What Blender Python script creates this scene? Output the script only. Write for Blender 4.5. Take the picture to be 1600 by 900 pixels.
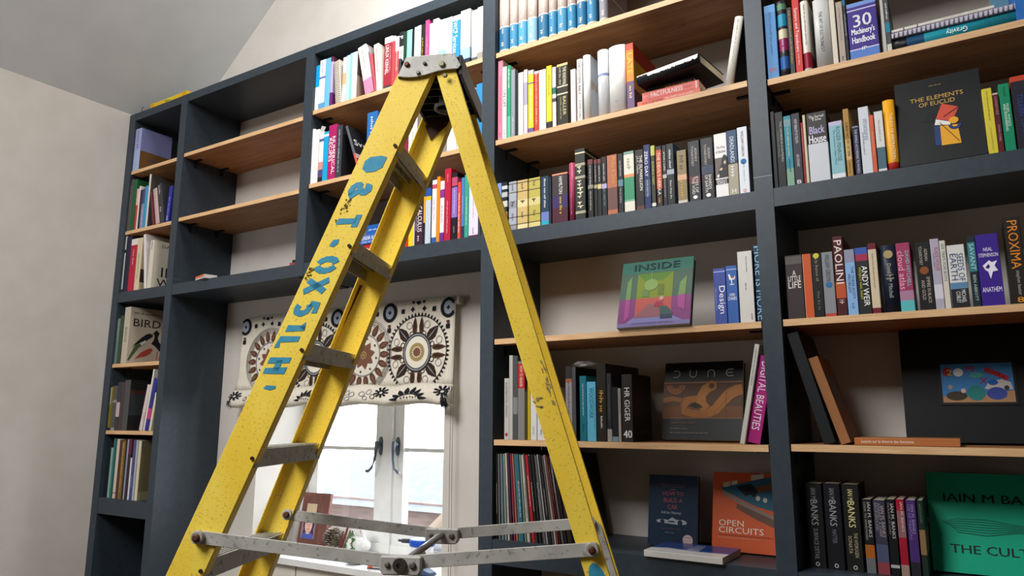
import bpy, bmesh, math, random
from mathutils import Vector, Matrix, Euler
random.seed(7)
SC = bpy.context.scene
COL = SC.collection
for o in list(bpy.data.objects):
    bpy.data.objects.remove(o)

# ---------------------------------------------------------------- camera
cam_d = bpy.data.cameras.new('camera')
cam_d.lens = 25.585
cam_d.sensor_width = 36.0
cam = bpy.data.objects.new('camera', cam_d)
COL.objects.link(cam)
cr = Vector((0.84511, 0.53459, 0.0017)).normalized()
cf = Vector((-0.52647, 0.83171, 0.1763)).normalized()
cu = cr.cross(cf).normalized()
cr = cf.cross(cu).normalized()
cam.matrix_world = Matrix(((cr.x, cu.x, -cf.x, 0), (cr.y, cu.y, -cf.y, -2.36), (cr.z, cu.z, -cf.z, 1.55), (0, 0, 0, 1)))
cam_d.clip_end = 200
SC.camera = cam
SC.view_settings.view_transform = 'Standard'
SC.view_settings.look = 'None'
SC.view_settings.gamma = 1.0
SC.view_settings.exposure = 0.0
SC.view_settings.use_curve_mapping = False

# ---------------------------------------------------------------- sky and lamps
wd = bpy.data.worlds.new('sky')
SC.world = wd
wd.use_nodes = True
nt = wd.node_tree
nt.nodes.clear()
bgn = nt.nodes.new('ShaderNodeBackground')
bgn.inputs['Color'].default_value = (0.96, 1.0, 1.04, 1)
bgn.inputs['Strength'].default_value = 9.0
wo = nt.nodes.new('ShaderNodeOutputWorld')
nt.links.new(bgn.outputs[0], wo.inputs[0])

def area(name, loc, target, sx_, sy_, power, col=(1, 1, 1)):
    d = bpy.data.lights.new(name, 'AREA')
    d.shape = 'RECTANGLE'
    d.size, d.size_y = sx_, sy_
    d.energy = power
    d.color = col
    o = bpy.data.objects.new(name, d)
    COL.objects.link(o)
    o.location = loc
    o.rotation_euler = (Vector(target) - Vector(loc)).to_track_quat('-Z', 'Y').to_euler()
    return o
area('rooflight', (-1.55, -0.50, 4.25), (-1.6, 0.1, 3.3), 0.45, 0.5, 42, (1.0, 0.99, 0.97))
hr = area('high_rooflight', (-2.1, -3.8, 4.7), (-1.9, -0.2, 1.9), 1.9, 1.9, 136, (1.0, 0.995, 0.985))
hr.data.spread = math.radians(125)
area('window_light', (-4.28, -2.3, 1.6), (-1.6, 0.1, 2.0), 1.2, 1.2, 14, (0.97, 0.985, 1.0))

# ---------------------------------------------------------------- materials
def lin(h):
    h = h.lstrip('#')
    r = []
    for i in (0, 2, 4):
        c = int(h[i:i + 2], 16) / 255
        r.append(c / 12.92 if c <= 0.04045 else ((c + 0.055) / 1.055) ** 2.4)
    return (*r, 1)
MC = {}
def mat(hexc, rough=0.5, metal=0.0, spec=0.2):
    k = (hexc, rough, metal, spec)
    if k in MC:
        return MC[k]
    m = bpy.data.materials.new('paint_' + hexc.lstrip('#'))
    m.use_nodes = True
    b = m.node_tree.nodes['Principled BSDF']
    b.inputs['Base Color'].default_value = lin(hexc)
    b.inputs['Roughness'].default_value = rough
    b.inputs['Metallic'].default_value = metal
    b.inputs['Specular IOR Level'].default_value = spec
    MC[k] = m
    return m
def noisy(name, c1, c2, scale, rough=0.5, stretch=(1, 1, 1), lo=0.35, hi=0.65, bump=0.0, metal=0.0, c3=None, s3=80, t3=0.62, spec=0.35, rvar=0.0):
    m = bpy.data.materials.new(name)
    m.use_nodes = True
    n = m.node_tree.nodes
    L = m.node_tree.links
    b = n['Principled BSDF']
    b.inputs['Roughness'].default_value = rough
    b.inputs['Metallic'].default_value = metal
    b.inputs['Specular IOR Level'].default_value = spec
    t = n.new('ShaderNodeTexCoord')
    mp = n.new('ShaderNodeMapping')
    mp.inputs['Scale'].default_value = stretch
    L.new(t.outputs['Object'], mp.inputs[0])
    no = n.new('ShaderNodeTexNoise')
    no.inputs['Scale'].default_value = scale
    no.inputs['Detail'].default_value = 6
    L.new(mp.outputs[0], no.inputs['Vector'])
    r = n.new('ShaderNodeValToRGB')
    r.color_ramp.elements[0].position = lo
    r.color_ramp.elements[1].position = hi
    r.color_ramp.elements[0].color = lin(c1)
    r.color_ramp.elements[1].color = lin(c2)
    L.new(no.outputs['Fac'], r.inputs[0])
    out = r.outputs[0]
    if c3:
        n3 = n.new('ShaderNodeTexNoise')
        n3.inputs['Scale'].default_value = s3
        n3.inputs['Detail'].default_value = 8
        L.new(t.outputs['Object'], n3.inputs['Vector'])
        r3 = n.new('ShaderNodeValToRGB')
        r3.color_ramp.elements[0].position = t3
        r3.color_ramp.elements[1].position = t3 + 0.06
        L.new(n3.outputs['Fac'], r3.inputs[0])
        mm = n.new('ShaderNodeMix')
        mm.data_type = 'RGBA'
        L.new(r3.outputs[0], mm.inputs['Factor'])
        L.new(out, mm.inputs['A'])
        mm.inputs['B'].default_value = lin(c3)
        out = mm.outputs['Result']
    L.new(out, b.inputs['Base Color'])
    if bump:
        bp = n.new('ShaderNodeBump')
        bp.inputs['Strength'].default_value = bump
        bp.inputs['Distance'].default_value = 0.002
        L.new(no.outputs['Fac'], bp.inputs['Height'])
        L.new(bp.outputs[0], b.inputs['Normal'])
    return m
M_wall = noisy('cream_plaster', '#cdc6be', '#d3ccc5', 6, 0.85, bump=0.05, spec=0.1)
M_ceil = noisy('white_plaster', '#dcdedf', '#e2e4e4', 5, 0.9, bump=0.05, spec=0.1)
M_floor = noisy('floor_boards', '#3c2c20', '#54402e', 5, 0.5, stretch=(1, 8, 1))
M_slate = noisy('slate_paint', '#303941', '#353e47', 40, 0.42, bump=0.03, spec=0.3)
M_slate_in = M_slate
M_oak = noisy('oak', '#8e5e3a', '#b07e52', 7, 0.5, stretch=(0.7, 9, 9), lo=0.3, hi=0.7, c3='#885a36', s3=9, t3=0.66)
M_oak_edge_lit = noisy('oak_edge_lit', '#c79a6c', '#dcb88c', 10, 0.5, stretch=(0.7, 6, 12), lo=0.3, hi=0.7)  # pale for end grain; lit look of front edge is in the colour
M_white = noisy('white_gloss_paint', '#dcdcda', '#e4e4e2', 12, 0.35)
M_pages = noisy('paper_pages', '#c8bca4', '#ddd2bc', 300, 0.9, stretch=(1, 0.02, 0.02), spec=0.05)
M_yellow = noisy('fibreglass_yellow', '#eec83a', '#f4d856', 9, 0.45, stretch=(1, 1, 0.5), lo=0.3, hi=0.7, c3='#cba642', s3=230, t3=0.60, bump=0.04)
M_alu = noisy('worn_aluminium', '#a8a6a0', '#bdbbb4', 22, 0.5, metal=0.15, c3='#8e8b84', s3=90, t3=0.60, bump=0.05)
M_alud = noisy('dull_aluminium', '#a3a19a', '#b6b4ad', 30, 0.5, metal=0.1, c3='#78766e', s3=70, t3=0.6)
M_rust = noisy('rusty_steel', '#4a2c20', '#6e4630', 120, 0.6, metal=0.4)
M_blackpl = noisy('black_plastic', '#1c1d1f', '#26272a', 60, 0.45)
M_blue = noisy('stencil_blue', '#2c86a8', '#3a92b2', 60, 0.6, c3='#8a9a50', s3=120, t3=0.68)
M_glass = bpy.data.materials.new('window_glass')
M_glass.use_nodes = True
_n = M_glass.node_tree
_n.nodes.clear()
_o = _n.nodes.new('ShaderNodeOutputMaterial')
_m = _n.nodes.new('ShaderNodeMixShader')
_t = _n.nodes.new('ShaderNodeBsdfTransparent')
_g = _n.nodes.new('ShaderNodeBsdfGlossy')
_t.inputs['Color'].default_value = (0.96, 0.98, 0.99, 1)
_g.inputs['Roughness'].default_value = 0.02
_m.inputs[0].default_value = 0.04
_n.links.new(_t.outputs[0], _m.inputs[1])
_n.links.new(_g.outputs[0], _m.inputs[2])
_n.links.new(_m.outputs[0], _o.inputs[0])
M_linen = noisy('blind_linen', '#d8cfbe', '#e6decf', 160, 0.9, stretch=(1, 1, 0.15), spec=0.05)

# ---------------------------------------------------------------- mesh helpers
def obj(name, bm, mats, parent=None, smooth=False, bevel=0.0, seg=1):
    me = bpy.data.meshes.new(name)
    if bevel:
        es = [e for e in bm.edges if len(e.link_faces) == 2 and e.calc_face_angle(0) > 0.6]
        bmesh.ops.bevel(bm, geom=es, offset=bevel, segments=seg, affect='EDGES', clamp_overlap=True)
    bm.normal_update()
    bm.to_mesh(me)
    bm.free()
    for m in (mats if isinstance(mats, (list, tuple)) else [mats]):
        me.materials.append(m)
    if smooth:
        for p in me.polygons:
            p.use_smooth = True
    o = bpy.data.objects.new(name, me)
    COL.objects.link(o)
    if parent:
        o.parent = parent
    return o
def tag(o, label=None, cat=None, group=None, kind=None):
    if label: o['label'] = label
    if cat: o['category'] = cat
    if group: o['group'] = group
    if kind: o['kind'] = kind
    return o
def thing(name, label, cat, loc=(0, 0, 0), group=None):
    o = bpy.data.objects.new(name, None)
    o.empty_display_size = 0.05
    COL.objects.link(o)
    o.location = loc
    return tag(o, label, cat, group)
def box(bm, x0, x1, y0, y1, z0, z1, mi=0):
    vs = [bm.verts.new(p) for p in ((x0, y0, z0), (x1, y0, z0), (x1, y1, z0), (x0, y1, z0), (x0, y0, z1), (x1, y0, z1), (x1, y1, z1), (x0, y1, z1))]
    fs = []
    for f in ((3, 2, 1, 0), (4, 5, 6, 7), (0, 1, 5, 4), (1, 2, 6, 5), (2, 3, 7, 6), (3, 0, 4, 7)):
        fc = bm.faces.new([vs[i] for i in f])
        fc.material_index = mi
        fs.append(fc)
    return fs
def hexa(bm, pts, mi=0):
    vs = [bm.verts.new(p) for p in pts]
    fs = []
    for f in ((3, 2, 1, 0), (4, 5, 6, 7), (0, 1, 5, 4), (1, 2, 6, 5), (2, 3, 7, 6), (3, 0, 4, 7)):
        fc = bm.faces.new([vs[i] for i in f])
        fc.material_index = mi
        fs.append(fc)
    bmesh.ops.recalc_face_normals(bm, faces=fs)
    return fs
def tube(bm, pts, r, n=10, mi=0, caps=True):
    pts = [Vector(p) for p in pts]
    rings = []
    for i, p in enumerate(pts):
        t = (pts[min(i + 1, len(pts) - 1)] - pts[max(i - 1, 0)]).normalized()
        a = Vector((0, 0, 1)) if abs(t.z) < 0.9 else Vector((1, 0, 0))
        e1 = t.cross(a).normalized()
        e2 = t.cross(e1)
        rr = r[i] if isinstance(r, (list, tuple)) else r
        rings.append([bm.verts.new(p + e1 * rr * math.cos(2 * math.pi * k / n) + e2 * rr * math.sin(2 * math.pi * k / n)) for k in range(n)])
    fs = []
    for a, b in zip(rings, rings[1:]):
        for k in range(n):
            f = bm.faces.new((a[k], a[(k + 1) % n], b[(k + 1) % n], b[k]))
            f.material_index = mi
            f.smooth = True
            fs.append(f)
    if caps:
        for rg in (rings[0], rings[-1]):
            f = bm.faces.new(rg)
            f.material_index = mi
            fs.append(f)
    bmesh.ops.recalc_face_normals(bm, faces=fs)
    return fs
def prism(bm, outline, fn, t0, t1, mi=0):
    """outline 2-D points (a,b); fn(a,b,t) -> 3-D point; walls between t0 and t1"""
    A = [bm.verts.new(fn(a, b, t0)) for a, b in outline]
    B = [bm.verts.new(fn(a, b, t1)) for a, b in outline]
    n = len(outline)
    fs = [bm.faces.new(A), bm.faces.new(B[::-1])]
    for i in range(n):
        fs.append(bm.faces.new((A[i], B[i], B[(i + 1) % n], A[(i + 1) % n])))
    for f in fs:
        f.material_index = mi
    bmesh.ops.recalc_face_normals(bm, faces=fs)
    return fs
def poly(bm, pts, mi=0):
    f = bm.faces.new([bm.verts.new(p) for p in pts])
    f.material_index = mi
    return f
def lathe(bm, prof, n=20, mi=0, c=(0, 0, 0)):
    rings = []
    for r, z in prof:
        rings.append([bm.verts.new((c[0] + r * math.cos(2 * math.pi * k / n), c[1] + r * math.sin(2 * math.pi * k / n), c[2] + z)) for k in range(n)])
    fs = []
    for a, b in zip(rings, rings[1:]):
        for k in range(n):
            f = bm.faces.new((a[k], a[(k + 1) % n], b[(k + 1) % n], b[k]))
            f.smooth = True
            f.material_index = mi
            fs.append(f)
    fs.append(bm.faces.new(rings[0]))
    fs.append(bm.faces.new(rings[-1]))
    bmesh.ops.recalc_face_normals(bm, faces=fs)

# ---------------------------------------------------------------- lettering: one mesh per glyph, measured once
CHARS = sorted(set("ABCDEFGHIJKLMNOPQRSTUVWXYZabcdefghijklmnopqrstuvwxyz0123456789.,-&'+:éèçô!"))
GL = {}
def load_glyphs():
    tmp = []
    for ch in CHARS:
        for body in (ch, 'H' + ch + 'H'):
            c = bpy.data.curves.new('glyph', 'FONT')
            c.body = body
            c.resolution_u = 2
            c.fill_mode = 'FRONT'
            c.offset = 0.0
            o = bpy.data.objects.new('glyph', c)
            COL.objects.link(o)
            tmp.append(o)
    dg = bpy.context.evaluated_depsgraph_get()
    dg.update()
    base = None
    info = {}
    for o in tmp:
        me = bpy.data.meshes.new_from_object(o.evaluated_get(dg))
        vs = [(v.co.x, v.co.y) for v in me.vertices]
        fs = [tuple(p.vertices) for p in me.polygons]
        info[o.data.body] = (vs, fs)
        bpy.data.meshes.remove(me)
    hw = max(x for x, y in info['H'][0]) - min(x for x, y in info['H'][0])
    hhh = max(x for x, y in info['HHH'][0]) - min(x for x, y in info['HHH'][0])
    adv_h = (hhh - hw) / 2
    for ch in CHARS:
        w3 = info['H' + ch + 'H'][0]
        adv = max(x for x, y in w3) - min(x for x, y in w3) - hw - adv_h
        GL[ch] = (info[ch][0], info[ch][1], adv)
    for o in tmp:
        c = o.data
        bpy.data.objects.remove(o)
        bpy.data.curves.remove(c)
load_glyphs()
def text_geo(s):
    vs, fs, x = [], [], 0.0
    for ch in s:
        if ch == ' ':
            x += 0.28
            continue
        if ch not in GL:
            x += 0.3
            continue
        gv, gf, adv = GL[ch]
        k = len(vs)
        vs += [(a + x, b) for a, b in gv]
        fs += [tuple(i + k for i in f) for f in gf]
        x += adv
    if not vs:
        return [], [], (0, 1, 0, 1)
    xs = [a for a, b in vs]
    ys = [b for a, b in vs]
    return vs, fs, (min(xs), max(xs), min(ys), max(ys))
def print_geo(L, h, rnd):
    """words too small to read: short upright dashes grouped in words"""
    vs, fs, x = [], [], 0.0
    while x < L - 0.3 * h:
        nl = rnd.randint(3, 8)
        for _ in range(nl):
            w = h * rnd.uniform(0.3, 0.6)
            if x + w > L:
                break
            hh = h * rnd.choice((0.72, 0.72, 1.0))
            k = len(vs)
            t = w * 0.36
            vs += [(x, 0), (x + t, 0), (x + t, hh), (x, hh), (x + t, hh * .4), (x + w, hh * .4), (x + w, hh * .68), (x + t, hh * .68)]
            fs += [(k, k + 1, k + 2, k + 3), (k + 4, k + 5, k + 6, k + 7)]
            x += w + h * 0.16
        x += h * 0.45
    return vs, fs, (0, L, 0, h)
def put_text(bm, s, org, ex, ey, L, h, mi, rnd, align='start', wide=1.3):
    """s along ex from org; box L long, h tall, centred on org's ey"""
    ex, ey, org = Vector(ex), Vector(ey), Vector(org)
    if s == '~':
        vs, fs, bb = print_geo(L, h * 0.8, rnd)
        sxx = syy = 1.0
        h0 = h * 0.8
    else:
        vs, fs, bb = text_geo(s)
        if not vs:
            return
        w, hh = bb[1] - bb[0], max(bb[3] - bb[2], 0.1)
        syy = h / hh
        sxx = min(L / w, wide * syy)
        if sxx < 0.5 * syy:
            syy = sxx / 0.5
        h0 = hh * syy
        if align == 'center':
            org = org + ex * (L - w * sxx) / 2
    bold = (-.016 * h, .016 * h) if s != '~' and wide > 1.5 and h > .024 else (0,)
    for sh in bold:
        V = [bm.verts.new(org + ex.cross(ey) * (.00012 if sh > 0 else 0) + ex * ((a - bb[0]) * sxx + sh) + ey * ((b - bb[2]) * syy - h0 / 2)) for a, b in vs]
        for f in fs:
            try:
                fc = bm.faces.new([V[i] for i in f])
                fc.material_index = mi
            except ValueError:
                pass

# ---------------------------------------------------------------- books
def slot(ms, m):
    if m not in ms:
        ms.append(m)
    return ms.index(m)
def band(bands, t, base):
    c = base
    for a, b, k in bands or ():
        if a <= t < b:
            c = k
    return c
ROUGH = 0.42
def book(T, H, D, col, o, label, group, matrix, seed=0, name='book', cat='book'):
    rnd = random.Random(seed)
    root = thing(name, label, cat, group=group)
    root.matrix_world = matrix
    rd = o.get('rnd')
    b = 0.0016 if not rd else 0.0026
    b = min(b, T * 0.22)
    sb, fb = o.get('sb'), o.get('fb')
    # cross-section
    outer, inner, tags = [], [], []
    if rd:
        r = min(0.28 * T, 0.011)
        outer.append((0, D)); inner.append((b, D))
        for i in range(9):
            s = i / 8
            outer.append((T * s, r * (1 - math.sin(math.pi * s) ** 0.75)))
            inner.append((b + (T - 2 * b) * s, r + b))
        outer.append((T, D)); inner.append((T - b, D))
        tags = ['L'] + ['S'] * 8 + ['R']
    else:
        r = min(0.0012, T * 0.15)
        outer = [(0, D), (0, r), (r, 0), (T - r, 0), (T, r), (T, D)]
        inner = [(b, D), (b, b), (b, b), (T - b, b), (T - b, b), (T - b, D)]
        inner[2] = (b + 1e-5, b); inner[3] = (T - b - 1e-5, b)
        tags = ['L', 'S', 'S', 'S', 'R']
    cuts = {0.0, 1.0}
    for q in (sb or ()): cuts |= {q[0], q[1]}
    for q in (fb or ()): cuts |= {q[0], q[1]}
    cuts = sorted(cuts)
    ms = [mat(col, ROUGH)]
    bm = bmesh.new()
    n = len(outer)
    lo = [[bm.verts.new((x, y, z * H)) for x, y in outer] for z in cuts]
    for a in range(len(cuts) - 1):
        tm = (cuts[a] + cuts[a + 1]) / 2
        sc = band(sb, tm, col)
        fc = band(fb, tm, band(sb, tm, col))
        for i in range(n - 1):
            f = bm.faces.new((lo[a][i], lo[a][i + 1], lo[a + 1][i + 1], lo[a + 1][i]))
            c = fc if tags[i] == 'R' else sc
            if o.get('ebd') and i in (1, 3):
                c = o['ebd']
            f.material_index = slot(ms, mat(c, ROUGH))
            if rd and tags[i] == 'S':
                f.smooth = True
    it = [bm.verts.new((x, y, H)) for x, y in inner]
    ib = [bm.verts.new((x, y, 0)) for x, y in inner]
    for i in range(n - 1):
        bm.faces.new((lo[-1][i], lo[-1][i + 1], it[i + 1], it[i]))
        bm.faces.new((lo[0][i + 1], lo[0][i], ib[i], ib[i + 1]))
        bm.faces.new((it[i], it[i + 1], ib[i + 1], ib[i]))
    for e in (0, n - 1):
        bm.faces.new([L_[e] for L_ in lo] + [it[e], ib[e]])
    if o.get('ebd'):
        pass
    bmesh.ops.recalc_face_normals(bm, faces=bm.faces[:])
    obj('cover', bm, ms, root)
    # pages
    bm = bmesh.new()
    ov = 0.003 if rd else 0.0012
    y0 = (min(0.28 * T, 0.011) if rd else 0.0) + b + 0.0006
    box(bm, b + 0.0002, T - b - 0.0002, y0, D - 0.004, ov, H - ov)
    obj('pages', bm, M_pages, root)
    # lettering
    if o.get('t') or o.get('ft') or o.get('dot') or o.get('chair'):
        bm = bmesh.new()
        ms = []
        e = 0.0005
        for q in o.get('t') or ():
            s, c, a, z = q[0], q[1], q[2], q[3]
            w = q[4] if len(q) > 4 else 0.5
            off = q[5] if len(q) > 5 else 0
            mi = slot(ms, mat(c, 0.5))
            if len(q) > 6:      # upright across the spine
                put_text(bm, s, (T * (0.5 - w / 2), -e, H * (1 - (a + z) / 2)), (1, 0, 0), (0, 0, 1), w * T, (z - a) * H, mi, rnd, 'center', 1.7)
            else:
                put_text(bm, s, (T * (0.5 + off), -e, H * (1 - a)), (0, 0, -1), (1, 0, 0), (z - a) * H, w * T, mi, rnd)
        for q in o.get('ft') or ():
            s, c, zc, a, z, h = q
            mi = slot(ms, mat(c, 0.5))
            put_text(bm, s, (T + e, D * a, H * zc), (0, 1, 0), (0, 0, 1), (z - a) * D, h * H, mi, rnd, 'center')
        if o.get('dot'):
            zc, c = o['dot']
            mi = slot(ms, mat(c, 0.5))
            rr = 0.3 * T
            poly(bm, [(T / 2 + rr * math.cos(t * math.pi / 8), -e, H * zc + rr * math.sin(t * math.pi / 8)) for t in range(16)], mi)
        if o.get('chair'):
            mi = slot(ms, mat('#e8e8ec', 0.5))
            m2 = slot(ms, mat('#c86040', 0.5))
            for P_ in ([(.2, .86), (.4, .84), (.45, .79), (.75, .79), (.82, .83), (.85, .78), (.75, .755), (.3, .755)], [(.46, .755), (.56, .755), (.54, .68), (.48, .68)], [(.3, .68), (.75, .68), (.7, .665), (.35, .665)]):
                poly(bm, [(T * a, -e, H * z) for a, z in P_], mi)
            poly(bm, [(T * a, -e * 1.2, H * z) for a, z in ((.48, .8), (.74, .8), (.7, .775), (.5, .775))], m2)
        if ms:
            obj('lettering', bm, ms, root)
        else:
            bm.free()
    if o.get('bird') or o.get('hood') or o.get('birds'):
        bm = bmesh.new()
        e = 0.0006
        if o.get('bird'):
            ms = [mat('#e8e4f4', .5), mat('#2a1c60', .5)]
            poly(bm, [(T * a, -e, H * z) for a, z in ((.2, .56), (.5, .63), (.62, .6), (.85, .62), (.72, .55), (.85, .48), (.62, .47), (.5, .37), (.42, .47), (.3, .5))], 0)
            poly(bm, [(T * a, -e * 1.4, H * z) for a, z in ((.3, .53), (.46, .58), (.52, .54), (.44, .51))], 1)
        if o.get('hood'):
            ms = [mat('#3a3836', .5), mat('#d0b8ac', .5), mat('#e4dcd8', .5)]
            poly(bm, [(T * a, -e, H * z) for a, z in ((.2, .3), (.3, .45), (.5, .5), (.55, .58), (.72, .66), (.95, .64), (.98, .3))], 0)
            poly(bm, [(T * a, -e * 1.4, H * z) for a, z in ((.68, .53), (.82, .57), (.9, .54), (.82, .5))], 1)
            poly(bm, [(T * a, -e * 1.4, H * z) for a, z in ((.3, .43), (.5, .46), (.62, .44), (.5, .41))], 1)
            poly(bm, [(T * a, -e * 1.4, H * z) for a, z in ((.12, .34), (.28, .37), (.34, .33), (.2, .3))], 2)
        if o.get('birds'):
            ms = [mat('#1c1d22', .5), mat('#a84838', .5), mat('#d8d0c4', .5), mat('#4a5a3c', .5)]
            F = lambda P_, mi, k=1.0: poly(bm, [(T + e * k, D * a, H * z) for a, z in P_], mi)
            F([(.02, .06), (.06, .05), (.3, .3), (.42, .36), (.5, .44), (.62, .5), (.56, .55), (.46, .54), (.36, .46), (.22, .38)], 3)
            F([(.1, .28), (.2, .34), (.42, .42), (.54, .46), (.64, .52), (.56, .56), (.46, .54), (.34, .47), (.2, .37)], 0, 1.3)
            F([(.3, .37), (.44, .43), (.47, .4), (.36, .33)], 2, 1.6)
            F([(.2, .08), (.34, .2), (.48, .26), (.6, .3), (.66, .27), (.6, .2), (.46, .14), (.34, .12)], 1)
            F([(.6, .38), (.66, .44), (.68, .52), (.64, .58), (.72, .63), (.8, .58), (.76, .5), (.8, .42), (.99, .3), (.99, .22), (.82, .26), (.72, .33)], 0, 1.2)
            F([(.58, .54), (.66, .58), (.65, .55)], 1, 1.5)
            for xx in (.78, .86):
                F([(xx, .25), (xx + .02, .25), (xx - .01, .08), (xx - .03, .08)], 1, 1.2)
        obj('cover_picture', bm, ms, root)
    if o.get('spiral'):
        bm = bmesh.new()
        k = int(H / 0.011)
        for i in range(k):
            z = H * (i + 0.5) / k
            tube(bm, [(T / 2 + (T * .52) * math.cos(t), 0.006 - 0.011 * math.sin(t), z + 0.002 * t / 6.28) for t in [j * math.pi / 5 for j in range(11)]], 0.0011, 5)
        obj('spiral_binding', bm, mat(o['spiral'], .4, .3), root)
    if o.get('slip'):
        bm = bmesh.new()
        hexa(bm, [(T * .1, .03, H - .004), (T * .9, .03, H - .004), (T * .9, .0305, H - .004), (T * .1, .0305, H - .004), (T * .3, .035, H + .034), (T * 1.2, .035, H + .022), (T * 1.2, .0355, H + .022), (T * .3, .0355, H + .034)])
        obj('paper_marker', bm, mat('#c4c0c4', .8), root)
    return root

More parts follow.
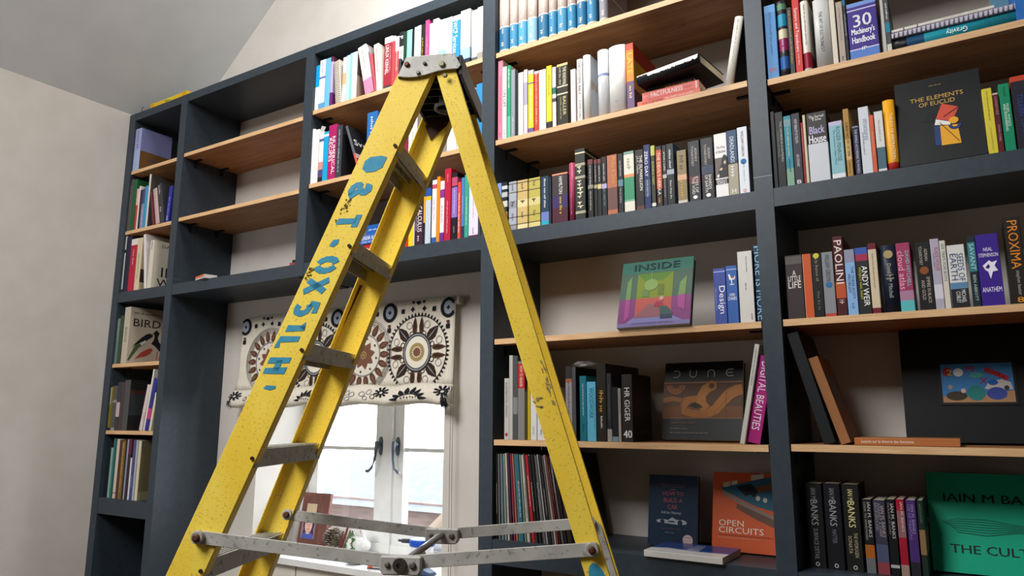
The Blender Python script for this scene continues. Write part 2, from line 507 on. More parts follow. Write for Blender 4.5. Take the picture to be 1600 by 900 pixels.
# position of bottom front corner, thickness, height, depth, lean, colour, label, group, details
BOOKS = [
(-4.2708, 0.01, 3.0398, 0.0643, 0.2744, 0.2029, 0, '#9a9cc4', 'lavender textbook with a straw-field photo, top shelf of narrow end bay', 'books in the narrow end bay', {'sb': [(0, 0.5, '#9eacd0')], 'fb': [(0, 0.47, '#6a4c28'), (0.47, 1, '#777aa6')], 't': [('~', '#5a5c98', 0.06, 0.5, 0.4)], 'ft': [('~', '#45487c', 0.3, 0.25, 0.9, 0.06), ('~', '#45487c', 0.22, 0.35, 0.85, 0.05)]}),
(-4.2708, 0.012, 2.6589, 0.0036, 0.2945, 0.19, 0, '#7a544c', 'slim brown-red book, first along second shelf, narrow end bay', 'books in the narrow end bay', {}),
(-4.2666, 0.012, 2.6589, 0.0198, 0.3301, 0.19, 0, '#55504c', 'tall slim grey-brown book, second along second shelf, narrow end bay', 'books in the narrow end bay', {}),
(-4.2453, 0.012, 2.6589, 0.0355, 0.3248, 0.23, 0, '#1f5a34', 'tall dark green hardback, third along second shelf, narrow end bay', 'books in the narrow end bay', {}),
(-4.2001, 0.012, 2.6589, 0.0224, 0.2593, 0.19, 0, '#b03a35', 'thin red book with pale top, fourth along second shelf, narrow end bay', 'books in the narrow end bay', {'sb': [(0.6, 1, '#d8b0a8')]}),
(-4.1762, 0.012, 2.6589, 0.0134, 0.273, 0.19, 0, '#d8d0c8', 'very thin white book, fifth along second shelf, narrow end bay', 'books in the narrow end bay', {}),
(-4.1598, 0.012, 2.6589, 0.0207, 0.2458, 0.19, 0, '#26242c', 'thin black book, sixth along second shelf, narrow end bay', 'books in the narrow end bay', {}),
(-4.1369, 0.012, 2.6589, 0.025, 0.2483, 0.19, 0, '#8a88a8', 'lilac and purple book, seventh along second shelf, narrow end bay', 'books in the narrow end bay', {'sb': [(0.62, 1, '#4a3c74')], 't': [('~', '#e0e0ea', 0.5, 0.9, 0.4)]}),
(-4.1097, 0.012, 2.6589, 0.0263, 0.2622, 0.19, 0, '#3a8fb8', 'sky-blue paperback, eighth along second shelf, narrow end bay', 'books in the narrow end bay', {}),
(-4.079, 0.012, 2.6589, 0.0174, 0.3301, 0.26, 0, '#cfcac4', 'tallest book, white spine and dark cover, ninth along second shelf, narrow end bay', 'books in the narrow end bay', {'fb': [(0, 1, '#4a4540')]}),
(-4.0026, 0.012, 2.6589, 0.018, 0.2168, 0.19, -0.26, '#6a2c34', 'short maroon book, tenth along second shelf, narrow end bay', 'books in the narrow end bay', {}),
(-3.9698, 0.012, 2.6589, 0.0341, 0.2331, 0.15, -0.26, '#c8a8a4', 'pink spiral-bound notebook tilted sideways, eleventh along second shelf, narrow end bay', 'books in the narrow end bay', {'spiral': '#e8dcd8'}),
(-3.929, 0.012, 2.6589, 0.0379, 0.2554, 0.19, -0.249, '#3a3a3e', 'black book with silver lettering, twelfth along second shelf, narrow end bay', 'books in the narrow end bay', {'t': [('~', '#b8b8b8', 0.05, 0.3, 0.5), ('~', '#b8b8b8', 0.6, 0.75, 0.7)]}),
(-3.8781, 0.012, 2.6589, 0.031, 0.2169, 0.19, 0.071, '#2b2f8f', 'leaning royal blue book, thirteenth along second shelf, narrow end bay', 'books in the narrow end bay', {'t': [('~', '#aab0e8', 0.3, 0.8, 0.4), ('~', '#d8dcf4', 0.82, 0.95, 0.6)]}),
(-4.2708, 0.012, 2.2843, 0.0124, 0.3473, 0.19, 0, '#b9b7b2', 'thin white book marked in black, first along painted ledge, narrow end bay', 'books in the narrow end bay', {'sb': [(0.7, 0.76, '#222222'), (0.0, 0.06, '#333333')]}),
(-4.2562, 0.012, 2.2843, 0.0472, 0.3399, 0.22, 0, '#23263a', 'dark navy book, second along painted ledge, narrow end bay', 'books in the narrow end bay', {}),
(-4.2037, 0.012, 2.2843, 0.0628, 0.3188, 0.19, 0, '#b0203a', 'red book with white band on top, third along painted ledge, narrow end bay', 'books in the narrow end bay', {'sb': [(0.88, 1, '#d8d0c8')], 't': [('~', '#d8c0b8', 0.2, 0.5, 0.3)]}),
(-4.1373, 0.012, 2.2843, 0.0488, 0.3174, 0.19, 0, '#cdbf9f', 'cream book with tiny black spine text, fourth along painted ledge, narrow end bay', 'books in the narrow end bay', {'fb': [(0, 0.15, '#b8a888'), (0.15, 0.4, '#3c2c2c'), (0.4, 1, '#b8a888')], 't': [('~', '#4a4034', 0.3, 0.8, 0.25)]}),
(-4.0311, 0.012, 2.2843, 0.0208, 0.3358, 0.19, -0.16, '#d5cfcc', 'thin white booklet tilted sideways, fifth along painted ledge, narrow end bay', 'books in the narrow end bay', {}),
(-4.004, 0.012, 2.2843, 0.0367, 0.2856, 0.2, 0, '#cfc6b4', 'large beige book with black woodtype cover, sixth along painted ledge, narrow end bay', 'books in the narrow end bay', {'t': [('~', '#5a5048', 0.03, 0.2, 0.5)], 'ft': [('DAVID', '#5a5048', 0.9, 0.1, 0.95, 0.07), ('T', '#2a2624', 0.66, 0.5, 0.9, 0.16), ('IN', '#2a2624', 0.36, 0.15, 0.9, 0.2), ('WO', '#2a2624', 0.14, 0.15, 0.95, 0.16)]}),
(-4.2708, 0.012, 1.8592, 0.0259, 0.2698, 0.19, 0, '#5f7a72', 'teal patterned paperback, first along shelf below painted ledge, narrow end bay', 'books in the narrow end bay', {'t': [('~', '#a8b8a8', 0.05, 0.5, 0.5)]}),
(-4.2405, 0.012, 1.8592, 0.0297, 0.284, 0.19, 0, '#3c4a38', 'dark green book, second along shelf below painted ledge, narrow end bay', 'books in the narrow end bay', {}),
(-4.2019, 0.012, 1.8592, 0.0571, 0.3317, 0.2379, 0, '#b9ad9b', 'large bird guide in cream jacket, third along shelf below painted ledge, narrow end bay', 'books in the narrow end bay', {'t': [('BIRDS', '#6a6050', 0.36, 0.62, 0.35)], 'ft': [('BIRDS', '#241c1a', 0.73, 0.1, 0.98, 0.14), ('~', '#4a3c30', 0.9, 0.1, 0.95, 0.05), ('~', '#6a5c50', 0.68, 0.1, 0.95, 0.012)], 'birds': 1}),
(-4.2708, 0.012, 1.478, 0.0079, 0.2451, 0.2, 0, '#8a7d1e', 'yellow-spined booklet with pale top, first along third shelf down from ledge, narrow bay', 'books in the narrow end bay', {'sb': [(0.6, 1, '#b8b098'), (0, 0.06, '#26242a')]}),
(-4.2614, 0.012, 1.478, 0.0193, 0.2508, 0.2, 0, '#6e6420', 'dull yellow and black booklet, second along third shelf down from ledge, narrow bay', 'books in the narrow end bay', {'sb': [(0, 0.06, '#26242a')]}),
(-4.2407, 0.012, 1.478, 0.0368, 0.2543, 0.2, 0, '#55504e', 'grey-brown book with pale bands, third along third shelf down from ledge, narrow bay', 'books in the narrow end bay', {'sb': [(0.62, 0.68, '#8a8680'), (0, 0.06, '#8a8a88')]}),
(-4.201, 0.012, 1.478, 0.0335, 0.2739, 0.2, 0, '#3a3a3e', 'black book with a white spine label, fourth along third shelf down from ledge, narrow bay', 'books in the narrow end bay', {'sb': [(0.28, 0.58, '#b8a8ac')]}),
(-4.1645, 0.012, 1.478, 0.0332, 0.273, 0.2, 0, '#4a3a3a', 'dark brown book, fifth along third shelf down from ledge, narrow bay', 'books in the narrow end bay', {}),
(-4.1285, 0.012, 1.478, 0.0528, 0.284, 0.2, 0, '#4c4c4c', 'big charcoal art book with black cover, sixth along third shelf down from ledge, narrow bay', 'books in the narrow end bay', {'fb': [(0, 0.3, '#242424'), (0.3, 0.72, '#34383a'), (0.72, 0.8, '#4a2c28'), (0.8, 1, '#242424')]}),
(-3.9536, 0.012, 1.478, 0.028, 0.2546, 0.2, 0.185, '#cdbfbb', 'pinkish white book leaning over, seventh along third shelf down from ledge, narrow bay', 'books in the narrow end bay', {'sb': [(0.22, 0.4, '#c8b0b4')]}),
(-3.9139, 0.012, 1.478, 0.0128, 0.3404, 0.2, 0.144, '#d8d2cc', 'tall thin white leaning book, eighth along third shelf down from ledge, narrow bay', 'books in the narrow end bay', {}),
(-3.8997, 0.012, 1.478, 0.0332, 0.2879, 0.2, 0.18, '#2a2f86', 'dark blue leaning book, ninth along third shelf down from ledge, narrow bay', 'books in the narrow end bay', {'sb': [(0.22, 0.42, '#c03878')]}),
(-3.8606, 0.012, 1.478, 0.0198, 0.2093, 0.2, 0.157, '#cfcaa8', 'pale yellow leaning book, tenth along third shelf down from ledge, narrow bay', 'books in the narrow end bay', {}),
(-4.2091, 0.012, 1.105, 0.02, 0.2761, 0.22, 0, '#7fa09a', 'thin grey-teal book, first along lowest ledge of narrow end bay', 'books in the narrow end bay', {}),
(-4.1875, 0.012, 1.105, 0.0191, 0.3281, 0.22, 0, '#2f6a60', 'thin deep teal book, second along lowest ledge of narrow end bay', 'books in the narrow end bay', {}),
(-4.155, 0.012, 1.105, 0.026, 0.3251, 0.22, 0, '#c9b9ae', 'thin pinkish white book, third along lowest ledge of narrow end bay', 'books in the narrow end bay', {'sb': [(0.08, 0.1, '#8a7c74')]}),
(-4.1259, 0.012, 1.105, 0.0219, 0.3204, 0.22, 0, '#4a3026', 'dark brown thin book, fourth along lowest ledge of narrow end bay', 'books in the narrow end bay', {}),
(-4.1025, 0.012, 1.105, 0.0326, 0.3174, 0.22, 0, '#7a5a2c', 'brown book with gold lettering, fifth along lowest ledge of narrow end bay', 'books in the narrow end bay', {'t': [('~', '#c8a860', 0.05, 0.9, 0.5)]}),
(-4.0683, 0.012, 1.105, 0.0154, 0.3213, 0.22, 0, '#26262c', 'thin black book with speckled spine, sixth along lowest ledge of narrow end bay', 'books in the narrow end bay', {}),
(-4.0514, 0.012, 1.105, 0.013, 0.3246, 0.22, 0, '#8d93a8', 'thin blue-grey book, seventh along lowest ledge of narrow end bay', 'books in the narrow end bay', {}),
(-4.0368, 0.012, 1.105, 0.0282, 0.3271, 0.22, 0, '#36282c', 'black book with maroon top, eighth along lowest ledge of narrow end bay', 'books in the narrow end bay', {'sb': [(0.75, 1, '#5c2438')]}),
(-4.0071, 0.012, 1.105, 0.0137, 0.2253, 0.22, 0, '#cfcfd0', 'short thin white book, ninth along lowest ledge of narrow end bay', 'books in the narrow end bay', {}),
(-3.9919, 0.012, 1.105, 0.0271, 0.3235, 0.22, 0, '#4a4a78', 'violet-blue book, tenth along lowest ledge of narrow end bay', 'books in the narrow end bay', {'t': [('~', '#a8a8c8', 0.6, 0.8, 0.4)]}),
(-3.9632, 0.012, 1.105, 0.0135, 0.3239, 0.22, 0, '#a8adb5', 'thin silver-grey book, eleventh along lowest ledge of narrow end bay', 'books in the narrow end bay', {}),
(-3.9408, 0.012, 1.105, 0.0253, 0.3193, 0.2, 0, '#c9c2a8', 'cream book with sketch on olive cover, twelfth along lowest ledge of narrow end bay', 'books in the narrow end bay', {'fb': [(0, 0.14, '#8a8060'), (0.14, 1, '#6c6448')]}),
(-2.6798, 0.014, 3.0633, 0.0254, 0.2449, 0.18, 0, '#f0eee8', 'small white book, cyan upper half, first along top shelf behind ladder head', 'books in the bay behind the ladder', {'sb': [(0.52, 1, '#1098d8')]}),
(-2.6525, 0.014, 3.0633, 0.0376, 0.2662, 0.18, 0, '#e4e8f0', 'white book with blue foot band, second along top shelf behind ladder head', 'books in the bay behind the ladder', {'sb': [(0, 0.13, '#5a9ac8'), (0.62, 0.66, '#5a70a8')], 't': [('~', '#8090b8', 0.04, 0.3, 0.5)]}),
(-2.6117, 0.014, 3.0633, 0.0341, 0.2649, 0.18, 0, '#6cb4da', 'light blue paperback, third along top shelf behind ladder head', 'books in the bay behind the ladder', {}),
(-2.5758, 0.014, 3.0633, 0.0154, 0.2657, 0.18, 0, '#b8a8cc', 'thin lilac and purple book, fourth along top shelf behind ladder head', 'books in the bay behind the ladder', {'sb': [(0, 0.28, '#6a2a70'), (0.9, 1, '#5a2440')]}),
(-2.5317, 0.014, 3.0633, 0.0396, 0.2342, 0.18, -0.105, '#d8cfc0', 'beige spiral-bound notebook tilted sideways, fifth along top shelf behind ladder head', 'books in the bay behind the ladder', {'spiral': '#6a6258'}),
(-2.4905, 0.014, 3.0633, 0.0216, 0.2376, 0.18, 0, '#eae4e0', 'white book with orange patch, sixth along top shelf behind ladder head', 'books in the bay behind the ladder', {'sb': [(0.4, 0.65, '#f0b080')]}),
(-2.4666, 0.014, 3.0633, 0.0226, 0.2416, 0.18, 0, '#b8d0e6', 'pale blue paperback, seventh along top shelf behind ladder head', 'books in the bay behind the ladder', {}),
(-2.4434, 0.014, 3.0633, 0.0148, 0.2465, 0.18, 0, '#8cc8c4', 'thin aqua book, eighth along top shelf behind ladder head', 'books in the bay behind the ladder', {}),
(-2.4268, 0.014, 3.0633, 0.0323, 0.2463, 0.18, 0, '#f0ece8', 'white book with brown cover art, ninth along top shelf behind ladder head', 'books in the bay behind the ladder', {'fb': [(0, 0.5, '#a08878'), (0.5, 1, '#584840')]}),
(-2.3326, 0.014, 3.0633, 0.0528, 0.2666, 0.18, -0.235, '#f2e2e6', 'wide white book with pink splash, tilted, tenth along top shelf behind ladder head', 'books in the bay behind the ladder', {'sb': [(0, 0.3, '#e088a8'), (0.3, 0.45, '#f0c0d0')], 't': [('~', '#e08850', 0.08, 0.5, 0.3)]}),
(-2.2729, 0.014, 3.0633, 0.011, 0.2509, 0.18, -0.201, '#c85058', 'thin red book tilted sideways, eleventh along top shelf behind ladder head', 'books in the bay behind the ladder', {'sb': [(0.85, 1, '#8a8a8a')]}),
(-2.26, 0.014, 3.0633, 0.0305, 0.2484, 0.18, -0.122, '#ece2d4', 'cream book edged in red, tilted, twelfth along top shelf behind ladder head', 'books in the bay behind the ladder', {'t': [('~', '#b04848', 0.1, 0.6, 0.35)]}),
(-2.2193, 0.014, 3.0633, 0.0478, 0.2623, 0.18, 0, '#a02e3a', 'thick red manual with white capitals, thirteenth along top shelf behind ladder head', 'books in the bay behind the ladder', {'sb': [(0.88, 1, '#e6e2dc'), (0.0, 0.06, '#3a3a40')], 't': [('LINUX KERNEL', '#f4eeee', 0.16, 0.72, 0.42, -0.12), ('~', '#e8c8c8', 0.2, 0.7, 0.14, 0.28)]}),
(-2.1704, 0.014, 3.0633, 0.0169, 0.2568, 0.18, 0, '#b84a50', 'red book with pale top, fourteenth along top shelf behind ladder head', 'books in the bay behind the ladder', {'sb': [(0.9, 1, '#e0d8d0')]}),
(-2.1513, 0.014, 3.0633, 0.0221, 0.248, 0.18, 0, '#d05054', 'bright red book with white top, fifteenth along top shelf behind ladder head', 'books in the bay behind the ladder', {'sb': [(0.7, 1, '#ecd4d0')], 't': [('~', '#f4dcdc', 0.3, 0.7, 0.4)]}),
(-2.1286, 0.014, 3.0633, 0.0263, 0.2638, 0.18, 0, '#d8d4d0', 'white book with black lettered top, sixteenth along top shelf behind ladder head', 'books in the bay behind the ladder', {'sb': [(0.72, 1, '#26262a')], 't': [('P', '#f0f0f0', 0.08, 0.2, 0.7), ('~', '#4a2a3a', 0.35, 0.8, 0.4)]}),
(-2.1018, 0.014, 3.0633, 0.0193, 0.259, 0.18, 0, '#1f4030', 'dark forest green book, seventeenth along top shelf behind ladder head', 'books in the bay behind the ladder', {}),
(-2.0811, 0.014, 3.0633, 0.0287, 0.2583, 0.18, 0, '#8cd8b8', 'mint green book, eighteenth along top shelf behind ladder head', 'books in the bay behind the ladder', {}),
(-2.0513, 0.014, 3.0633, 0.0134, 0.2516, 0.18, 0, '#1a1c1a', 'thin black book beside mint one, nineteenth along top shelf behind ladder head', 'books in the bay behind the ladder', {}),
(-2.0373, 0.014, 3.0633, 0.0189, 0.2618, 0.18, 0, '#b4b8d0', 'thin lavender-grey book, twentieth along top shelf behind ladder head', 'books in the bay behind the ladder', {}),
(-2.017, 0.014, 3.0633, 0.0182, 0.2636, 0.18, 0, '#e4e0dc', 'thin white book beside lavender-grey one, twenty-first along top shelf behind ladder head', 'books in the bay behind the ladder', {}),
(-1.9973, 0.014, 3.0633, 0.0186, 0.262, 0.18, 0, '#25241f', 'black book with yellow lettering, twenty-second along top shelf behind ladder head', 'books in the bay behind the ladder', {'t': [('~', '#d8b848', 0.25, 0.95, 0.5)]}),
(-1.9733, 0.014, 3.0633, 0.0217, 0.2757, 0.18, 0, '#d04a84', 'hot pink book with plum foot, twenty-third along top shelf behind ladder head', 'books in the bay behind the ladder', {'sb': [(0, 0.3, '#7a4468')], 't': [('~', '#f0c0d4', 0.3, 0.6, 0.3)]}),
(-1.9484, 0.014, 3.0633, 0.0167, 0.2518, 0.18, 0, '#dcc4dc', 'thin pale pink book, twenty-fourth along top shelf behind ladder head', 'books in the bay behind the ladder', {}),
(-1.9291, 0.014, 3.0633, 0.0321, 0.2663, 0.18, 0, '#e8ecee', 'plain white book after pink pair, twenty-fifth along top shelf behind ladder head', 'books in the bay behind the ladder', {}),
(-1.8938, 0.014, 3.0633, 0.0369, 0.2513, 0.18, 0, '#dce6ee', 'white book with pale blue stripes, twenty-sixth along top shelf behind ladder head', 'books in the bay behind the ladder', {'sb': [(0, 0.4, '#8cb4dc'), (0.4, 0.8, '#b8d0ea')]}),
(-1.855, 0.014, 3.0633, 0.0343, 0.2495, 0.18, 0, '#f2efe6', 'ivory white book, twenty-seventh along top shelf behind ladder head', 'books in the bay behind the ladder', {}),
(-1.8193, 0.014, 3.0633, 0.0436, 0.2466, 0.18, 0, '#3088c8', 'blue book with big white lettering, twenty-eighth along top shelf behind ladder head', 'books in the bay behind the ladder', {'sb': [(0.9, 1, '#dfe6ea')], 't': [('WCF Services', '#f4f8fa', 0.12, 0.72, 0.55, -0.1)]}),
(-1.7731, 0.014, 3.0633, 0.0515, 0.2574, 0.18, 0, '#ece8e2', 'thick white book with navy foot, twenty-ninth along top shelf behind ladder head', 'books in the bay behind the ladder', {'sb': [(0, 0.1, '#26323c'), (0.1, 0.3, '#9ab8d0')]}),
(-1.7116, 0.014, 3.0633, 0.0278, 0.2406, 0.18, 0, '#eceee8', 'white book with aqua lower half, thirtieth along top shelf behind ladder head', 'books in the bay behind the ladder', {'sb': [(0, 0.08, '#5a5a60'), (0.08, 0.4, '#c0e4e0')]}),
(-1.6826, 0.014, 3.0633, 0.028, 0.2467, 0.18, 0, '#f2e6da', 'cream and peach book against post, thirty-first along top shelf behind ladder head', 'books in the bay behind the ladder', {'sb': [(0, 0.14, '#9a9088'), (0.2, 0.6, '#f4d4bc')]}),
(-2.6798, 0.012, 2.6798, 0.0134, 0.2891, 0.18, 0, '#eaeaf0', 'plain white thick paperback, first along middle shelf behind ladder', 'books in the bay behind the ladder', {'t': [('~', '#b8b8c4', 0.3, 0.8, 0.2)]}),
(-2.6658, 0.012, 2.6798, 0.0339, 0.28, 0.18, 0, '#e6e4e2', 'white paperback with paper marker on top, second along middle shelf behind ladder', 'books in the bay behind the ladder', {'t': [('~', '#c4c0c0', 0.3, 0.8, 0.2)], 'slip': 1}),
(-2.6289, 0.012, 2.6798, 0.0295, 0.2617, 0.18, 0, '#e8e2dc', 'white book with salmon and dark bands, third along middle shelf behind ladder', 'books in the bay behind the ladder', {'sb': [(0, 0.1, '#22222a'), (0.1, 0.25, '#54467a'), (0.25, 0.4, '#e08a7a'), (0.8, 0.86, '#5a648c'), (0.94, 1, '#e6d8d0')]}),
(-2.5976, 0.012, 2.6798, 0.0315, 0.2555, 0.18, 0, '#10a0d0', 'bright cyan paperback, fourth along middle shelf behind ladder', 'books in the bay behind the ladder', {'sb': [(0.9, 0.95, '#dff0f4')]}),
(-2.5638, 0.012, 2.6798, 0.0524, 0.2812, 0.18, 0, '#a82060', 'magenta manual with chunky white capitals, fifth along middle shelf behind ladder', 'books in the bay behind the ladder', {'t': [('NUMERICAL', '#f8eef2', 0.22, 0.9, 0.4, 0.2), ('RECIPES', '#f8eef2', 0.24, 0.9, 0.36, -0.22)]}),
(-2.5085, 0.012, 2.6798, 0.0364, 0.2684, 0.19, 0, '#3a3d45', 'slate grey technical book, sixth along middle shelf behind ladder', 'books in the bay behind the ladder', {'fb': [(0, 1, '#1e2024')], 't': [('~', '#c8ccd4', 0.08, 0.45, 0.3), ('~', '#c8ccd4', 0.45, 0.9, 0.35)]}),
(-2.355, 0.012, 2.6798, 0.0137, 0.2701, 0.19, -0.373, '#5a5c62', 'black programming book tilted sideways, seventh along middle shelf behind ladder', 'books in the bay behind the ladder', {'sb': [(0, 0.4, '#c8503c')], 'fb': [(0, 0.3, '#2a2024'), (0.3, 0.4, '#a8a0a4'), (0.4, 1, '#1e1f23')], 'ft': [('Svelte', '#dcdcdc', 0.66, 0.05, 0.9, 0.13)]}),
(-2.3113, 0.012, 2.6798, 0.0627, 0.2874, 0.18, 0, '#2a68a8', 'blue book with white vertical lettering, eighth along middle shelf behind ladder', 'books in the bay behind the ladder', {'t': [('~', '#d8e4f0', 0.08, 0.8, 0.4)]}),
(-2.2367, 0.012, 2.6798, 0.0267, 0.251, 0.18, 0, '#e4e4e6', 'white book half hid by ladder, ninth along middle shelf behind ladder', 'books in the bay behind the ladder', {}),
(-2.0934, 0.012, 2.6798, 0.0395, 0.2041, 0.18, 0, '#6a2848', 'plum and red book seen through ladder, tenth along middle shelf behind ladder', 'books in the bay behind the ladder', {'sb': [(0, 0.5, '#8a2038')]}),
(-2.0533, 0.012, 2.6798, 0.0482, 0.2471, 0.18, 0, '#e6e2dc', 'white paperback seen through ladder, eleventh along middle shelf behind ladder', 'books in the bay behind the ladder', {'fb': [(0, 1, '#b8a898')], 't': [('~', '#a8a4a0', 0.3, 0.7, 0.3)]}),
(-1.8357, 0.012, 2.6798, 0.0496, 0.2253, 0.18, 0, '#e4e8ec', 'white book between the ladder legs, twelfth along middle shelf behind ladder', 'books in the bay behind the ladder', {}),
(-1.7832, 0.012, 2.6798, 0.0264, 0.2154, 0.18, 0, '#e0e4ec', 'pale blue-white book between ladder legs, thirteenth along middle shelf behind ladder', 'books in the bay behind the ladder', {}),
(-1.7123, 0.012, 2.6798, 0.0267, 0.2592, 0.18, 0, '#e8eaec', 'white book beside blue one, by post, fourteenth along middle shelf behind ladder', 'books in the bay behind the ladder', {}),
(-1.6825, 0.012, 2.6798, 0.0303, 0.2722, 0.18, 0, '#2f88bc', 'tall bright blue book against post, fifteenth along middle shelf behind ladder', 'books in the bay behind the ladder', {}),
(-2.056, 0.012, 2.2843, 0.0158, 0.1289, 0.19, 0, '#c83220', 'orange-red book beside ladder stile, first along painted ledge behind ladder', 'books in the bay behind the ladder', {}),
(-2.039, 0.012, 2.2843, 0.0264, 0.1076, 0.19, 0, '#ecc81e', 'bright yellow book beside ladder stile, second along painted ledge behind ladder', 'books in the bay behind the ladder', {}),
(-2.0115, 0.012, 2.2843, 0.0061, 0.1231, 0.19, 0, '#d8cce0', 'very thin pale book, third along painted ledge behind ladder', 'books in the bay behind the ladder', {}),
(-2.0043, 0.012, 2.2843, 0.0465, 0.2135, 0.19, 0, '#3a2232', 'dark plum calculus book, white title, fourth along painted ledge behind ladder', 'books in the bay behind the ladder', {'t': [('CALCULUS', '#f0e8ec', 0.18, 0.72, 0.5, 0.1), ('~', '#c8b8c0', 0.35, 0.7, 0.18, -0.3), ('~', '#d8ccd0', 0.8, 0.95, 0.4)]}),
(-1.9567, 0.012, 2.2843, 0.0082, 0.2156, 0.19, 0, '#d8a830', 'thin black and yellow book, fifth along painted ledge behind ladder', 'books in the bay behind the ladder', {'sb': [(0, 0.45, '#24222a')]}),
(-1.9468, 0.012, 2.2843, 0.0305, 0.2503, 0.19, 0, '#bcc4d0', 'grey book with yellow band, blue top, sixth along painted ledge behind ladder', 'books in the bay behind the ladder', {'sb': [(0.78, 0.85, '#e8b020'), (0.85, 1, '#2050a0')]}),
(-1.9153, 0.012, 2.2843, 0.0043, 0.2696, 0.19, 0, '#16264a', 'thin navy book, seventh along painted ledge behind ladder', 'books in the bay behind the ladder', {}),
(-1.9104, 0.012, 2.2843, 0.0237, 0.2806, 0.19, 0, '#ece6e6', 'white book with red logo top, eighth along painted ledge behind ladder', 'books in the bay behind the ladder', {'sb': [(0, 0.09, '#2a5aa0'), (0.86, 0.93, '#c04a58')], 't': [('~', '#c88890', 0.3, 0.65, 0.5)]}),
(-1.8856, 0.012, 2.2843, 0.0176, 0.2924, 0.19, 0, '#dc861c', 'orange paperback, ninth along painted ledge behind ladder', 'books in the bay behind the ladder', {}),
(-1.8664, 0.012, 2.2843, 0.0212, 0.2685, 0.19, 0, '#e8e4e8', 'white book with purple bands, tenth along painted ledge behind ladder', 'books in the bay behind the ladder', {'sb': [(0, 0.15, '#6a2a84'), (0.72, 0.86, '#84308c')], 't': [('~', '#5a4a5a', 0.4, 0.7, 0.4)]}),
(-1.8436, 0.012, 2.2843, 0.0336, 0.319, 0.2, 0, '#b41a38', 'tall crimson book, eleventh along painted ledge behind ladder', 'books in the bay behind the ladder', {'t': [('~', '#e8b0b8', 0.08, 0.2, 0.2), ('~', '#e8b0b8', 0.45, 0.9, 0.25)]}),
(-1.8053, 0.012, 2.2843, 0.029, 0.2945, 0.19, 0, '#1c1a20', 'black book with violet panel, twelfth along painted ledge behind ladder', 'books in the bay behind the ladder', {'sb': [(0.33, 0.78, '#8a6cb8'), (0.8, 0.93, '#b84868')], 't': [('~', '#e0d4f0', 0.26, 0.62, 0.25), ('~', '#c8c0d0', 0.8, 0.9, 0.2)]}),
(-1.7732, 0.012, 2.2843, 0.0165, 0.248, 0.19, 0, '#d04838', 'coral red book with white capitals, thirteenth along painted ledge behind ladder', 'books in the bay behind the ladder', {'t': [('~', '#fae8e4', 0.2, 0.9, 0.5)]}),
(-1.7542, 0.012, 2.2843, 0.0153, 0.2644, 0.19, 0, '#4c78b8', 'medium blue book, fourteenth along painted ledge behind ladder', 'books in the bay behind the ladder', {'sb': [(0, 0.2, '#2c3850')], 't': [('~', '#c8d8ec', 0.3, 0.6, 0.3)]}),
(-1.7378, 0.012, 2.2843, 0.0213, 0.2727, 0.19, 0, '#369c84', 'sea-green book, fifteenth along painted ledge behind ladder', 'books in the bay behind the ladder', {'t': [('~', '#d8f0e8', 0.35, 0.8, 0.3)]}),
(-1.7145, 0.012, 2.2843, 0.0466, 0.2566, 0.19, 0, '#dcd2e4', 'thick pale lilac book, sixteenth along painted ledge behind ladder', 'books in the bay behind the ladder', {'sb': [(0, 0.03, '#6a2a44')], 't': [('~', '#a89cb0', 0.35, 0.7, 0.2), ('~', '#4a4450', 0.85, 0.95, 0.2)]}),
(-1.6664, 0.012, 2.2843, 0.0119, 0.2252, 0.19, 0, '#3a3f48', 'thin charcoal book beside post, seventeenth along painted ledge behind ladder', 'books in the bay behind the ladder', {}),
(-1.5786, 0.02, 3.066, 0.0494, 0.285, 0.2, 0, '#a09088', 'grey and blue bound volume next to post, first along topmost shelf, bay beside ladder', 'encyclopaedia volumes on the topmost shelf', {'sb': [(0, 0.03, '#a8988c'), (0.03, 0.05, '#d8c8b0'), (0.05, 0.4, '#2f6c92'), (0.4, 0.42, '#d8d0c4')], 't': [('~', '#e8dcc8', 0.62, 0.72, 0.3), ('~', '#e8dcc8', 0.84, 0.92, 0.45), ('~', '#e0d4c0', 0.1, 0.56, 0.3)], 'rnd': 1}),
(-1.5264, 0.02, 3.066, 0.0407, 0.285, 0.2, 0, '#a09088', 'grey and blue bound volume, second along topmost shelf, bay beside ladder', 'encyclopaedia volumes on the topmost shelf', {'sb': [(0, 0.03, '#a8988c'), (0.03, 0.05, '#d8c8b0'), (0.05, 0.4, '#3f86ac'), (0.4, 0.42, '#d8d0c4')], 't': [('~', '#e8dcc8', 0.62, 0.72, 0.3), ('~', '#e8dcc8', 0.84, 0.92, 0.45), ('~', '#e0d4c0', 0.1, 0.56, 0.3)], 'rnd': 1}),
(-1.4841, 0.02, 3.066, 0.0436, 0.285, 0.2, 0, '#a09088', 'grey and blue bound volume, third along topmost shelf, bay beside ladder', 'encyclopaedia volumes on the topmost shelf', {'sb': [(0, 0.03, '#a8988c'), (0.03, 0.05, '#d8c8b0'), (0.05, 0.4, '#4e98bc'), (0.4, 0.42, '#d8d0c4')], 't': [('~', '#e8dcc8', 0.62, 0.72, 0.3), ('~', '#e8dcc8', 0.84, 0.92, 0.45), ('~', '#e0d4c0', 0.1, 0.56, 0.3)], 'rnd': 1}),
(-1.439, 0.02, 3.066, 0.0467, 0.285, 0.2, 0, '#a09088', 'grey and blue bound volume, fourth along topmost shelf, bay beside ladder', 'encyclopaedia volumes on the topmost shelf', {'sb': [(0, 0.03, '#a8988c'), (0.03, 0.05, '#d8c8b0'), (0.05, 0.4, '#86aec4'), (0.4, 0.42, '#d8d0c4')], 't': [('~', '#e8dcc8', 0.62, 0.72, 0.3), ('~', '#e8dcc8', 0.84, 0.92, 0.45), ('~', '#e0d4c0', 0.1, 0.56, 0.3)], 'rnd': 1}),
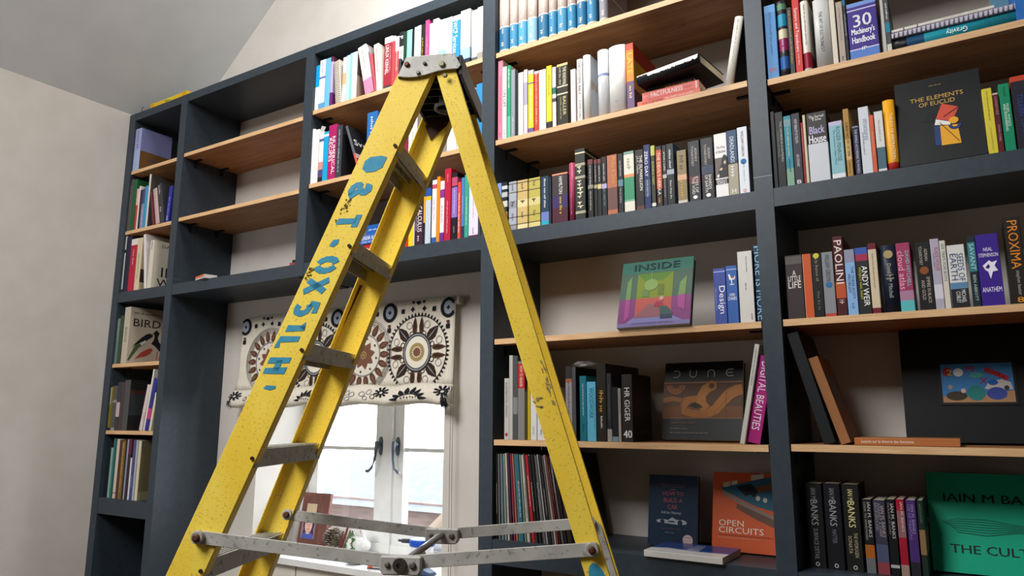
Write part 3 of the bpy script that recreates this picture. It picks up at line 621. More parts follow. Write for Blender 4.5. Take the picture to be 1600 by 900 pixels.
(-1.3866, 0.02, 3.066, 0.0462, 0.285, 0.2, 0, '#a09088', 'grey and blue bound volume, fifth along topmost shelf, bay beside ladder', 'encyclopaedia volumes on the topmost shelf', {'sb': [(0, 0.03, '#a8988c'), (0.03, 0.05, '#d8c8b0'), (0.05, 0.4, '#2c6a8e'), (0.4, 0.42, '#d8d0c4')], 't': [('~', '#e8dcc8', 0.62, 0.72, 0.3), ('~', '#e8dcc8', 0.84, 0.92, 0.45), ('~', '#e0d4c0', 0.1, 0.56, 0.3)], 'rnd': 1}),
(-1.337, 0.02, 3.066, 0.0374, 0.285, 0.2, 0, '#a09088', 'grey and blue bound volume, sixth along topmost shelf, bay beside ladder', 'encyclopaedia volumes on the topmost shelf', {'sb': [(0, 0.03, '#a8988c'), (0.03, 0.05, '#d8c8b0'), (0.05, 0.4, '#3c82a8'), (0.4, 0.42, '#d8d0c4')], 't': [('~', '#e8dcc8', 0.62, 0.72, 0.3), ('~', '#e8dcc8', 0.84, 0.92, 0.45), ('~', '#e0d4c0', 0.1, 0.56, 0.3)], 'rnd': 1}),
(-1.2971, 0.02, 3.066, 0.0433, 0.285, 0.2, 0, '#a09088', 'grey and blue bound volume, seventh along topmost shelf, bay beside ladder', 'encyclopaedia volumes on the topmost shelf', {'sb': [(0, 0.03, '#a8988c'), (0.03, 0.05, '#d8c8b0'), (0.05, 0.4, '#4a8cb0'), (0.4, 0.42, '#d8d0c4')], 't': [('~', '#e8dcc8', 0.62, 0.72, 0.3), ('~', '#e8dcc8', 0.84, 0.92, 0.45), ('~', '#e0d4c0', 0.1, 0.56, 0.3)], 'rnd': 1}),
(-1.2509, 0.02, 3.066, 0.0387, 0.285, 0.2, 0, '#a09088', 'grey and blue bound volume, eighth along topmost shelf, bay beside ladder', 'encyclopaedia volumes on the topmost shelf', {'sb': [(0, 0.03, '#a8988c'), (0.03, 0.05, '#d8c8b0'), (0.05, 0.4, '#3a80a6'), (0.4, 0.42, '#d8d0c4')], 't': [('~', '#e8dcc8', 0.62, 0.72, 0.3), ('~', '#e8dcc8', 0.84, 0.92, 0.45), ('~', '#e0d4c0', 0.1, 0.56, 0.3)], 'rnd': 1}),
(-1.2086, 0.02, 3.066, 0.0416, 0.285, 0.2, 0, '#a09088', 'grey and blue bound volume, ninth along topmost shelf, bay beside ladder', 'encyclopaedia volumes on the topmost shelf', {'sb': [(0, 0.03, '#a8988c'), (0.03, 0.05, '#d8c8b0'), (0.05, 0.4, '#2e6e96'), (0.4, 0.42, '#d8d0c4')], 't': [('~', '#e8dcc8', 0.62, 0.72, 0.3), ('~', '#e8dcc8', 0.84, 0.92, 0.45), ('~', '#e0d4c0', 0.1, 0.56, 0.3)], 'rnd': 1}),
(-1.1642, 0.02, 3.066, 0.043, 0.285, 0.2, 0, '#a09088', 'grey and blue bound volume, tenth along topmost shelf, bay beside ladder', 'encyclopaedia volumes on the topmost shelf', {'sb': [(0, 0.03, '#a8988c'), (0.03, 0.05, '#d8c8b0'), (0.05, 0.4, '#3a7ca2'), (0.4, 0.42, '#d8d0c4')], 't': [('~', '#e8dcc8', 0.62, 0.72, 0.3), ('~', '#e8dcc8', 0.84, 0.92, 0.45), ('~', '#e0d4c0', 0.1, 0.56, 0.3)], 'rnd': 1}),
(-1.1102, 0.02, 3.066, 0.0368, 0.285, 0.2, 0, '#8c868c', 'grey bound volume set apart at row end, eleventh along topmost shelf, bay beside ladder', 'encyclopaedia volumes on the topmost shelf', {'sb': [(0, 0.03, '#a8988c'), (0.03, 0.05, '#d8c8b0'), (0.05, 0.4, '#8a8890'), (0.4, 0.42, '#d8d0c4')], 't': [('~', '#e8dcc8', 0.62, 0.72, 0.3), ('~', '#e8dcc8', 0.84, 0.92, 0.45), ('~', '#e0d4c0', 0.1, 0.56, 0.3)], 'rnd': 1}),
(-1.572, 0.012, 2.6748, 0.0234, 0.3518, 0.17, 0, '#dc7c90', 'pink hardback by the post, first along second shelf, bay beside ladder', 'books in the bay beside the ladder', {'fb': [(0, 1, '#d8ccc0')], 't': [('~', '#a03850', 0.2, 0.8, 0.25), ('~', '#b04058', 0.9, 0.95, 0.5)]}),
(-1.5499, 0.012, 2.6748, 0.0201, 0.3195, 0.19, 0, '#e4e4e0', 'white book lettered ON OFF, second along second shelf, bay beside ladder', 'books in the bay beside the ladder', {'t': [('ON OFF', '#3a3a3a', 0.32, 0.56, 0.7), ('~', '#9a9a98', 0.62, 0.72, 0.3), ('~', '#2a2a2a', 0.86, 0.97, 0.4)]}),
(-1.5263, 0.012, 2.6748, 0.0155, 0.3192, 0.18, 0, '#1c9a6c', 'emerald green book, third along second shelf, bay beside ladder', 'books in the bay beside the ladder', {'sb': [(0, 0.3, '#5ab894')], 'fb': [(0, 1, '#e0ddd6')], 't': [('~', '#e8f8f0', 0.05, 0.32, 0.5)]}),
(-1.5083, 0.012, 2.6748, 0.0198, 0.2954, 0.19, 0, '#8a9098', 'grey book with dark mottling, fourth along second shelf, bay beside ladder', 'books in the bay beside the ladder', {'t': [('~', '#d8dce0', 0.7, 0.95, 0.4)]}),
(-1.4875, 0.012, 2.6748, 0.0128, 0.2862, 0.19, 0, '#1c2422', 'black book beside grey one, fifth along second shelf, bay beside ladder', 'books in the bay beside the ladder', {}),
(-1.4732, 0.012, 2.6748, 0.0235, 0.2727, 0.19, 0, '#eae8e4', 'white paperback with faint title, sixth along second shelf, bay beside ladder', 'books in the bay beside the ladder', {'t': [('~', '#b4b0ac', 0.25, 0.8, 0.25)]}),
(-1.4468, 0.012, 2.6748, 0.0175, 0.2792, 0.19, 0, '#e2ccd0', 'pale pink book with navy figure, seventh along second shelf, bay beside ladder', 'books in the bay beside the ladder', {'sb': [(0.45, 0.8, '#a8a0b8'), (0, 0.1, '#e8c8d0')]}),
(-1.426, 0.012, 2.6748, 0.0255, 0.2702, 0.19, 0, '#e6cc38', 'yellow book with purple edges, eighth along second shelf, bay beside ladder', 'books in the bay beside the ladder', {'sb': [(0, 0.08, '#6a5a8c'), (0.78, 0.8, '#5a4a80'), (0.94, 1, '#c8c0c8')], 't': [('~', '#f4f0d8', 0.3, 0.85, 0.4)]}),
(-1.3976, 0.012, 2.6748, 0.021, 0.2587, 0.19, 0, '#d43c28', 'vermilion red paperback, ninth along second shelf, bay beside ladder', 'books in the bay beside the ladder', {'sb': [(0.96, 1, '#c8c0d4')], 't': [('~', '#f4c0a8', 0.05, 0.9, 0.45)]}),
(-1.3748, 0.012, 2.6748, 0.0311, 0.2579, 0.19, 0, '#e2eef0', 'white book with pale cyan title, tenth along second shelf, bay beside ladder', 'books in the bay beside the ladder', {'t': [('~', '#a8d4dc', 0.1, 0.75, 0.35), ('~', '#80c0d4', 0.88, 0.93, 0.3)]}),
(-1.3409, 0.012, 2.6748, 0.0242, 0.2666, 0.19, 0, '#e8cc24', 'yellow book with black label, eleventh along second shelf, bay beside ladder', 'books in the bay beside the ladder', {'sb': [(0, 0.11, '#26241c')], 't': [('~', '#6a5c14', 0.15, 0.5, 0.28)]}),
(-1.3138, 0.012, 2.6748, 0.0166, 0.2545, 0.19, 0, '#e2d4d6', 'white-pink book with green patch, twelfth along second shelf, bay beside ladder', 'books in the bay beside the ladder', {'sb': [(0.55, 0.66, '#2c6a58'), (0.42, 0.48, '#4a4048')]}),
(-1.2931, 0.012, 2.6748, 0.0488, 0.2599, 0.19, 0, '#26241c', 'black boxed set with gold trim, thirteenth along second shelf, bay beside ladder', 'books in the bay beside the ladder', {'sb': [(0, 0.02, '#b8a45c'), (0.5, 0.52, '#d8ccb0'), (0.62, 0.64, '#d8ccb0'), (0.96, 1, '#c8b87c')], 'fb': [(0, 1, '#5c5034')], 't': [('THE KNOWALL', '#e4dcc4', 0.06, 0.38, 0.3, 0.2), ('~', '#c8bc90', 0.06, 0.34, 0.2, -0.2), ('BALLER', '#d8c88c', 0.54, 0.88, 0.26, 0.18), ('~', '#a89c78', 0.54, 0.9, 0.2, -0.15)]}),
(-1.2318, 0.012, 2.6748, 0.0213, 0.2225, 0.19, 0, '#e6dada', 'pale pink-white paperback, fourteenth along second shelf, bay beside ladder', 'books in the bay beside the ladder', {'t': [('~', '#d4b4b4', 0.1, 0.6, 0.4)]}),
(-1.2036, 0.012, 2.6748, 0.0211, 0.2575, 0.19, 0, '#e6e2de', 'white paperback with black serif capitals, fifteenth along second shelf, bay beside ladder', 'books in the bay beside the ladder', {'t': [('THE SYSTEMS BIBLE', '#2a2a2a', 0.03, 0.57, 0.5), ('JOHN GALL', '#2a2a2a', 0.66, 0.98, 0.5)]}),
(-1.1802, 0.012, 2.6748, 0.0313, 0.2674, 0.16, 0, '#eceae6', 'white hardback, gold letters on cover, sixteenth along second shelf, bay beside ladder', 'books in the bay beside the ladder', {'fb': [(0, 1, '#d8dce0')], 'ft': [('IN', '#c8a050', 0.55, 0.1, 0.4, 0.13)], 'rnd': 1}),
(-1.1184, 0.012, 2.6748, 0.0429, 0.2704, 0.19, 0, '#e8eaec', 'white rounded hardback with blue emblem, seventeenth along second shelf, bay beside ladder', 'books in the bay beside the ladder', {'sb': [(0.6, 0.64, '#8a98c0')], 't': [('~', '#b8bcc4', 0.5, 0.8, 0.2)], 'rnd': 1}),
(-1.0711, 0.012, 2.6808, 0.067, 0.2649, 0.19, 0, '#eceae6', 'thickest plain white hardback, eighteenth along second shelf, bay beside ladder', 'books in the bay beside the ladder', {'t': [('~', '#d8d4cc', 0.25, 0.75, 0.12), ('~', '#8a8a8a', 0.84, 0.9, 0.3)], 'rnd': 1}),
(-0.9968, 0.012, 2.6748, 0.0296, 0.2622, 0.2283, 0, '#d8852c', 'orange and purple hardback, yellow cover letters, nineteenth along second shelf, bay beside ladder', 'books in the bay beside the ladder', {'sb': [(0, 0.42, '#6a5070'), (0.9, 1, '#c84a30')], 'fb': [(0, 0.3, '#5a3048'), (0.3, 0.75, '#dca828'), (0.75, 1, '#b83c24')], 't': [('LATE', '#f0c838', 0.15, 0.55, 0.7), ('~', '#e0d8b0', 0.65, 0.85, 0.5)]}),
(-0.6368, 0.012, 2.6748, 0.0293, 0.2484, 0.2, 0.189, '#e2ddd0', 'ivory book leaning on the post, twentieth along second shelf, bay beside ladder', 'books in the bay beside the ladder', {'fb': [(0, 1, '#26262a')], 't': [('~', '#a8a498', 0.05, 0.65, 0.3)], 'rnd': 1}),
(-1.5729, 0.012, 2.2843, 0.0195, 0.2073, 0.13, 0, '#8094cc', 'periwinkle blue paperback, first along painted ledge, bay beside ladder', 'paperbacks on the painted ledge beside the ladder', {}),
(-1.5514, 0.012, 2.2843, 0.0268, 0.2063, 0.13, 0, '#20242a', 'black paperback with white blocks, second along painted ledge, bay beside ladder', 'paperbacks on the painted ledge beside the ladder', {'sb': [(0.86, 0.93, '#c8ccc8'), (0.7, 0.8, '#b8b8b4'), (0.5, 0.62, '#c8c4bc'), (0.3, 0.4, '#b07850')]}),
(-1.5173, 0.012, 2.2843, 0.0365, 0.2029, 0.13, 0, '#a4a8b4', 'silver classic paperback with engraved spine, third along painted ledge, bay beside ladder', 'paperbacks on the painted ledge beside the ladder', {'sb': [(0, 0.1, '#8c909c'), (0.1, 0.12, '#5a5238'), (0.25, 0.27, '#5a5238'), (0.45, 0.6, '#8c909c'), (0.76, 0.78, '#5a5238'), (0.94, 0.96, '#5a5238')], 't': [('~', '#3c3626', 0.42, 0.52, 0.55), ('~', '#5a5238', 0.05, 0.2, 0.35), ('~', '#5a5238', 0.66, 0.8, 0.35)]}),
(-1.477, 0.012, 2.2843, 0.048, 0.2015, 0.13, 0, '#c8ac70', 'tan classic paperback with engraved spine, fourth along painted ledge, bay beside ladder', 'paperbacks on the painted ledge beside the ladder', {'sb': [(0, 0.1, '#e0cc98'), (0.1, 0.12, '#5a5238'), (0.25, 0.27, '#5a5238'), (0.45, 0.6, '#e0cc98'), (0.76, 0.78, '#5a5238'), (0.94, 0.96, '#5a5238')], 't': [('~', '#3c3626', 0.42, 0.52, 0.55), ('~', '#5a5238', 0.05, 0.2, 0.35), ('~', '#5a5238', 0.66, 0.8, 0.35)]}),
(-1.4242, 0.012, 2.2843, 0.0522, 0.2008, 0.13, 0, '#b8aa54', 'olive classic paperback with engraved spine, fifth along painted ledge, bay beside ladder', 'paperbacks on the painted ledge beside the ladder', {'sb': [(0, 0.1, '#d0c484'), (0.1, 0.12, '#5a5238'), (0.25, 0.27, '#5a5238'), (0.45, 0.6, '#d0c484'), (0.76, 0.78, '#5a5238'), (0.94, 0.96, '#5a5238')], 't': [('~', '#3c3626', 0.42, 0.52, 0.55), ('~', '#5a5238', 0.05, 0.2, 0.35), ('~', '#5a5238', 0.66, 0.8, 0.35)]}),
(-1.368, 0.012, 2.2843, 0.0349, 0.1983, 0.13, 0, '#1f3a50', 'navy paperback with teal foot, sixth along painted ledge, bay beside ladder', 'paperbacks on the painted ledge beside the ladder', {'sb': [(0, 0.09, '#2aa0b8'), (0.09, 0.27, '#6a7cb8')], 't': [('~', '#e8ecec', 0.05, 0.65, 0.35)]}),
(-1.3324, 0.012, 2.2843, 0.0101, 0.1924, 0.13, 0, '#26242a', 'thin black paperback, seventh along painted ledge, bay beside ladder', 'paperbacks on the painted ledge beside the ladder', {}),
(-1.3187, 0.012, 2.2843, 0.0681, 0.1988, 0.13, 0, '#4a2030', 'fat space-opera paperback, orange top, eighth along painted ledge, bay beside ladder', 'paperbacks on the painted ledge beside the ladder', {'sb': [(0.55, 0.97, '#3a3438'), (0.97, 1, '#e0906c'), (0.3, 0.55, '#3c2c5c')], 't': [('HAMILTON', '#ece4e4', 0.07, 0.42, 0.22, 0.06), ('~', '#d8b830', 0.48, 0.85, 0.22, 0.06)]}),
(-1.2471, 0.012, 2.2843, 0.0257, 0.2312, 0.17, 0, '#9a3a58', 'tall rose-pink hardback, ninth along painted ledge, bay beside ladder', 'paperbacks on the painted ledge beside the ladder', {'t': [('~', '#c87890', 0.1, 0.9, 0.25)], 'rnd': 1}),
(-1.218, 0.012, 2.2843, 0.0425, 0.2804, 0.17, 0, '#2c302c', 'tall black hardback with cream bands, tenth along painted ledge, bay beside ladder', 'paperbacks on the painted ledge beside the ladder', {'sb': [(0.93, 0.95, '#d8d0b0'), (0.78, 0.79, '#d8d0b0'), (0.76, 0.77, '#d8d0b0'), (0.6, 0.61, '#d8d0b0'), (0.58, 0.59, '#d8d0b0'), (0.11, 0.12, '#d8d0b0'), (0.09, 0.1, '#d8d0b0')], 't': [('~', '#d8d0b0', 0.25, 0.4, 0.7), ('~', '#d8d0b0', 0.45, 0.88, 0.7)]}),
(-1.1644, 0.012, 2.2843, 0.022, 0.2291, 0.13, 0, '#1e1e20', 'black science-fiction paperback, eleventh along painted ledge, bay beside ladder', 'paperbacks on the painted ledge beside the ladder', {'sb': [(0.5, 0.56, '#8a8478'), (0.92, 1, '#6a3030')], 't': [('~', '#e0dcdc', 0.1, 0.48, 0.35), ('~', '#d0cccc', 0.55, 0.88, 0.3)]}),
(-1.1388, 0.012, 2.2843, 0.0131, 0.224, 0.13, 0, '#1e1e20', 'thin black science-fiction paperback, twelfth along painted ledge, bay beside ladder', 'paperbacks on the painted ledge beside the ladder', {'sb': [(0.5, 0.56, '#a8a078'), (0.93, 1, '#6a3030')], 't': [('~', '#d0cccc', 0.1, 0.4, 0.4)]}),
(-1.1246, 0.012, 2.2843, 0.0163, 0.2237, 0.13, 0, '#1e1e20', 'thin black paperback with cream patch, thirteenth along painted ledge, bay beside ladder', 'paperbacks on the painted ledge beside the ladder', {'sb': [(0.48, 0.56, '#d0b888'), (0.93, 1, '#6a3030')], 't': [('~', '#d8d4d4', 0.12, 0.4, 0.4)]}),
(-1.1072, 0.012, 2.2843, 0.0204, 0.2286, 0.13, 0, '#1e1e24', 'black paperback with violet patch, fourteenth along painted ledge, bay beside ladder', 'paperbacks on the painted ledge beside the ladder', {'sb': [(0.46, 0.54, '#a8a8d0')], 't': [('~', '#d8d4d4', 0.12, 0.42, 0.4), ('~', '#6a8a94', 0.55, 0.85, 0.5)]}),
(-1.0847, 0.012, 2.2843, 0.04, 0.2292, 0.13, 0, '#b06a4c', 'rust-orange thick paperback, fifteenth along painted ledge, bay beside ladder', 'paperbacks on the painted ledge beside the ladder', {'sb': [(0.08, 0.45, '#6a4a44')], 't': [('Philip K Dick', '#d89c50', 0.04, 0.5, 0.5, 0.1)]}),
(-1.0418, 0.012, 2.2843, 0.0206, 0.2274, 0.13, 0, '#1e2024', 'black paperback with blue picture, sixteenth along painted ledge, bay beside ladder', 'paperbacks on the painted ledge beside the ladder', {'sb': [(0.45, 0.56, '#5a8090')], 't': [('~', '#d0d0d0', 0.12, 0.4, 0.35), ('~', '#c0c0c0', 0.58, 0.85, 0.35)]}),
(-1.0177, 0.012, 2.2843, 0.04, 0.2296, 0.13, 0, '#dcd8c8', 'white paperback with green panel, seventeenth along painted ledge, bay beside ladder', 'paperbacks on the painted ledge beside the ladder', {'sb': [(0.95, 1, '#7a9a8c'), (0.57, 0.62, '#d8905c'), (0.2, 0.57, '#3c8c68'), (0.17, 0.2, '#7aa898')], 't': [('~', '#9a968c', 0.12, 0.3, 0.5)]}),
(-0.9729, 0.012, 2.2843, 0.0316, 0.2282, 0.13, 0, '#22201e', 'black paperback with white serif title, eighteenth along painted ledge, bay beside ladder', 'paperbacks on the painted ledge beside the ladder', {'sb': [(0, 0.07, '#5a3430')], 't': [('THE SILMARILLION', '#ece8e0', 0.1, 0.68, 0.36, 0.2), ('J.R.R. Tolkien', '#d8d4cc', 0.1, 0.4, 0.28, -0.22)]}),
(-0.9397, 0.012, 2.2843, 0.0241, 0.2408, 0.13, 0, '#1c2a5c', 'navy thriller with bold white title, nineteenth along painted ledge, bay beside ladder', 'paperbacks on the painted ledge beside the ladder', {'sb': [(0.2, 0.45, '#3a4a6a')], 't': [('ZERO DAY', '#f0f2f8', 0.1, 0.5, 0.5, -0.1), ('~', '#c8d0e0', 0.55, 0.82, 0.3)]}),
(-0.9129, 0.012, 2.2843, 0.0156, 0.2328, 0.13, 0, '#33342c', 'charcoal paperback with lime lettering, twentieth along painted ledge, bay beside ladder', 'paperbacks on the painted ledge beside the ladder', {'sb': [(0.84, 1, '#b8bc60'), (0.03, 0.08, '#d8d8d0')], 't': [('BURNING CREST', '#c8cc48', 0.26, 0.82, 0.4)]}),
(-0.8936, 0.012, 2.2843, 0.0211, 0.2249, 0.13, 0, '#2c2024', 'orange and black paperback, twenty-first along painted ledge, bay beside ladder', 'paperbacks on the painted ledge beside the ladder', {'sb': [(0.3, 0.94, '#b8502e')], 't': [("THE DEVIL'S NEBULA", '#f4e8dc', 0.1, 0.8, 0.5), ('~', '#e0a030', 0.85, 0.95, 0.5)]}),
(-0.8699, 0.012, 2.2843, 0.0149, 0.224, 0.13, 0, '#1e2024', 'black paperback with photo square, twenty-second along painted ledge, bay beside ladder', 'paperbacks on the painted ledge beside the ladder', {'sb': [(0.46, 0.52, '#b8b4b0')], 't': [('ARTHUR C CLARKE', '#e0e0e0', 0.1, 0.42, 0.4), ('~', '#c8c8c8', 0.56, 0.86, 0.3)]}),
(-0.8544, 0.012, 2.2843, 0.0268, 0.2265, 0.13, 0, '#1e2024', 'black paperback with blue upper edge, twenty-third along painted ledge, bay beside ladder', 'paperbacks on the painted ledge beside the ladder', {'sb': [(0.5, 0.58, '#a0a4b0')], 'fb': [(0, 1, '#4a648c')], 't': [('~', '#e4e4e8', 0.1, 0.42, 0.4), ('~', '#d0d0d0', 0.6, 0.9, 0.35)]}),
(-0.8163, 0.012, 2.2843, 0.0338, 0.1939, 0.13, 0, '#8a7a58', 'brown and tan old paperback, twenty-fourth along painted ledge, bay beside ladder', 'paperbacks on the painted ledge beside the ladder', {'sb': [(0.44, 0.54, '#d0a480'), (0, 0.06, '#c8c0b0')], 't': [('~', '#5a4a34', 0.1, 0.42, 0.6), ('~', '#c89848', 0.58, 0.92, 0.6)]}),
(-0.7753, 0.012, 2.2843, 0.0403, 0.2189, 0.13, 0, '#26262c', 'dark paperback with a red nebula, twenty-fifth along painted ledge, bay beside ladder', 'paperbacks on the painted ledge beside the ladder', {'sb': [(0.3, 0.42, '#5a2630')], 't': [('ADRIAN', '#c4bcb4', 0.12, 0.34, 0.2, 0.18), ('TCHAIKOVSKY', '#c4bcb4', 0.08, 0.42, 0.2, -0.12), ('EYES OF', '#e8e0d8', 0.6, 0.86, 0.24, 0.18), ('THE VOID', '#e8e0d8', 0.6, 0.88, 0.24, -0.12), ('.', '#f0f0f0', 0.9, 0.96, 0.4)]}),
(-0.7305, 0.012, 2.2843, 0.0421, 0.2194, 0.13, 0, '#26272c', 'dark paperback with a blue glow, twenty-sixth along painted ledge, bay beside ladder', 'paperbacks on the painted ledge beside the ladder', {'sb': [(0.42, 0.55, '#343e54')], 't': [('ADRIAN', '#c4bcb4', 0.16, 0.34, 0.2, 0.18), ('TCHAIKOVSKY', '#c4bcb4', 0.1, 0.44, 0.2, -0.12), ('SHARDS', '#e8e0d8', 0.6, 0.84, 0.24, 0.18), ('OF EARTH', '#e8e0d8', 0.6, 0.88, 0.24, -0.12), ('.', '#f0f0f0', 0.9, 0.96, 0.4)]}),
(-0.6828, 0.012, 2.2843, 0.0425, 0.2259, 0.13, 0, '#e8e6e4', 'white fantasy paperback with hooded figure, twenty-seventh along painted ledge, bay beside ladder', 'paperbacks on the painted ledge beside the ladder', {'sb': [(0.2, 0.28, '#22201f'), (0.3, 0.62, '#6a625c')], 't': [('The Way', '#4a4644', 0.2, 0.25, 0.7, 0, 'h'), ('of Shadows', '#4a4644', 0.26, 0.31, 0.8, 0, 'h'), ('BRENT', '#e8e6e4', 0.73, 0.77, 0.8, 0, 'h'), ('WEEKS', '#e8e6e4', 0.77, 0.81, 0.8, 0, 'h')], 'hood': 1}),
(-0.6391, 0.012, 2.2843, 0.0331, 0.2291, 0.13, 0, '#2c4868', 'blue and grey paperback, twenty-eighth along painted ledge, bay beside ladder', 'paperbacks on the painted ledge beside the ladder', {'sb': [(0, 0.48, '#a49c88'), (0.48, 0.52, '#1a2030')], 't': [('DEADLANDS', '#e4ecf4', 0.1, 0.5, 0.4), ('~', '#e8e4dc', 0.55, 0.75, 0.6), ('H', '#f0f0ec', 0.9, 0.97, 0.4, 0, 'h')]}),
(-0.6035, 0.012, 2.2843, 0.0326, 0.2329, 0.13, 0, '#dce0e6', 'thick white paperback with blue dot, twenty-ninth along painted ledge, bay beside ladder', 'paperbacks on the painted ledge beside the ladder', {'fb': [(0, 1, '#9a9a98')], 't': [('WILLIAM GIBSON', '#3a3c44', 0.06, 0.44, 0.26), ('~', '#b8c8d8', 0.54, 0.84, 0.3), ('o', '#c85030', 0.93, 0.98, 0.3, 0, 'h')], 'dot': (0.48, '#2070a8')}),
(-0.7069, 0.012, 1.8549, 0.0398, 0.1871, 0.22, 0, '#44549c', 'indigo book with large white word, first along upper shelf below ledge, bay beside ladder', 'books in the bay beside the ladder', {'sb': [(0.93, 0.95, '#9aa4d0')], 't': [('Design', '#f0f0f8', 0.32, 0.86, 0.62, 0.1), ('~', '#a8b0d8', 0.34, 0.75, 0.12, -0.35)]}),
(-0.6648, 0.012, 1.8549, 0.0348, 0.1917, 0.22, 0, '#3c62a8', 'blue book with white chair picture, second along upper shelf below ledge, bay beside ladder', 'books in the bay beside the ladder', {'sb': [(0.93, 0.94, '#c8d0e8')], 't': [('1000', '#f0f0f8', 0.48, 0.53, 0.5, 0, 'h'), ('CHAIRS', '#f0f0f8', 0.54, 0.6, 0.8, 0, 'h'), ('~', '#c8d0e8', 0.62, 0.66, 0.8)], 'chair': 1}),
(-0.6249, 0.012, 1.8549, 0.0468, 0.2352, 0.22, 0, '#d0cec8', 'white book in black slipcase, third along upper shelf below ledge, bay beside ladder', 'books in the bay beside the ladder', {'fb': [(0, 1, '#2a2a2c')], 't': [('~', '#5a5a58', 0.08, 0.3, 0.12, 0.1), ('~', '#5a5a58', 0.45, 0.55, 0.2), ('~', '#5a5a58', 0.88, 0.97, 0.15, 0.3)]}),
(-0.5759, 0.026, 1.8549, 0.0279, 0.2546, 0.22, 0, '#1f4060', 'navy book with jumbo pale capitals, fourth along upper shelf below ledge, bay beside ladder', 'books in the bay beside the ladder', {'t': [('MORE IS MORE', '#9cc8e0', 0.02, 0.97, 0.85)]}),
(-1.5359, 0.012, 1.4705, 0.0216, 0.2309, 0.22, 0, '#b4b0aa', 'pale grey book with spaced capitals, first along lower shelf, bay beside ladder', 'books in the bay beside the ladder', {'t': [('ELEMENTAL MAGIC', '#5a5856', 0.07, 0.64, 0.4)], 'dot': (0.08, '#a02844')}),
(-1.5139, 0.012, 1.4705, 0.0163, 0.3185, 0.22, 0, '#aeaca6', 'tall plain grey book, second along lower shelf, bay beside ladder', 'books in the bay beside the ladder', {}),
(-1.4965, 0.012, 1.4705, 0.0208, 0.3159, 0.22, 0, '#4a4a4e', 'dark book with pale middle block, third along lower shelf, bay beside ladder', 'books in the bay beside the ladder', {'sb': [(0.3, 0.5, '#7a7a7a')]}),
(-1.4748, 0.012, 1.4705, 0.0306, 0.2939, 0.22, 0, '#7a7674', 'grey art book with red label, fourth along lower shelf, bay beside ladder', 'books in the bay beside the ladder', {'sb': [(0.65, 0.97, '#a82a20')], 'fb': [(0, 0.65, '#5a5654'), (0.65, 0.97, '#8a1c14'), (0.97, 1, '#5a5654')], 't': [('HOW TO RENDER', '#e8c8bc', 0.06, 0.33, 0.4)]}),
(-1.4432, 0.012, 1.4705, 0.0104, 0.1772, 0.22, 0, '#3c3a20', 'thin olive-black book, fifth along lower shelf, bay beside ladder', 'books in the bay beside the ladder', {}),
(-1.4318, 0.012, 1.4705, 0.0124, 0.2175, 0.22, 0, '#b09a10', 'mustard yellow book, sixth along lower shelf, bay beside ladder', 'books in the bay beside the ladder', {}),
(-1.4184, 0.012, 1.4705, 0.0265, 0.1978, 0.22, 0, '#cac8c6', 'white book with small icons, seventh along lower shelf, bay beside ladder', 'books in the bay beside the ladder', {'t': [('~', '#5a5a5a', 0.76, 0.9, 0.3)]}),
(-1.3895, 0.012, 1.4705, 0.0363, 0.1971, 0.22, 0, '#cccccc', 'wider white book with small icons, eighth along lower shelf, bay beside ladder', 'books in the bay beside the ladder', {'t': [('~', '#5a5a5a', 0.8, 0.95, 0.35)]}),
(-1.2693, 0.012, 1.4705, 0.0264, 0.2673, 0.22, 0, '#8a8488', 'pale mauve spine with rust emblem, ninth along lower shelf, bay beside ladder', 'books in the bay beside the ladder', {'sb': [(0.78, 0.83, '#a05a44'), (0.83, 1, '#2e2c2e')], 't': [('~', '#3a3436', 0.2, 0.9, 0.3)]}),
(-1.2424, 0.012, 1.4705, 0.015, 0.2646, 0.22, 0, '#48484a', 'grey spine in dark jacket, tenth along lower shelf, bay beside ladder', 'books in the bay beside the ladder', {'fb': [(0, 1, '#1e1e20')]}),
(-1.212, 0.012, 1.4705, 0.0271, 0.2306, 0.22, 0, '#1c6878', 'deep teal book, eleventh along lower shelf, bay beside ladder', 'books in the bay beside the ladder', {'t': [('~', '#d8e4e4', 0.12, 0.62, 0.2), ('~', '#0c3844', 0.74, 0.86, 0.4)]}),
(-1.1833, 0.012, 1.4705, 0.0351, 0.2088, 0.22, 0, '#5cacca', 'light blue woodworking book, twelfth along lower shelf, bay beside ladder', 'books in the bay beside the ladder', {'t': [('WOODWORK', '#2c5c78', 0.1, 0.62, 0.45), ('~', '#3c7490', 0.1, 0.8, 0.14, 0.32)]}),
(-1.1449, 0.012, 1.4705, 0.037, 0.2721, 0.3, 0, '#28241f', 'tall black book with gold script, thirteenth along lower shelf, bay beside ladder', 'books in the bay beside the ladder', {'t': [('~', '#c89848', 0.35, 0.65, 0.5), ('~', '#d8d4cc', 0.68, 0.85, 0.3)]}),
(-1.1055, 0.012, 1.4705, 0.0179, 0.2371, 0.22, 0, '#2c2c30', 'dark grey book with pale foot label, fourteenth along lower shelf, bay beside ladder', 'books in the bay beside the ladder', {'sb': [(0, 0.18, '#9a9690')], 't': [('~', '#8a8a8a', 0.15, 0.7, 0.2)]}),
(-1.0868, 0.012, 1.4705, 0.0233, 0.1879, 0.22, 0, '#222226', 'squat black book with steel-blue foot, fifteenth along lower shelf, bay beside ladder', 'books in the bay beside the ladder', {'sb': [(0, 0.09, '#7a8c9c')]}),
(-1.0627, 0.012, 1.4705, 0.0104, 0.1838, 0.22, 0, '#a09890', 'thin pale grey book, sixteenth along lower shelf, bay beside ladder', 'books in the bay beside the ladder', {'t': [('~', '#5a4a48', 0.05, 0.5, 0.5)]}),
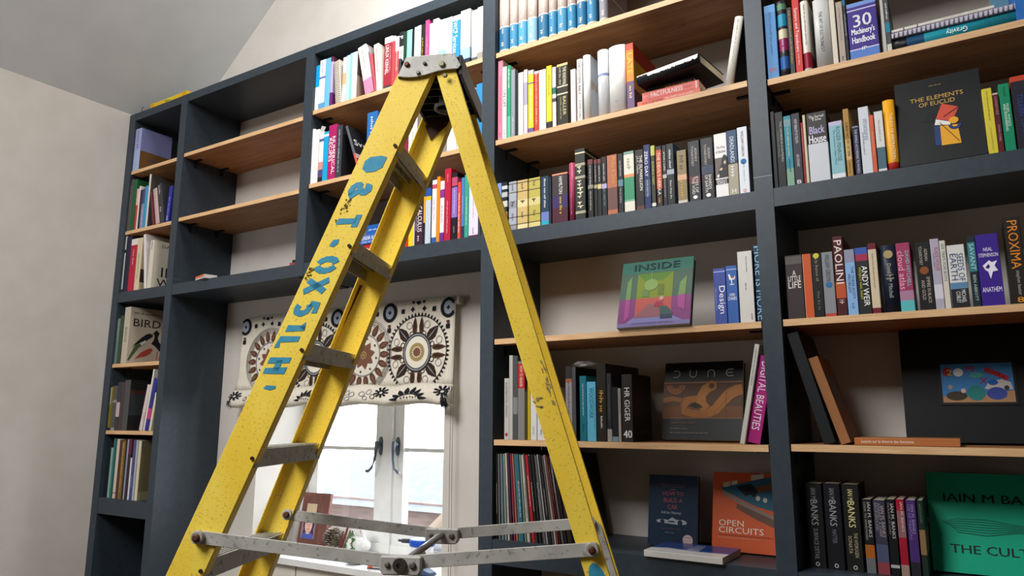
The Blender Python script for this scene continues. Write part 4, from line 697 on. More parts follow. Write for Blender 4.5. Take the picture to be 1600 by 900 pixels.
(-1.0475, 0.012, 1.4705, 0.0386, 0.2312, 0.1722, 0, '#2e2c2a', 'thick black art book with white name, seventeenth along lower shelf, bay beside ladder', 'books in the bay beside the ladder', {'fb': [(0, 1, '#1e1d1c')], 't': [('HR GIGER', '#e4e4e4', 0.2, 0.7, 0.5), ('40', '#f0f0f0', 0.83, 0.94, 0.8, 0, 'h'), ('~', '#b8b8b8', 0.04, 0.08, 0.7)], 'ft': [('~', '#5a5854', 0.14, 0.3, 0.9, 0.05), ('~', '#4a4844', 0.3, 0.55, 0.65, 0.25)]}),
(-0.6477, 0.012, 1.4705, 0.0149, 0.3179, 0.25, 0.201, '#c0bdb6', 'slim pale book leaning on post, eighteenth along lower shelf, bay beside ladder', 'books in the bay beside the ladder', {'t': [('~', '#6a6864', 0.05, 0.42, 0.4)]}),
(-0.6312, 0.026, 1.4705, 0.0431, 0.277, 0.24, 0.209, '#a82878', 'hot magenta book leaning on post, nineteenth along lower shelf, bay beside ladder', 'books in the bay beside the ladder', {'fb': [(0, 1, '#16161c')], 't': [('DIGITAL BEAUTIES', '#f4e4f0', 0.07, 0.85, 0.55)]}),
(-0.491, 0.012, 2.6609, 0.036, 0.2676, 0.18, 0, '#4a86c0', 'tall steel-blue book, first along top shelf, bay beyond grey post', 'books in the bay beyond the tall grey post', {'sb': [(0.9, 1, '#5c98d0')], 't': [('E', '#c85048', 0.86, 0.95, 0.5), ('~', '#38689c', 0.1, 0.7, 0.3)]}),
(-0.4511, 0.012, 2.6609, 0.0298, 0.2726, 0.18, 0, '#2c2a32', 'black book with coloured spots, second along top shelf, bay beyond grey post', 'books in the bay beyond the tall grey post', {'sb': [(0.1, 0.26, '#2a5a9c'), (0.34, 0.5, '#8c2458'), (0.5, 0.62, '#d0c8a8'), (0.66, 0.82, '#2a90b4'), (0.88, 0.96, '#5a8a6c')], 't': [('~', '#d8b0c0', 0.5, 0.7, 0.4)], 'rnd': 1}),
(-0.4194, 0.012, 2.6609, 0.0153, 0.2396, 0.18, 0, '#2c2a26', 'black book with gold lettering, third along top shelf, bay beyond grey post', 'books in the bay beyond the tall grey post', {'t': [('~', '#c8a868', 0.05, 0.85, 0.4)]}),
(-0.4013, 0.012, 2.6609, 0.0215, 0.265, 0.18, 0, '#c4302a', 'red engineering book, white title, fourth along top shelf, bay beyond grey post', 'books in the bay beyond the tall grey post', {'t': [('Sensors and Transducers', '#fae8e4', 0.13, 0.72, 0.45), ('~', '#f0c0b8', 0.74, 0.9, 0.3)]}),
(-0.3771, 0.012, 2.6609, 0.024, 0.2486, 0.18, 0, '#d6cfc4', 'cream book with maroon foot label, fifth along top shelf, bay beyond grey post', 'books in the bay beyond the tall grey post', {'sb': [(0.04, 0.26, '#8c1c30')], 't': [('~', '#6a5c54', 0.05, 0.65, 0.3)], 'rnd': 1}),
(-0.3391, 0.012, 2.6609, 0.049, 0.2421, 0.2, 0, '#bcbcba', 'thick silver-grey hardback, sixth along top shelf, bay beyond grey post', 'books in the bay beyond the tall grey post', {'t': [('THE ART OF ELECTRONICS', '#4a4a4c', 0.2, 0.74, 0.2, -0.05), ('~', '#5a5a5c', 0.76, 0.8, 0.25)], 'rnd': 1}),
(-0.2881, 0.012, 2.6609, 0.0147, 0.2287, 0.18, 0, '#d0c8b8', 'cream slim hardback, seventh along top shelf, bay beyond grey post', 'books in the bay beyond the tall grey post', {}),
(-0.2692, 0.012, 2.6609, 0.0182, 0.2103, 0.18, 0, '#a89a8e', 'taupe paperback, eighth along top shelf, bay beyond grey post', 'books in the bay beyond the tall grey post', {'t': [('~', '#84706c', 0.1, 0.65, 0.3), ('~', '#3a3434', 0.9, 0.97, 0.5)]}),
(-0.2497, 0.012, 2.6609, 0.0087, 0.215, 0.18, 0, '#20222a', 'black book with teal top, ninth along top shelf, bay beyond grey post', 'books in the bay beyond the tall grey post', {'sb': [(0.9, 1, '#1c6a84')], 't': [('~', '#d0d4d4', 0.25, 0.6, 0.4)]}),
(-0.2384, 0.012, 2.6609, 0.0835, 0.1914, 0.14, 0, '#3a2882', 'fat purple engineering handbook, numeral 30, tenth along top shelf, bay beyond grey post', 'books in the bay beyond the tall grey post', {'sb': [(0, 0.16, '#5078c0'), (0.16, 0.18, '#c8c0e0'), (0.86, 0.88, '#c8c0e0'), (0.93, 1, '#7090cc')], 'fb': [(0, 1, '#6a5644')], 't': [('30', '#dcdce4', 0.22, 0.44, 0.62, 0, 'h'), ("Machinery's", '#f0eef8', 0.46, 0.6, 0.78, 0, 'h'), ('Handbook', '#f0eef8', 0.6, 0.73, 0.78, 0, 'h'), ('IP', '#f0eef8', 0.8, 0.86, 0.16, 0, 'h')]}),
(-0.1439, 0.012, 2.6609, 0.0088, 0.184, 0.18, 0, '#b4b2ae', 'tall pale grey book, eleventh along top shelf, bay beyond grey post', 'books in the bay beyond the tall grey post', {}),
(-0.134, 0.012, 2.6609, 0.0125, 0.1801, 0.18, 0, '#48484c', 'charcoal book, teal panel, white foot, twelfth along top shelf, bay beyond grey post', 'books in the bay beyond the tall grey post', {'sb': [(0.02, 0.14, '#c8c4b8'), (0.36, 0.54, '#1c7c90')], 't': [('~', '#e8e8e8', 0.1, 0.42, 0.5)]}),
(0.1945, 0.012, 2.6609, 0.0242, 0.23, 0.18, 0, '#2a68b4', 'bright blue book beside flat stack, thirteenth along top shelf, bay beyond grey post', 'books in the bay beyond the tall grey post', {'t': [('~', '#b8d0ec', 0.05, 0.3, 0.3)]}),
(-0.4932, 0.012, 2.2843, 0.0128, 0.2643, 0.15, 0, '#17171a', 'slim black book beside post, first along painted ledge, bay beyond grey post', 'books in the bay beyond the tall grey post', {}),
(-0.4792, 0.012, 2.2843, 0.0247, 0.2579, 0.15, 0, '#17171b', 'black book with thin white title, second along painted ledge, bay beyond grey post', 'books in the bay beyond the tall grey post', {'t': [('THE UNIVERSE IN A NUTSHELL', '#c8c4c0', 0.13, 0.75, 0.22, 0.2), ('STEPHEN HAWKING', '#6a8a80', 0.24, 0.66, 0.22, -0.2)]}),
(-0.4526, 0.012, 2.2843, 0.0229, 0.2388, 0.15, 0, '#2a8294', 'teal book fading to green, third along painted ledge, bay beyond grey post', 'books in the bay beyond the tall grey post', {'sb': [(0, 0.25, '#7a9c88'), (0.85, 0.95, '#6a8c94')], 't': [('~', '#d8d0a0', 0.18, 0.6, 0.3), ('~', '#22343c', 0.62, 0.8, 0.3)]}),
(-0.4283, 0.012, 2.2843, 0.0253, 0.2418, 0.15, 0, '#2c2c36', 'dark slate book with white title, fourth along painted ledge, bay beyond grey post', 'books in the bay beyond the tall grey post', {'t': [('WHY BEAUTY IS TRUTH', '#d8d4d8', 0.08, 0.42, 0.32), ('IAN STEWART', '#d0ccd0', 0.58, 0.75, 0.32), ('B', '#e8e8e8', 0.93, 0.98, 0.5, 0, 'h')]}),
(-0.4011, 0.012, 2.2843, 0.0066, 0.2059, 0.15, 0, '#8a1f28', 'thin crimson book, fifth along painted ledge, bay beyond grey post', 'books in the bay beyond the tall grey post', {'t': [('~', '#e0a8a0', 0.1, 0.5, 0.4)]}),
(-0.3937, 0.012, 2.2843, 0.008, 0.2303, 0.15, 0, '#cabc9c', 'thin cream book beside crimson one, sixth along painted ledge, bay beyond grey post', 'books in the bay beyond the tall grey post', {}),
(-0.3824, 0.012, 2.2843, 0.0589, 0.2313, 0.15, 0, '#c4c8ce', 'fat book, black top and white foot, seventh along painted ledge, bay beyond grey post', 'books in the bay beyond the tall grey post', {'sb': [(0.55, 1, '#33302f')], 't': [('The Surreal', '#e8e4e0', 0.04, 0.08, 0.75, 0, 'h'), ('Tale', '#e8e4e0', 0.085, 0.12, 0.5, 0, 'h'), ('Black', '#b8b0d8', 0.2, 0.31, 0.75, 0, 'h'), ('House', '#e8e6ee', 0.32, 0.45, 0.85, 0, 'h')]}),
(-0.318, 0.012, 2.2843, 0.0386, 0.1882, 0.15, 0, '#86b4be', 'pale teal book with white foot, eighth along painted ledge, bay beyond grey post', 'books in the bay beyond the tall grey post', {'sb': [(0, 0.09, '#d8dade'), (0.93, 1, '#b8b4d0')], 't': [('ROGER PENROSE', '#4a7078', 0.1, 0.7, 0.3, 0.16), ("The Emperor's New Mind", '#5c8088', 0.14, 0.75, 0.22, -0.16)]}),
(-0.2745, 0.012, 2.2843, 0.0163, 0.2223, 0.15, 0, '#a8803c', 'tan paperback with black capitals, ninth along painted ledge, bay beyond grey post', 'books in the bay beyond the tall grey post', {'sb': [(0.25, 0.55, '#c8a468')], 't': [('A BRIEF HISTORY OF TIME', '#2c2418', 0.2, 0.7, 0.42), ('~', '#4a3818', 0.78, 0.95, 0.3)]}),
(-0.2515, 0.012, 2.2843, 0.0174, 0.1614, 0.15, 0, '#1f1f3c', 'short navy book with white border, tenth along painted ledge, bay beyond grey post', 'books in the bay beyond the tall grey post', {'sb': [(0.97, 0.98, '#c8c8d8')], 't': [('THE WORLD ACCORDING TO PHYSICS', '#d0cce0', 0.08, 0.95, 0.4)]}),
(-0.2311, 0.012, 2.2843, 0.0284, 0.217, 0.15, 0, '#ccd0d8', 'tall white paperback, eleventh along painted ledge, bay beyond grey post', 'books in the bay beyond the tall grey post', {'t': [('structures', '#7a94a8', 0.18, 0.5, 0.4, 0.1), ('~', '#6a6e78', 0.38, 0.72, 0.2, -0.2)]}),
(-0.2022, 0.012, 2.2843, 0.0115, 0.1854, 0.15, 0, '#cc5c38', 'thin burnt-orange book, twelfth along painted ledge, bay beyond grey post', 'books in the bay beyond the tall grey post', {'t': [('~', '#f0b898', 0.3, 0.7, 0.35)]}),
(-0.188, 0.012, 2.2843, 0.0229, 0.1933, 0.15, 0, '#d4d4d2', 'white book with slate-teal foot, thirteenth along painted ledge, bay beyond grey post', 'books in the bay beyond the tall grey post', {'sb': [(0.05, 0.4, '#486878')], 't': [('~', '#c8a0a0', 0.15, 0.5, 0.35)]}),
(-0.1631, 0.012, 2.2843, 0.0313, 0.2238, 0.16, 0, '#dc9c24', 'tall golden-yellow hardback, red foot band, fourteenth along painted ledge, bay beyond grey post', 'books in the bay beyond the tall grey post', {'sb': [(0, 0.11, '#b83028')], 't': [('THE JOY OF ABSTRACTION', '#f8ecc8', 0.2, 0.85, 0.3, 0.12)], 'rnd': 1}),
(0.0915, 0.012, 2.2843, 0.0235, 0.1968, 0.15, 0, '#d4c43c', 'yellow paperback beside big dark book, fifteenth along painted ledge, bay beyond grey post', 'books in the bay beyond the tall grey post', {'t': [('~', '#7a7428', 0.05, 0.5, 0.22), ('~', '#a89c30', 0.6, 0.95, 0.2)]}),
(0.116, 0.012, 2.2843, 0.013, 0.1788, 0.15, 0, '#561e28', 'maroon book with pink serif capitals, sixteenth along painted ledge, bay beyond grey post', 'books in the bay beyond the tall grey post', {'sb': [(0.97, 1, '#c8a898')], 't': [('LONGITUDE', '#c09090', 0.07, 0.42, 0.4), ('DAVA SOBEL', '#c09090', 0.54, 0.95, 0.36)]}),
(0.1316, 0.012, 2.2843, 0.0248, 0.201, 0.15, 0, '#10865f', 'bright green book with white title, seventeenth along painted ledge, bay beyond grey post', 'books in the bay beyond the tall grey post', {'t': [('MUSIC, PHYSICS', '#e4f4ec', 0.3, 0.66, 0.24, 0.14), ('AND ENGINEERING', '#e4f4ec', 0.3, 0.7, 0.24, -0.12), ('~', '#0c5a40', 0.05, 0.2, 0.3)]}),
(0.1604, 0.012, 2.2843, 0.0353, 0.2154, 0.15, 0, '#24242e', 'fat black fantasy novel, red top, eighteenth along painted ledge, bay beyond grey post', 'books in the bay beyond the tall grey post', {'sb': [(0.93, 1, '#c0402c')], 't': [('TOLKIEN', '#2c4490', 0.25, 0.55, 0.35), ('~', '#2c3c70', 0.6, 0.85, 0.35)]}),
(-0.4763, 0.012, 1.8558, 0.05, 0.2028, 0.13, 0, '#3a3032', 'dark grey novel with stacked white title, first along novel shelf, bay beyond grey post', 'novels in the bay beyond the tall grey post', {'sb': [(0.86, 0.98, '#5a5450')], 't': [('A', '#e8e0dc', 0.24, 0.32, 0.2, 0, 'h'), ('LITTLE', '#e8e0dc', 0.33, 0.41, 0.75, 0, 'h'), ('LIFE', '#e8e0dc', 0.42, 0.52, 0.75, 0, 'h'), ('~', '#c8c0bc', 0.55, 0.6, 0.7)]}),
(-0.4241, 0.012, 1.8558, 0.0245, 0.2022, 0.13, 0, '#c4562c', 'orange novel edged in cream, second along novel shelf, bay beyond grey post', 'novels in the bay beyond the tall grey post', {'ebd': '#d8b08c'}),
(-0.398, 0.012, 1.8558, 0.0286, 0.2009, 0.13, 0, '#1e1c1c', 'black novel with small yellow disc, third along novel shelf, bay beyond grey post', 'novels in the bay beyond the tall grey post', {'t': [('~', '#8a8468', 0.08, 0.45, 0.4), ('~', '#6a6660', 0.6, 0.9, 0.4)], 'dot': (0.96, '#c8c040')}),
(-0.368, 0.012, 1.8558, 0.0318, 0.2011, 0.13, 0, '#84868c', 'silver novel with honeycomb pattern, fourth along novel shelf, bay beyond grey post', 'novels in the bay beyond the tall grey post', {'sb': [(0, 0.05, '#b04038')], 't': [('WILLIAM GIBSON', '#3c3e44', 0.04, 0.45, 0.4)], 'dot': (0.49, '#2a6c9c')}),
(-0.3336, 0.012, 1.8558, 0.0281, 0.2464, 0.15, 0, '#4a1c20', 'tall oxblood novel, huge white surname, fifth along novel shelf, bay beyond grey post', 'novels in the bay beyond the tall grey post', {'sb': [(0.22, 0.42, '#b8502a')], 't': [('PAOLINI', '#ecdcd8', 0.05, 0.6, 0.75), ('~', '#c8b0a8', 0.8, 0.86, 0.6)]}),
(-0.3034, 0.012, 1.8558, 0.0281, 0.2014, 0.13, 0, '#84acd8', 'sky-blue novel with silver top, sixth along novel shelf, bay beyond grey post', 'novels in the bay beyond the tall grey post', {'sb': [(0.8, 1, '#8c8ea4')], 't': [('THE THREE-BODY', '#2c4460', 0.26, 0.76, 0.26, 0.18), ('PROBLEM', '#2c4460', 0.38, 0.66, 0.26, -0.18), ('~', '#5c80a8', 0.82, 0.92, 0.4)]}),
(-0.2732, 0.012, 1.8558, 0.0338, 0.2033, 0.13, 0, '#28282a', 'black novel, bold white author name, seventh along novel shelf, bay beyond grey post', 'novels in the bay beyond the tall grey post', {'sb': [(0.9, 1, '#3a58a8'), (0.8, 0.9, '#a03050')], 't': [('ANDY WEIR', '#f4f4f0', 0.28, 0.88, 0.46, 0.16), ('PROJECT HAIL MARY', '#c8c840', 0.3, 0.86, 0.22, -0.24)]}),
(-0.2374, 0.012, 1.8558, 0.0225, 0.2133, 0.13, 0, '#d0bea2', 'cream novel with maroon end bands, eighth along novel shelf, bay beyond grey post', 'novels in the bay beyond the tall grey post', {'sb': [(0, 0.08, '#6a1c2c'), (0.91, 1, '#6a1c2c')], 't': [('~', '#8a7c68', 0.15, 0.65, 0.3)]}),
(-0.2055, 0.012, 1.8558, 0.042, 0.2021, 0.13, 0, '#1a2232', 'navy hardback with gold roundel, ninth along novel shelf, bay beyond grey post', 'novels in the bay beyond the tall grey post', {'t': [('David', '#a8a8a4', 0.28, 0.42, 0.26), ('~', '#8a8478', 0.44, 0.56, 0.6), ('Mitchell', '#a8a8a4', 0.58, 0.78, 0.26)], 'rnd': 1, 'dot': (0.86, '#a89468')}),
(-0.1627, 0.012, 1.8558, 0.0359, 0.2036, 0.13, 0, '#9c3a60', 'rose novel with pink bubble title, tenth along novel shelf, bay beyond grey post', 'novels in the bay beyond the tall grey post', {'sb': [(0, 0.16, '#5ab4b8'), (0.16, 0.3, '#a87c98')], 't': [('cloud atlas', '#ecaac0', 0.12, 0.68, 0.45, -0.2), ('DAVID MITCHELL', '#7cc8c8', 0.12, 0.64, 0.26, 0.25)]}),
(-0.1145, 0.012, 1.8558, 0.0384, 0.1992, 0.13, 0, '#1e1e20', 'black novel with bronze emblem, eleventh along novel shelf, bay beyond grey post', 'novels in the bay beyond the tall grey post', {'t': [('ADRIAN', '#b8aca0', 0.1, 0.28, 0.2, 0.2), ('TCHAIKOVSKY', '#b8aca0', 0.06, 0.34, 0.2, -0.15), ('EMPIRE IN BLACK', '#b8aca0', 0.52, 0.9, 0.22, 0.2), ('AND GOLD', '#b8aca0', 0.56, 0.85, 0.22, -0.15)], 'dot': (0.58, '#8a4c28')}),
(-0.0749, 0.012, 1.8558, 0.0219, 0.2051, 0.13, 0, '#aca6b8', 'lilac-grey novel with red title, twelfth along novel shelf, bay beyond grey post', 'novels in the bay beyond the tall grey post', {'sb': [(0.15, 0.35, '#d0ccd6')], 't': [('SLADE HOUSE', '#b84858', 0.12, 0.46, 0.4, 0.15), ('~', '#7c7890', 0.2, 0.45, 0.25, -0.2)]}),
(-0.0517, 0.012, 1.8558, 0.0144, 0.1974, 0.13, 0, '#d2cabc', 'slim cream novel with blue title, thirteenth along novel shelf, bay beyond grey post', 'novels in the bay beyond the tall grey post', {'t': [('SIX TRIPS FOR BOYS', '#3c7c98', 0.05, 0.6, 0.5)]}),
(-0.0346, 0.012, 1.8558, 0.042, 0.1808, 0.13, 0, '#d4d4d2', 'novel, white top over black foot, fourteenth along novel shelf, bay beyond grey post', 'novels in the bay beyond the tall grey post', {'sb': [(0, 0.3, '#26282c'), (0.3, 0.4, '#5a84a8')], 't': [('SEEDS OF', '#30446c', 0.14, 0.58, 0.36, 0.2), ('EARTH', '#30446c', 0.14, 0.56, 0.36, -0.2), ('MICHAEL', '#e0e0e0', 0.72, 0.92, 0.24, 0.2), ('COBLEY', '#e0e0e0', 0.74, 0.92, 0.24, -0.1)]}),
(0.0153, 0.012, 1.8558, 0.0187, 0.1993, 0.13, 0, '#1c2e36', 'dark teal novel, fifteenth along novel shelf, bay beyond grey post', 'novels in the bay beyond the tall grey post', {'sb': [(0.5, 0.92, '#3c7c88')], 't': [('SAVANT', '#a8d8dc', 0.1, 0.48, 0.6), ('BEN ABBOTT', '#b8c4c4', 0.55, 0.92, 0.36)]}),
(0.0358, 0.012, 1.8558, 0.0527, 0.2021, 0.13, 0, '#3c2488', 'fat violet novel with bird drawing, sixteenth along novel shelf, bay beyond grey post', 'novels in the bay beyond the tall grey post', {'fb': [(0, 1, '#24164c')], 't': [('NEAL', '#ece8f8', 0.19, 0.24, 0.4, 0, 'h'), ('STEPHENSON', '#ece8f8', 0.26, 0.33, 0.85, 0, 'h'), ('ANATHEM', '#ece8f8', 0.73, 0.82, 0.85, 0, 'h'), ('^', '#ece8f8', 0.93, 0.97, 0.2, 0, 'h')], 'bird': 1}),
(0.1056, 0.012, 1.8558, 0.0366, 0.2416, 0.15, 0, '#26221f', 'tall black novel, glowing orange title, seventeenth along novel shelf, bay beyond grey post', 'novels in the bay beyond the tall grey post', {'fb': [(0, 1, '#4a3a2c')], 't': [('PROXIMA', '#e08828', 0.04, 0.6, 0.62), ('stephen baxter', '#a8a8a4', 0.62, 0.9, 0.3), ('8', '#e89828', 0.92, 0.98, 0.4, 0, 'h')]}),
(-0.4801, 0.1, 1.105, 0.0483, 0.2491, 0.15, 0, '#1e1e20', 'thick black novel next to post, grey capitals, first along lowest ledge, bay beyond grey post', 'science fiction novels on the lowest ledge', {'t': [('IAN M', '#8c8c88', 0.06, 0.19, 0.3), ('BANKS', '#a8a8a8', 0.2, 0.5, 0.42), ('SURFACE DETAIL', '#8c8c8c', 0.54, 0.9, 0.26), ('o', '#c8c8c4', 0.93, 0.98, 0.25, 0, 'h')]}),
(-0.4263, 0.1, 1.105, 0.0468, 0.2509, 0.15, 0, '#1c1c24', 'thick blue-black novel, middle of three, second along lowest ledge, bay beyond grey post', 'science fiction novels on the lowest ledge', {'t': [('IAN M', '#8c8c88', 0.06, 0.19, 0.3), ('BANKS', '#a8a8a8', 0.2, 0.5, 0.42), ('MATTER', '#7a7a7c', 0.54, 0.7, 0.26), ('o', '#c8c8c4', 0.93, 0.98, 0.25, 0, 'h')]}),
(-0.3738, 0.1, 1.105, 0.0453, 0.2508, 0.15, 0, '#222220', 'thick black novel with yellow capitals, third along lowest ledge, bay beyond grey post', 'science fiction novels on the lowest ledge', {'t': [('IAN M', '#e4dc9c', 0.06, 0.19, 0.3), ('BANKS', '#e8e0a0', 0.2, 0.5, 0.42), ('THE HYDROGEN', '#b8b088', 0.56, 0.84, 0.22, 0.15), ('SONATA', '#b8b088', 0.6, 0.8, 0.22, -0.2), ('o', '#c8c8c4', 0.93, 0.98, 0.25, 0, 'h')]}),
(-0.3208, 0.1, 1.105, 0.0251, 0.2093, 0.13, 0, '#1e1e20', 'black novel with orange and grey foot, fourth along lowest ledge, bay beyond grey post', 'science fiction novels on the lowest ledge', {'sb': [(0, 0.2, '#6a6c70'), (0.2, 0.38, '#a86028')], 't': [('IAN M. BANKS', '#c8c4c0', 0.04, 0.58, 0.34, 0.2), ('LOOK TO WINDWARD', '#a8a4a0', 0.04, 0.56, 0.22, -0.22)]}),
(-0.2911, 0.1, 1.105, 0.0316, 0.209, 0.13, 0, '#3c3a4c', 'grey-blue novel with pink foot, fifth along lowest ledge, bay beyond grey post', 'science fiction novels on the lowest ledge', {'sb': [(0, 0.16, '#8c4048'), (0.16, 0.4, '#4c5470')], 't': [('IAN M. BANKS', '#b8a8a8', 0.08, 0.5, 0.28, 0.25), ('AGAINST A DARK', '#a09498', 0.04, 0.5, 0.22, -0.02), ('BACKGROUND', '#a09498', 0.04, 0.42, 0.22, -0.28)]}),
(-0.2566, 0.1, 1.105, 0.0232, 0.2129, 0.13, 0, '#1c1c1e', 'narrow black novel with white capitals, sixth along lowest ledge, bay beyond grey post', 'science fiction novels on the lowest ledge', {'sb': [(0.1, 0.14, '#b0b0ac')], 't': [('IAN M. BANKS', '#ccc8c4', 0.06, 0.6, 0.36, 0.15), ('THE PLAYER OF GAMES', '#8c8a88', 0.04, 0.54, 0.2, -0.25)]}),
(-0.2301, 0.1, 1.105, 0.0207, 0.2144, 0.13, 0, '#a01c30', 'scarlet novel, seventh along lowest ledge, bay beyond grey post', 'science fiction novels on the lowest ledge', {'sb': [(0, 0.15, '#a08478'), (0.5, 0.85, '#8a6468')], 't': [('IAN M. BANKS', '#e0c0c0', 0.04, 0.5, 0.34, 0.15), ('FEERSUM ENDJINN', '#d05060', 0.1, 0.6, 0.24, -0.25)]}),
(-0.205, 0.1, 1.105, 0.0248, 0.2138, 0.13, 0, '#4a3070', 'purple novel with dark foot, eighth along lowest ledge, bay beyond grey post', 'science fiction novels on the lowest ledge', {'sb': [(0, 0.2, '#2a2630')], 't': [('IAN M. BANKS', '#a094b8', 0.06, 0.44, 0.3, 0.15), ('USE OF WEAPONS', '#8c80a8', 0.06, 0.56, 0.26, -0.2)]}),
(-0.1764, 0.1, 1.105, 0.0152, 0.2143, 0.13, 0, '#24302c', 'dark green novel with tan patch, ninth along lowest ledge, bay beyond grey post', 'science fiction novels on the lowest ledge', {'sb': [(0.3, 0.62, '#8a6c4c')], 't': [('~', '#6a8478', 0.05, 0.3, 0.4)]})]

# record sleeves: position, thickness, colour
SLEEVES = [(-1.5695, 0.0076, '#1c1c1e'), (-1.5618, 0.0084, '#6a6866'), (-1.5534, 0.0076, '#242226'), (-1.5458, 0.0114, '#5c6a70'), (-1.5345, 0.0098, '#75888a'), (-1.5247, 0.0053, '#1e1e20'), (-1.5194, 0.0105, '#b0a292'), (-1.5089, 0.0097, '#3a2640'), (-1.4992, 0.0074, '#20263a'), (-1.4918, 0.0074, '#8a2438'), (-1.4844, 0.0081, '#a8685c'), (-1.4762, 0.0125, '#3f6a70'), (-1.4637, 0.0161, '#2c5c6c'), (-1.4476, 0.008, '#78887c'), (-1.4396, 0.0145, '#b4b0a6'), (-1.4251, 0.0079, '#56524e'), (-1.4171, 0.0137, '#a81f2a'), (-1.4034, 0.0054, '#c4c0b8'), (-1.3981, 0.0107, '#1e1e20'), (-1.3874, 0.0114, '#262626'), (-1.376, 0.0106, '#302c28'), (-1.3654, 0.0092, '#5c5c60'), (-1.3562, 0.006, '#b4b2b2'), (-1.3502, 0.0098, '#262628'), (-1.3404, 0.0084, '#222224'), (-1.332, 0.0077, '#54504e'), (-1.3244, 0.0094, '#b8b4b0'), (-1.315, 0.0124, '#5c3a34'), (-1.3026, 0.0048, '#702028'), (-1.2978, 0.0082, '#26262a'), (-1.2895, 0.0082, '#5c5a58'), (-1.2813, 0.0123, '#201c1e'), (-1.2691, 0.0115, '#38201e'), (-1.2575, 0.0101, '#24221a')]
# ---------------------------------------------------------------- room shell
D_ = 0.37          # depth of the bookcase; the wall is behind it
PX = [(-4.335, -4.272), (-3.798, -3.739), (-2.742, -2.681), (-1.643, -1.581), (-0.555, -0.496), (0.545, 0.606)]
WX0, WX1, WZ0, WZ1 = -3.394, -2.1, 0.845, 1.98     # window opening
def struct(name, bm, m, parent=None, **k):
    o = obj(name, bm, m, parent, **k)
    if parent is None:
        o['kind'] = 'structure'
    return o
bm = bmesh.new(); box(bm, -4.6, 3.6, -6.0, 0.37, -0.1, 0.0); struct('floor', bm, M_floor)
bm = bmesh.new(); box(bm, -4.6, -4.337, -6.0, 0.37, 0.0, 3.43); struct('wall_left', bm, M_wall)
bm = bmesh.new(); box(bm, 3.5, 3.6, -6.0, 0.37, 0.0, 3.43); struct('wall_right', bm, M_wall)
bm = bmesh.new(); box(bm, -4.6, 3.6, -6.1, -6.0, 0.0, 7.4); struct('wall_front', bm, M_wall)
bm = bmesh.new()
YB = 0.76
box(bm, -4.6, WX0, D_, YB, 0, 7.4)
box(bm, WX1, 3.6, D_, YB, 0, 7.4)
box(bm, WX0, WX1, D_, YB, WZ1, 7.4)
box(bm, WX0, WX1, D_, YB, 0, WZ0 - 0.03)
struct('wall_back', bm, M_wall)
bm = bmesh.new()
cz = lambda x: 3.43 + 0.82 * (x + 4.335)
hexa(bm, [(-4.6, -6, cz(-4.6)), (-0.5, -6, cz(-0.5)), (-0.5, D_, cz(-0.5)), (-4.6, D_, cz(-4.6)), (-4.6, -6, cz(-4.6) + .1), (-0.5, -6, cz(-0.5) + .1), (-0.5, D_, cz(-0.5) + .1), (-4.6, D_, cz(-4.6) + .1)])
rz = cz(-0.5)
hexa(bm, [(-0.5, -6, rz), (3.6, -6, 3.43), (3.6, D_, 3.43), (-0.5, D_, rz), (-0.5, -6, rz + .1), (3.6, -6, 3.53), (3.6, D_, 3.53), (-0.5, D_, rz + .1)])
struct('ceiling', bm, M_ceil)

# window: reveal board, frame, two casements, panes
FY = 0.70
win = thing('window_1', None, None, (0, 0, 0))
win['kind'] = 'structure'
bm = bmesh.new()
box(bm, WX0, WX0 + .05, FY, FY + .07, WZ0, WZ1); box(bm, WX1 - .05, WX1, FY, FY + .07, WZ0, WZ1)
box(bm, WX0, WX1, FY, FY + .07, WZ1 - .05, WZ1); box(bm, WX0, WX1, FY, FY + .07, WZ0, WZ0 + .045)
box(bm, -2.765, -2.70, FY - .005, FY + .07, WZ0, WZ1)
struct('window_frame', bm, M_white, win, bevel=.004)
for (a, b) in ((WX0 + .05, -2.765), (-2.70, WX1 - .05)):
    bm = bmesh.new()
    y0, y1 = FY + .012, FY + .06
    s = .068
    z0, z1 = WZ0 + .045, WZ1 - .05
    box(bm, a, a + s, y0, y1, z0, z1); box(bm, b - s, b, y0, y1, z0, z1)
    box(bm, a + s, b - s, y0, y1, z0, z0 + s); box(bm, a + s, b - s, y0, y1, z1 - s, z1)
    box(bm, a + s, b - s, y0 + .008, y1, 1.372, 1.392)
    cs = struct('casement', bm, M_white, win, bevel=.005)
    bm = bmesh.new(); box(bm, a + s, b - s, y0 + .022, y0 + .026, z0 + s, 1.372); box(bm, a + s, b - s, y0 + .022, y0 + .026, 1.392, z1 - s)
    struct('window_pane', bm, M_glass, cs)
    hx = (b - .028) if a < -3 else (a + .03)
    sg = -1 if a < -3 else 1
    bm = bmesh.new()
    prism(bm, [(.014 * math.cos(t * math.pi / 8), .05 * math.sin(t * math.pi / 8)) for t in range(16)], lambda p, q, t: (hx + p, y0 - t, 1.40 + q), 0, .008)
    tube(bm, [(hx, y0, 1.41), (hx, y0 - .035, 1.41)], .011)
    tube(bm, [(hx, y0 - .035, 1.425), (hx, y0 - .04, 1.38), (hx + .004 * sg, y0 - .045, 1.33), (hx + .02 * sg, y0 - .05, 1.285), (hx + .045 * sg, y0 - .05, 1.265), (hx + .056 * sg, y0 - .05, 1.268)], [.013, .010, .007, .006, .007, .009])
    struct('window_handle', bm, mat('#5a626a', .4, .6), cs)
bm = bmesh.new(); box(bm, WX0 - .18, WX1 + .05, .315, .70, WZ0 - .03, WZ0); struct('window_sill', bm, M_white, win, bevel=.006)
bm = bmesh.new()
for a, b in ((-3.735, -3.02), (-3.012, -2.3), (-2.292, -1.66)):
    box(bm, a, b, .35, .37, 0.1, WZ0 - .035)
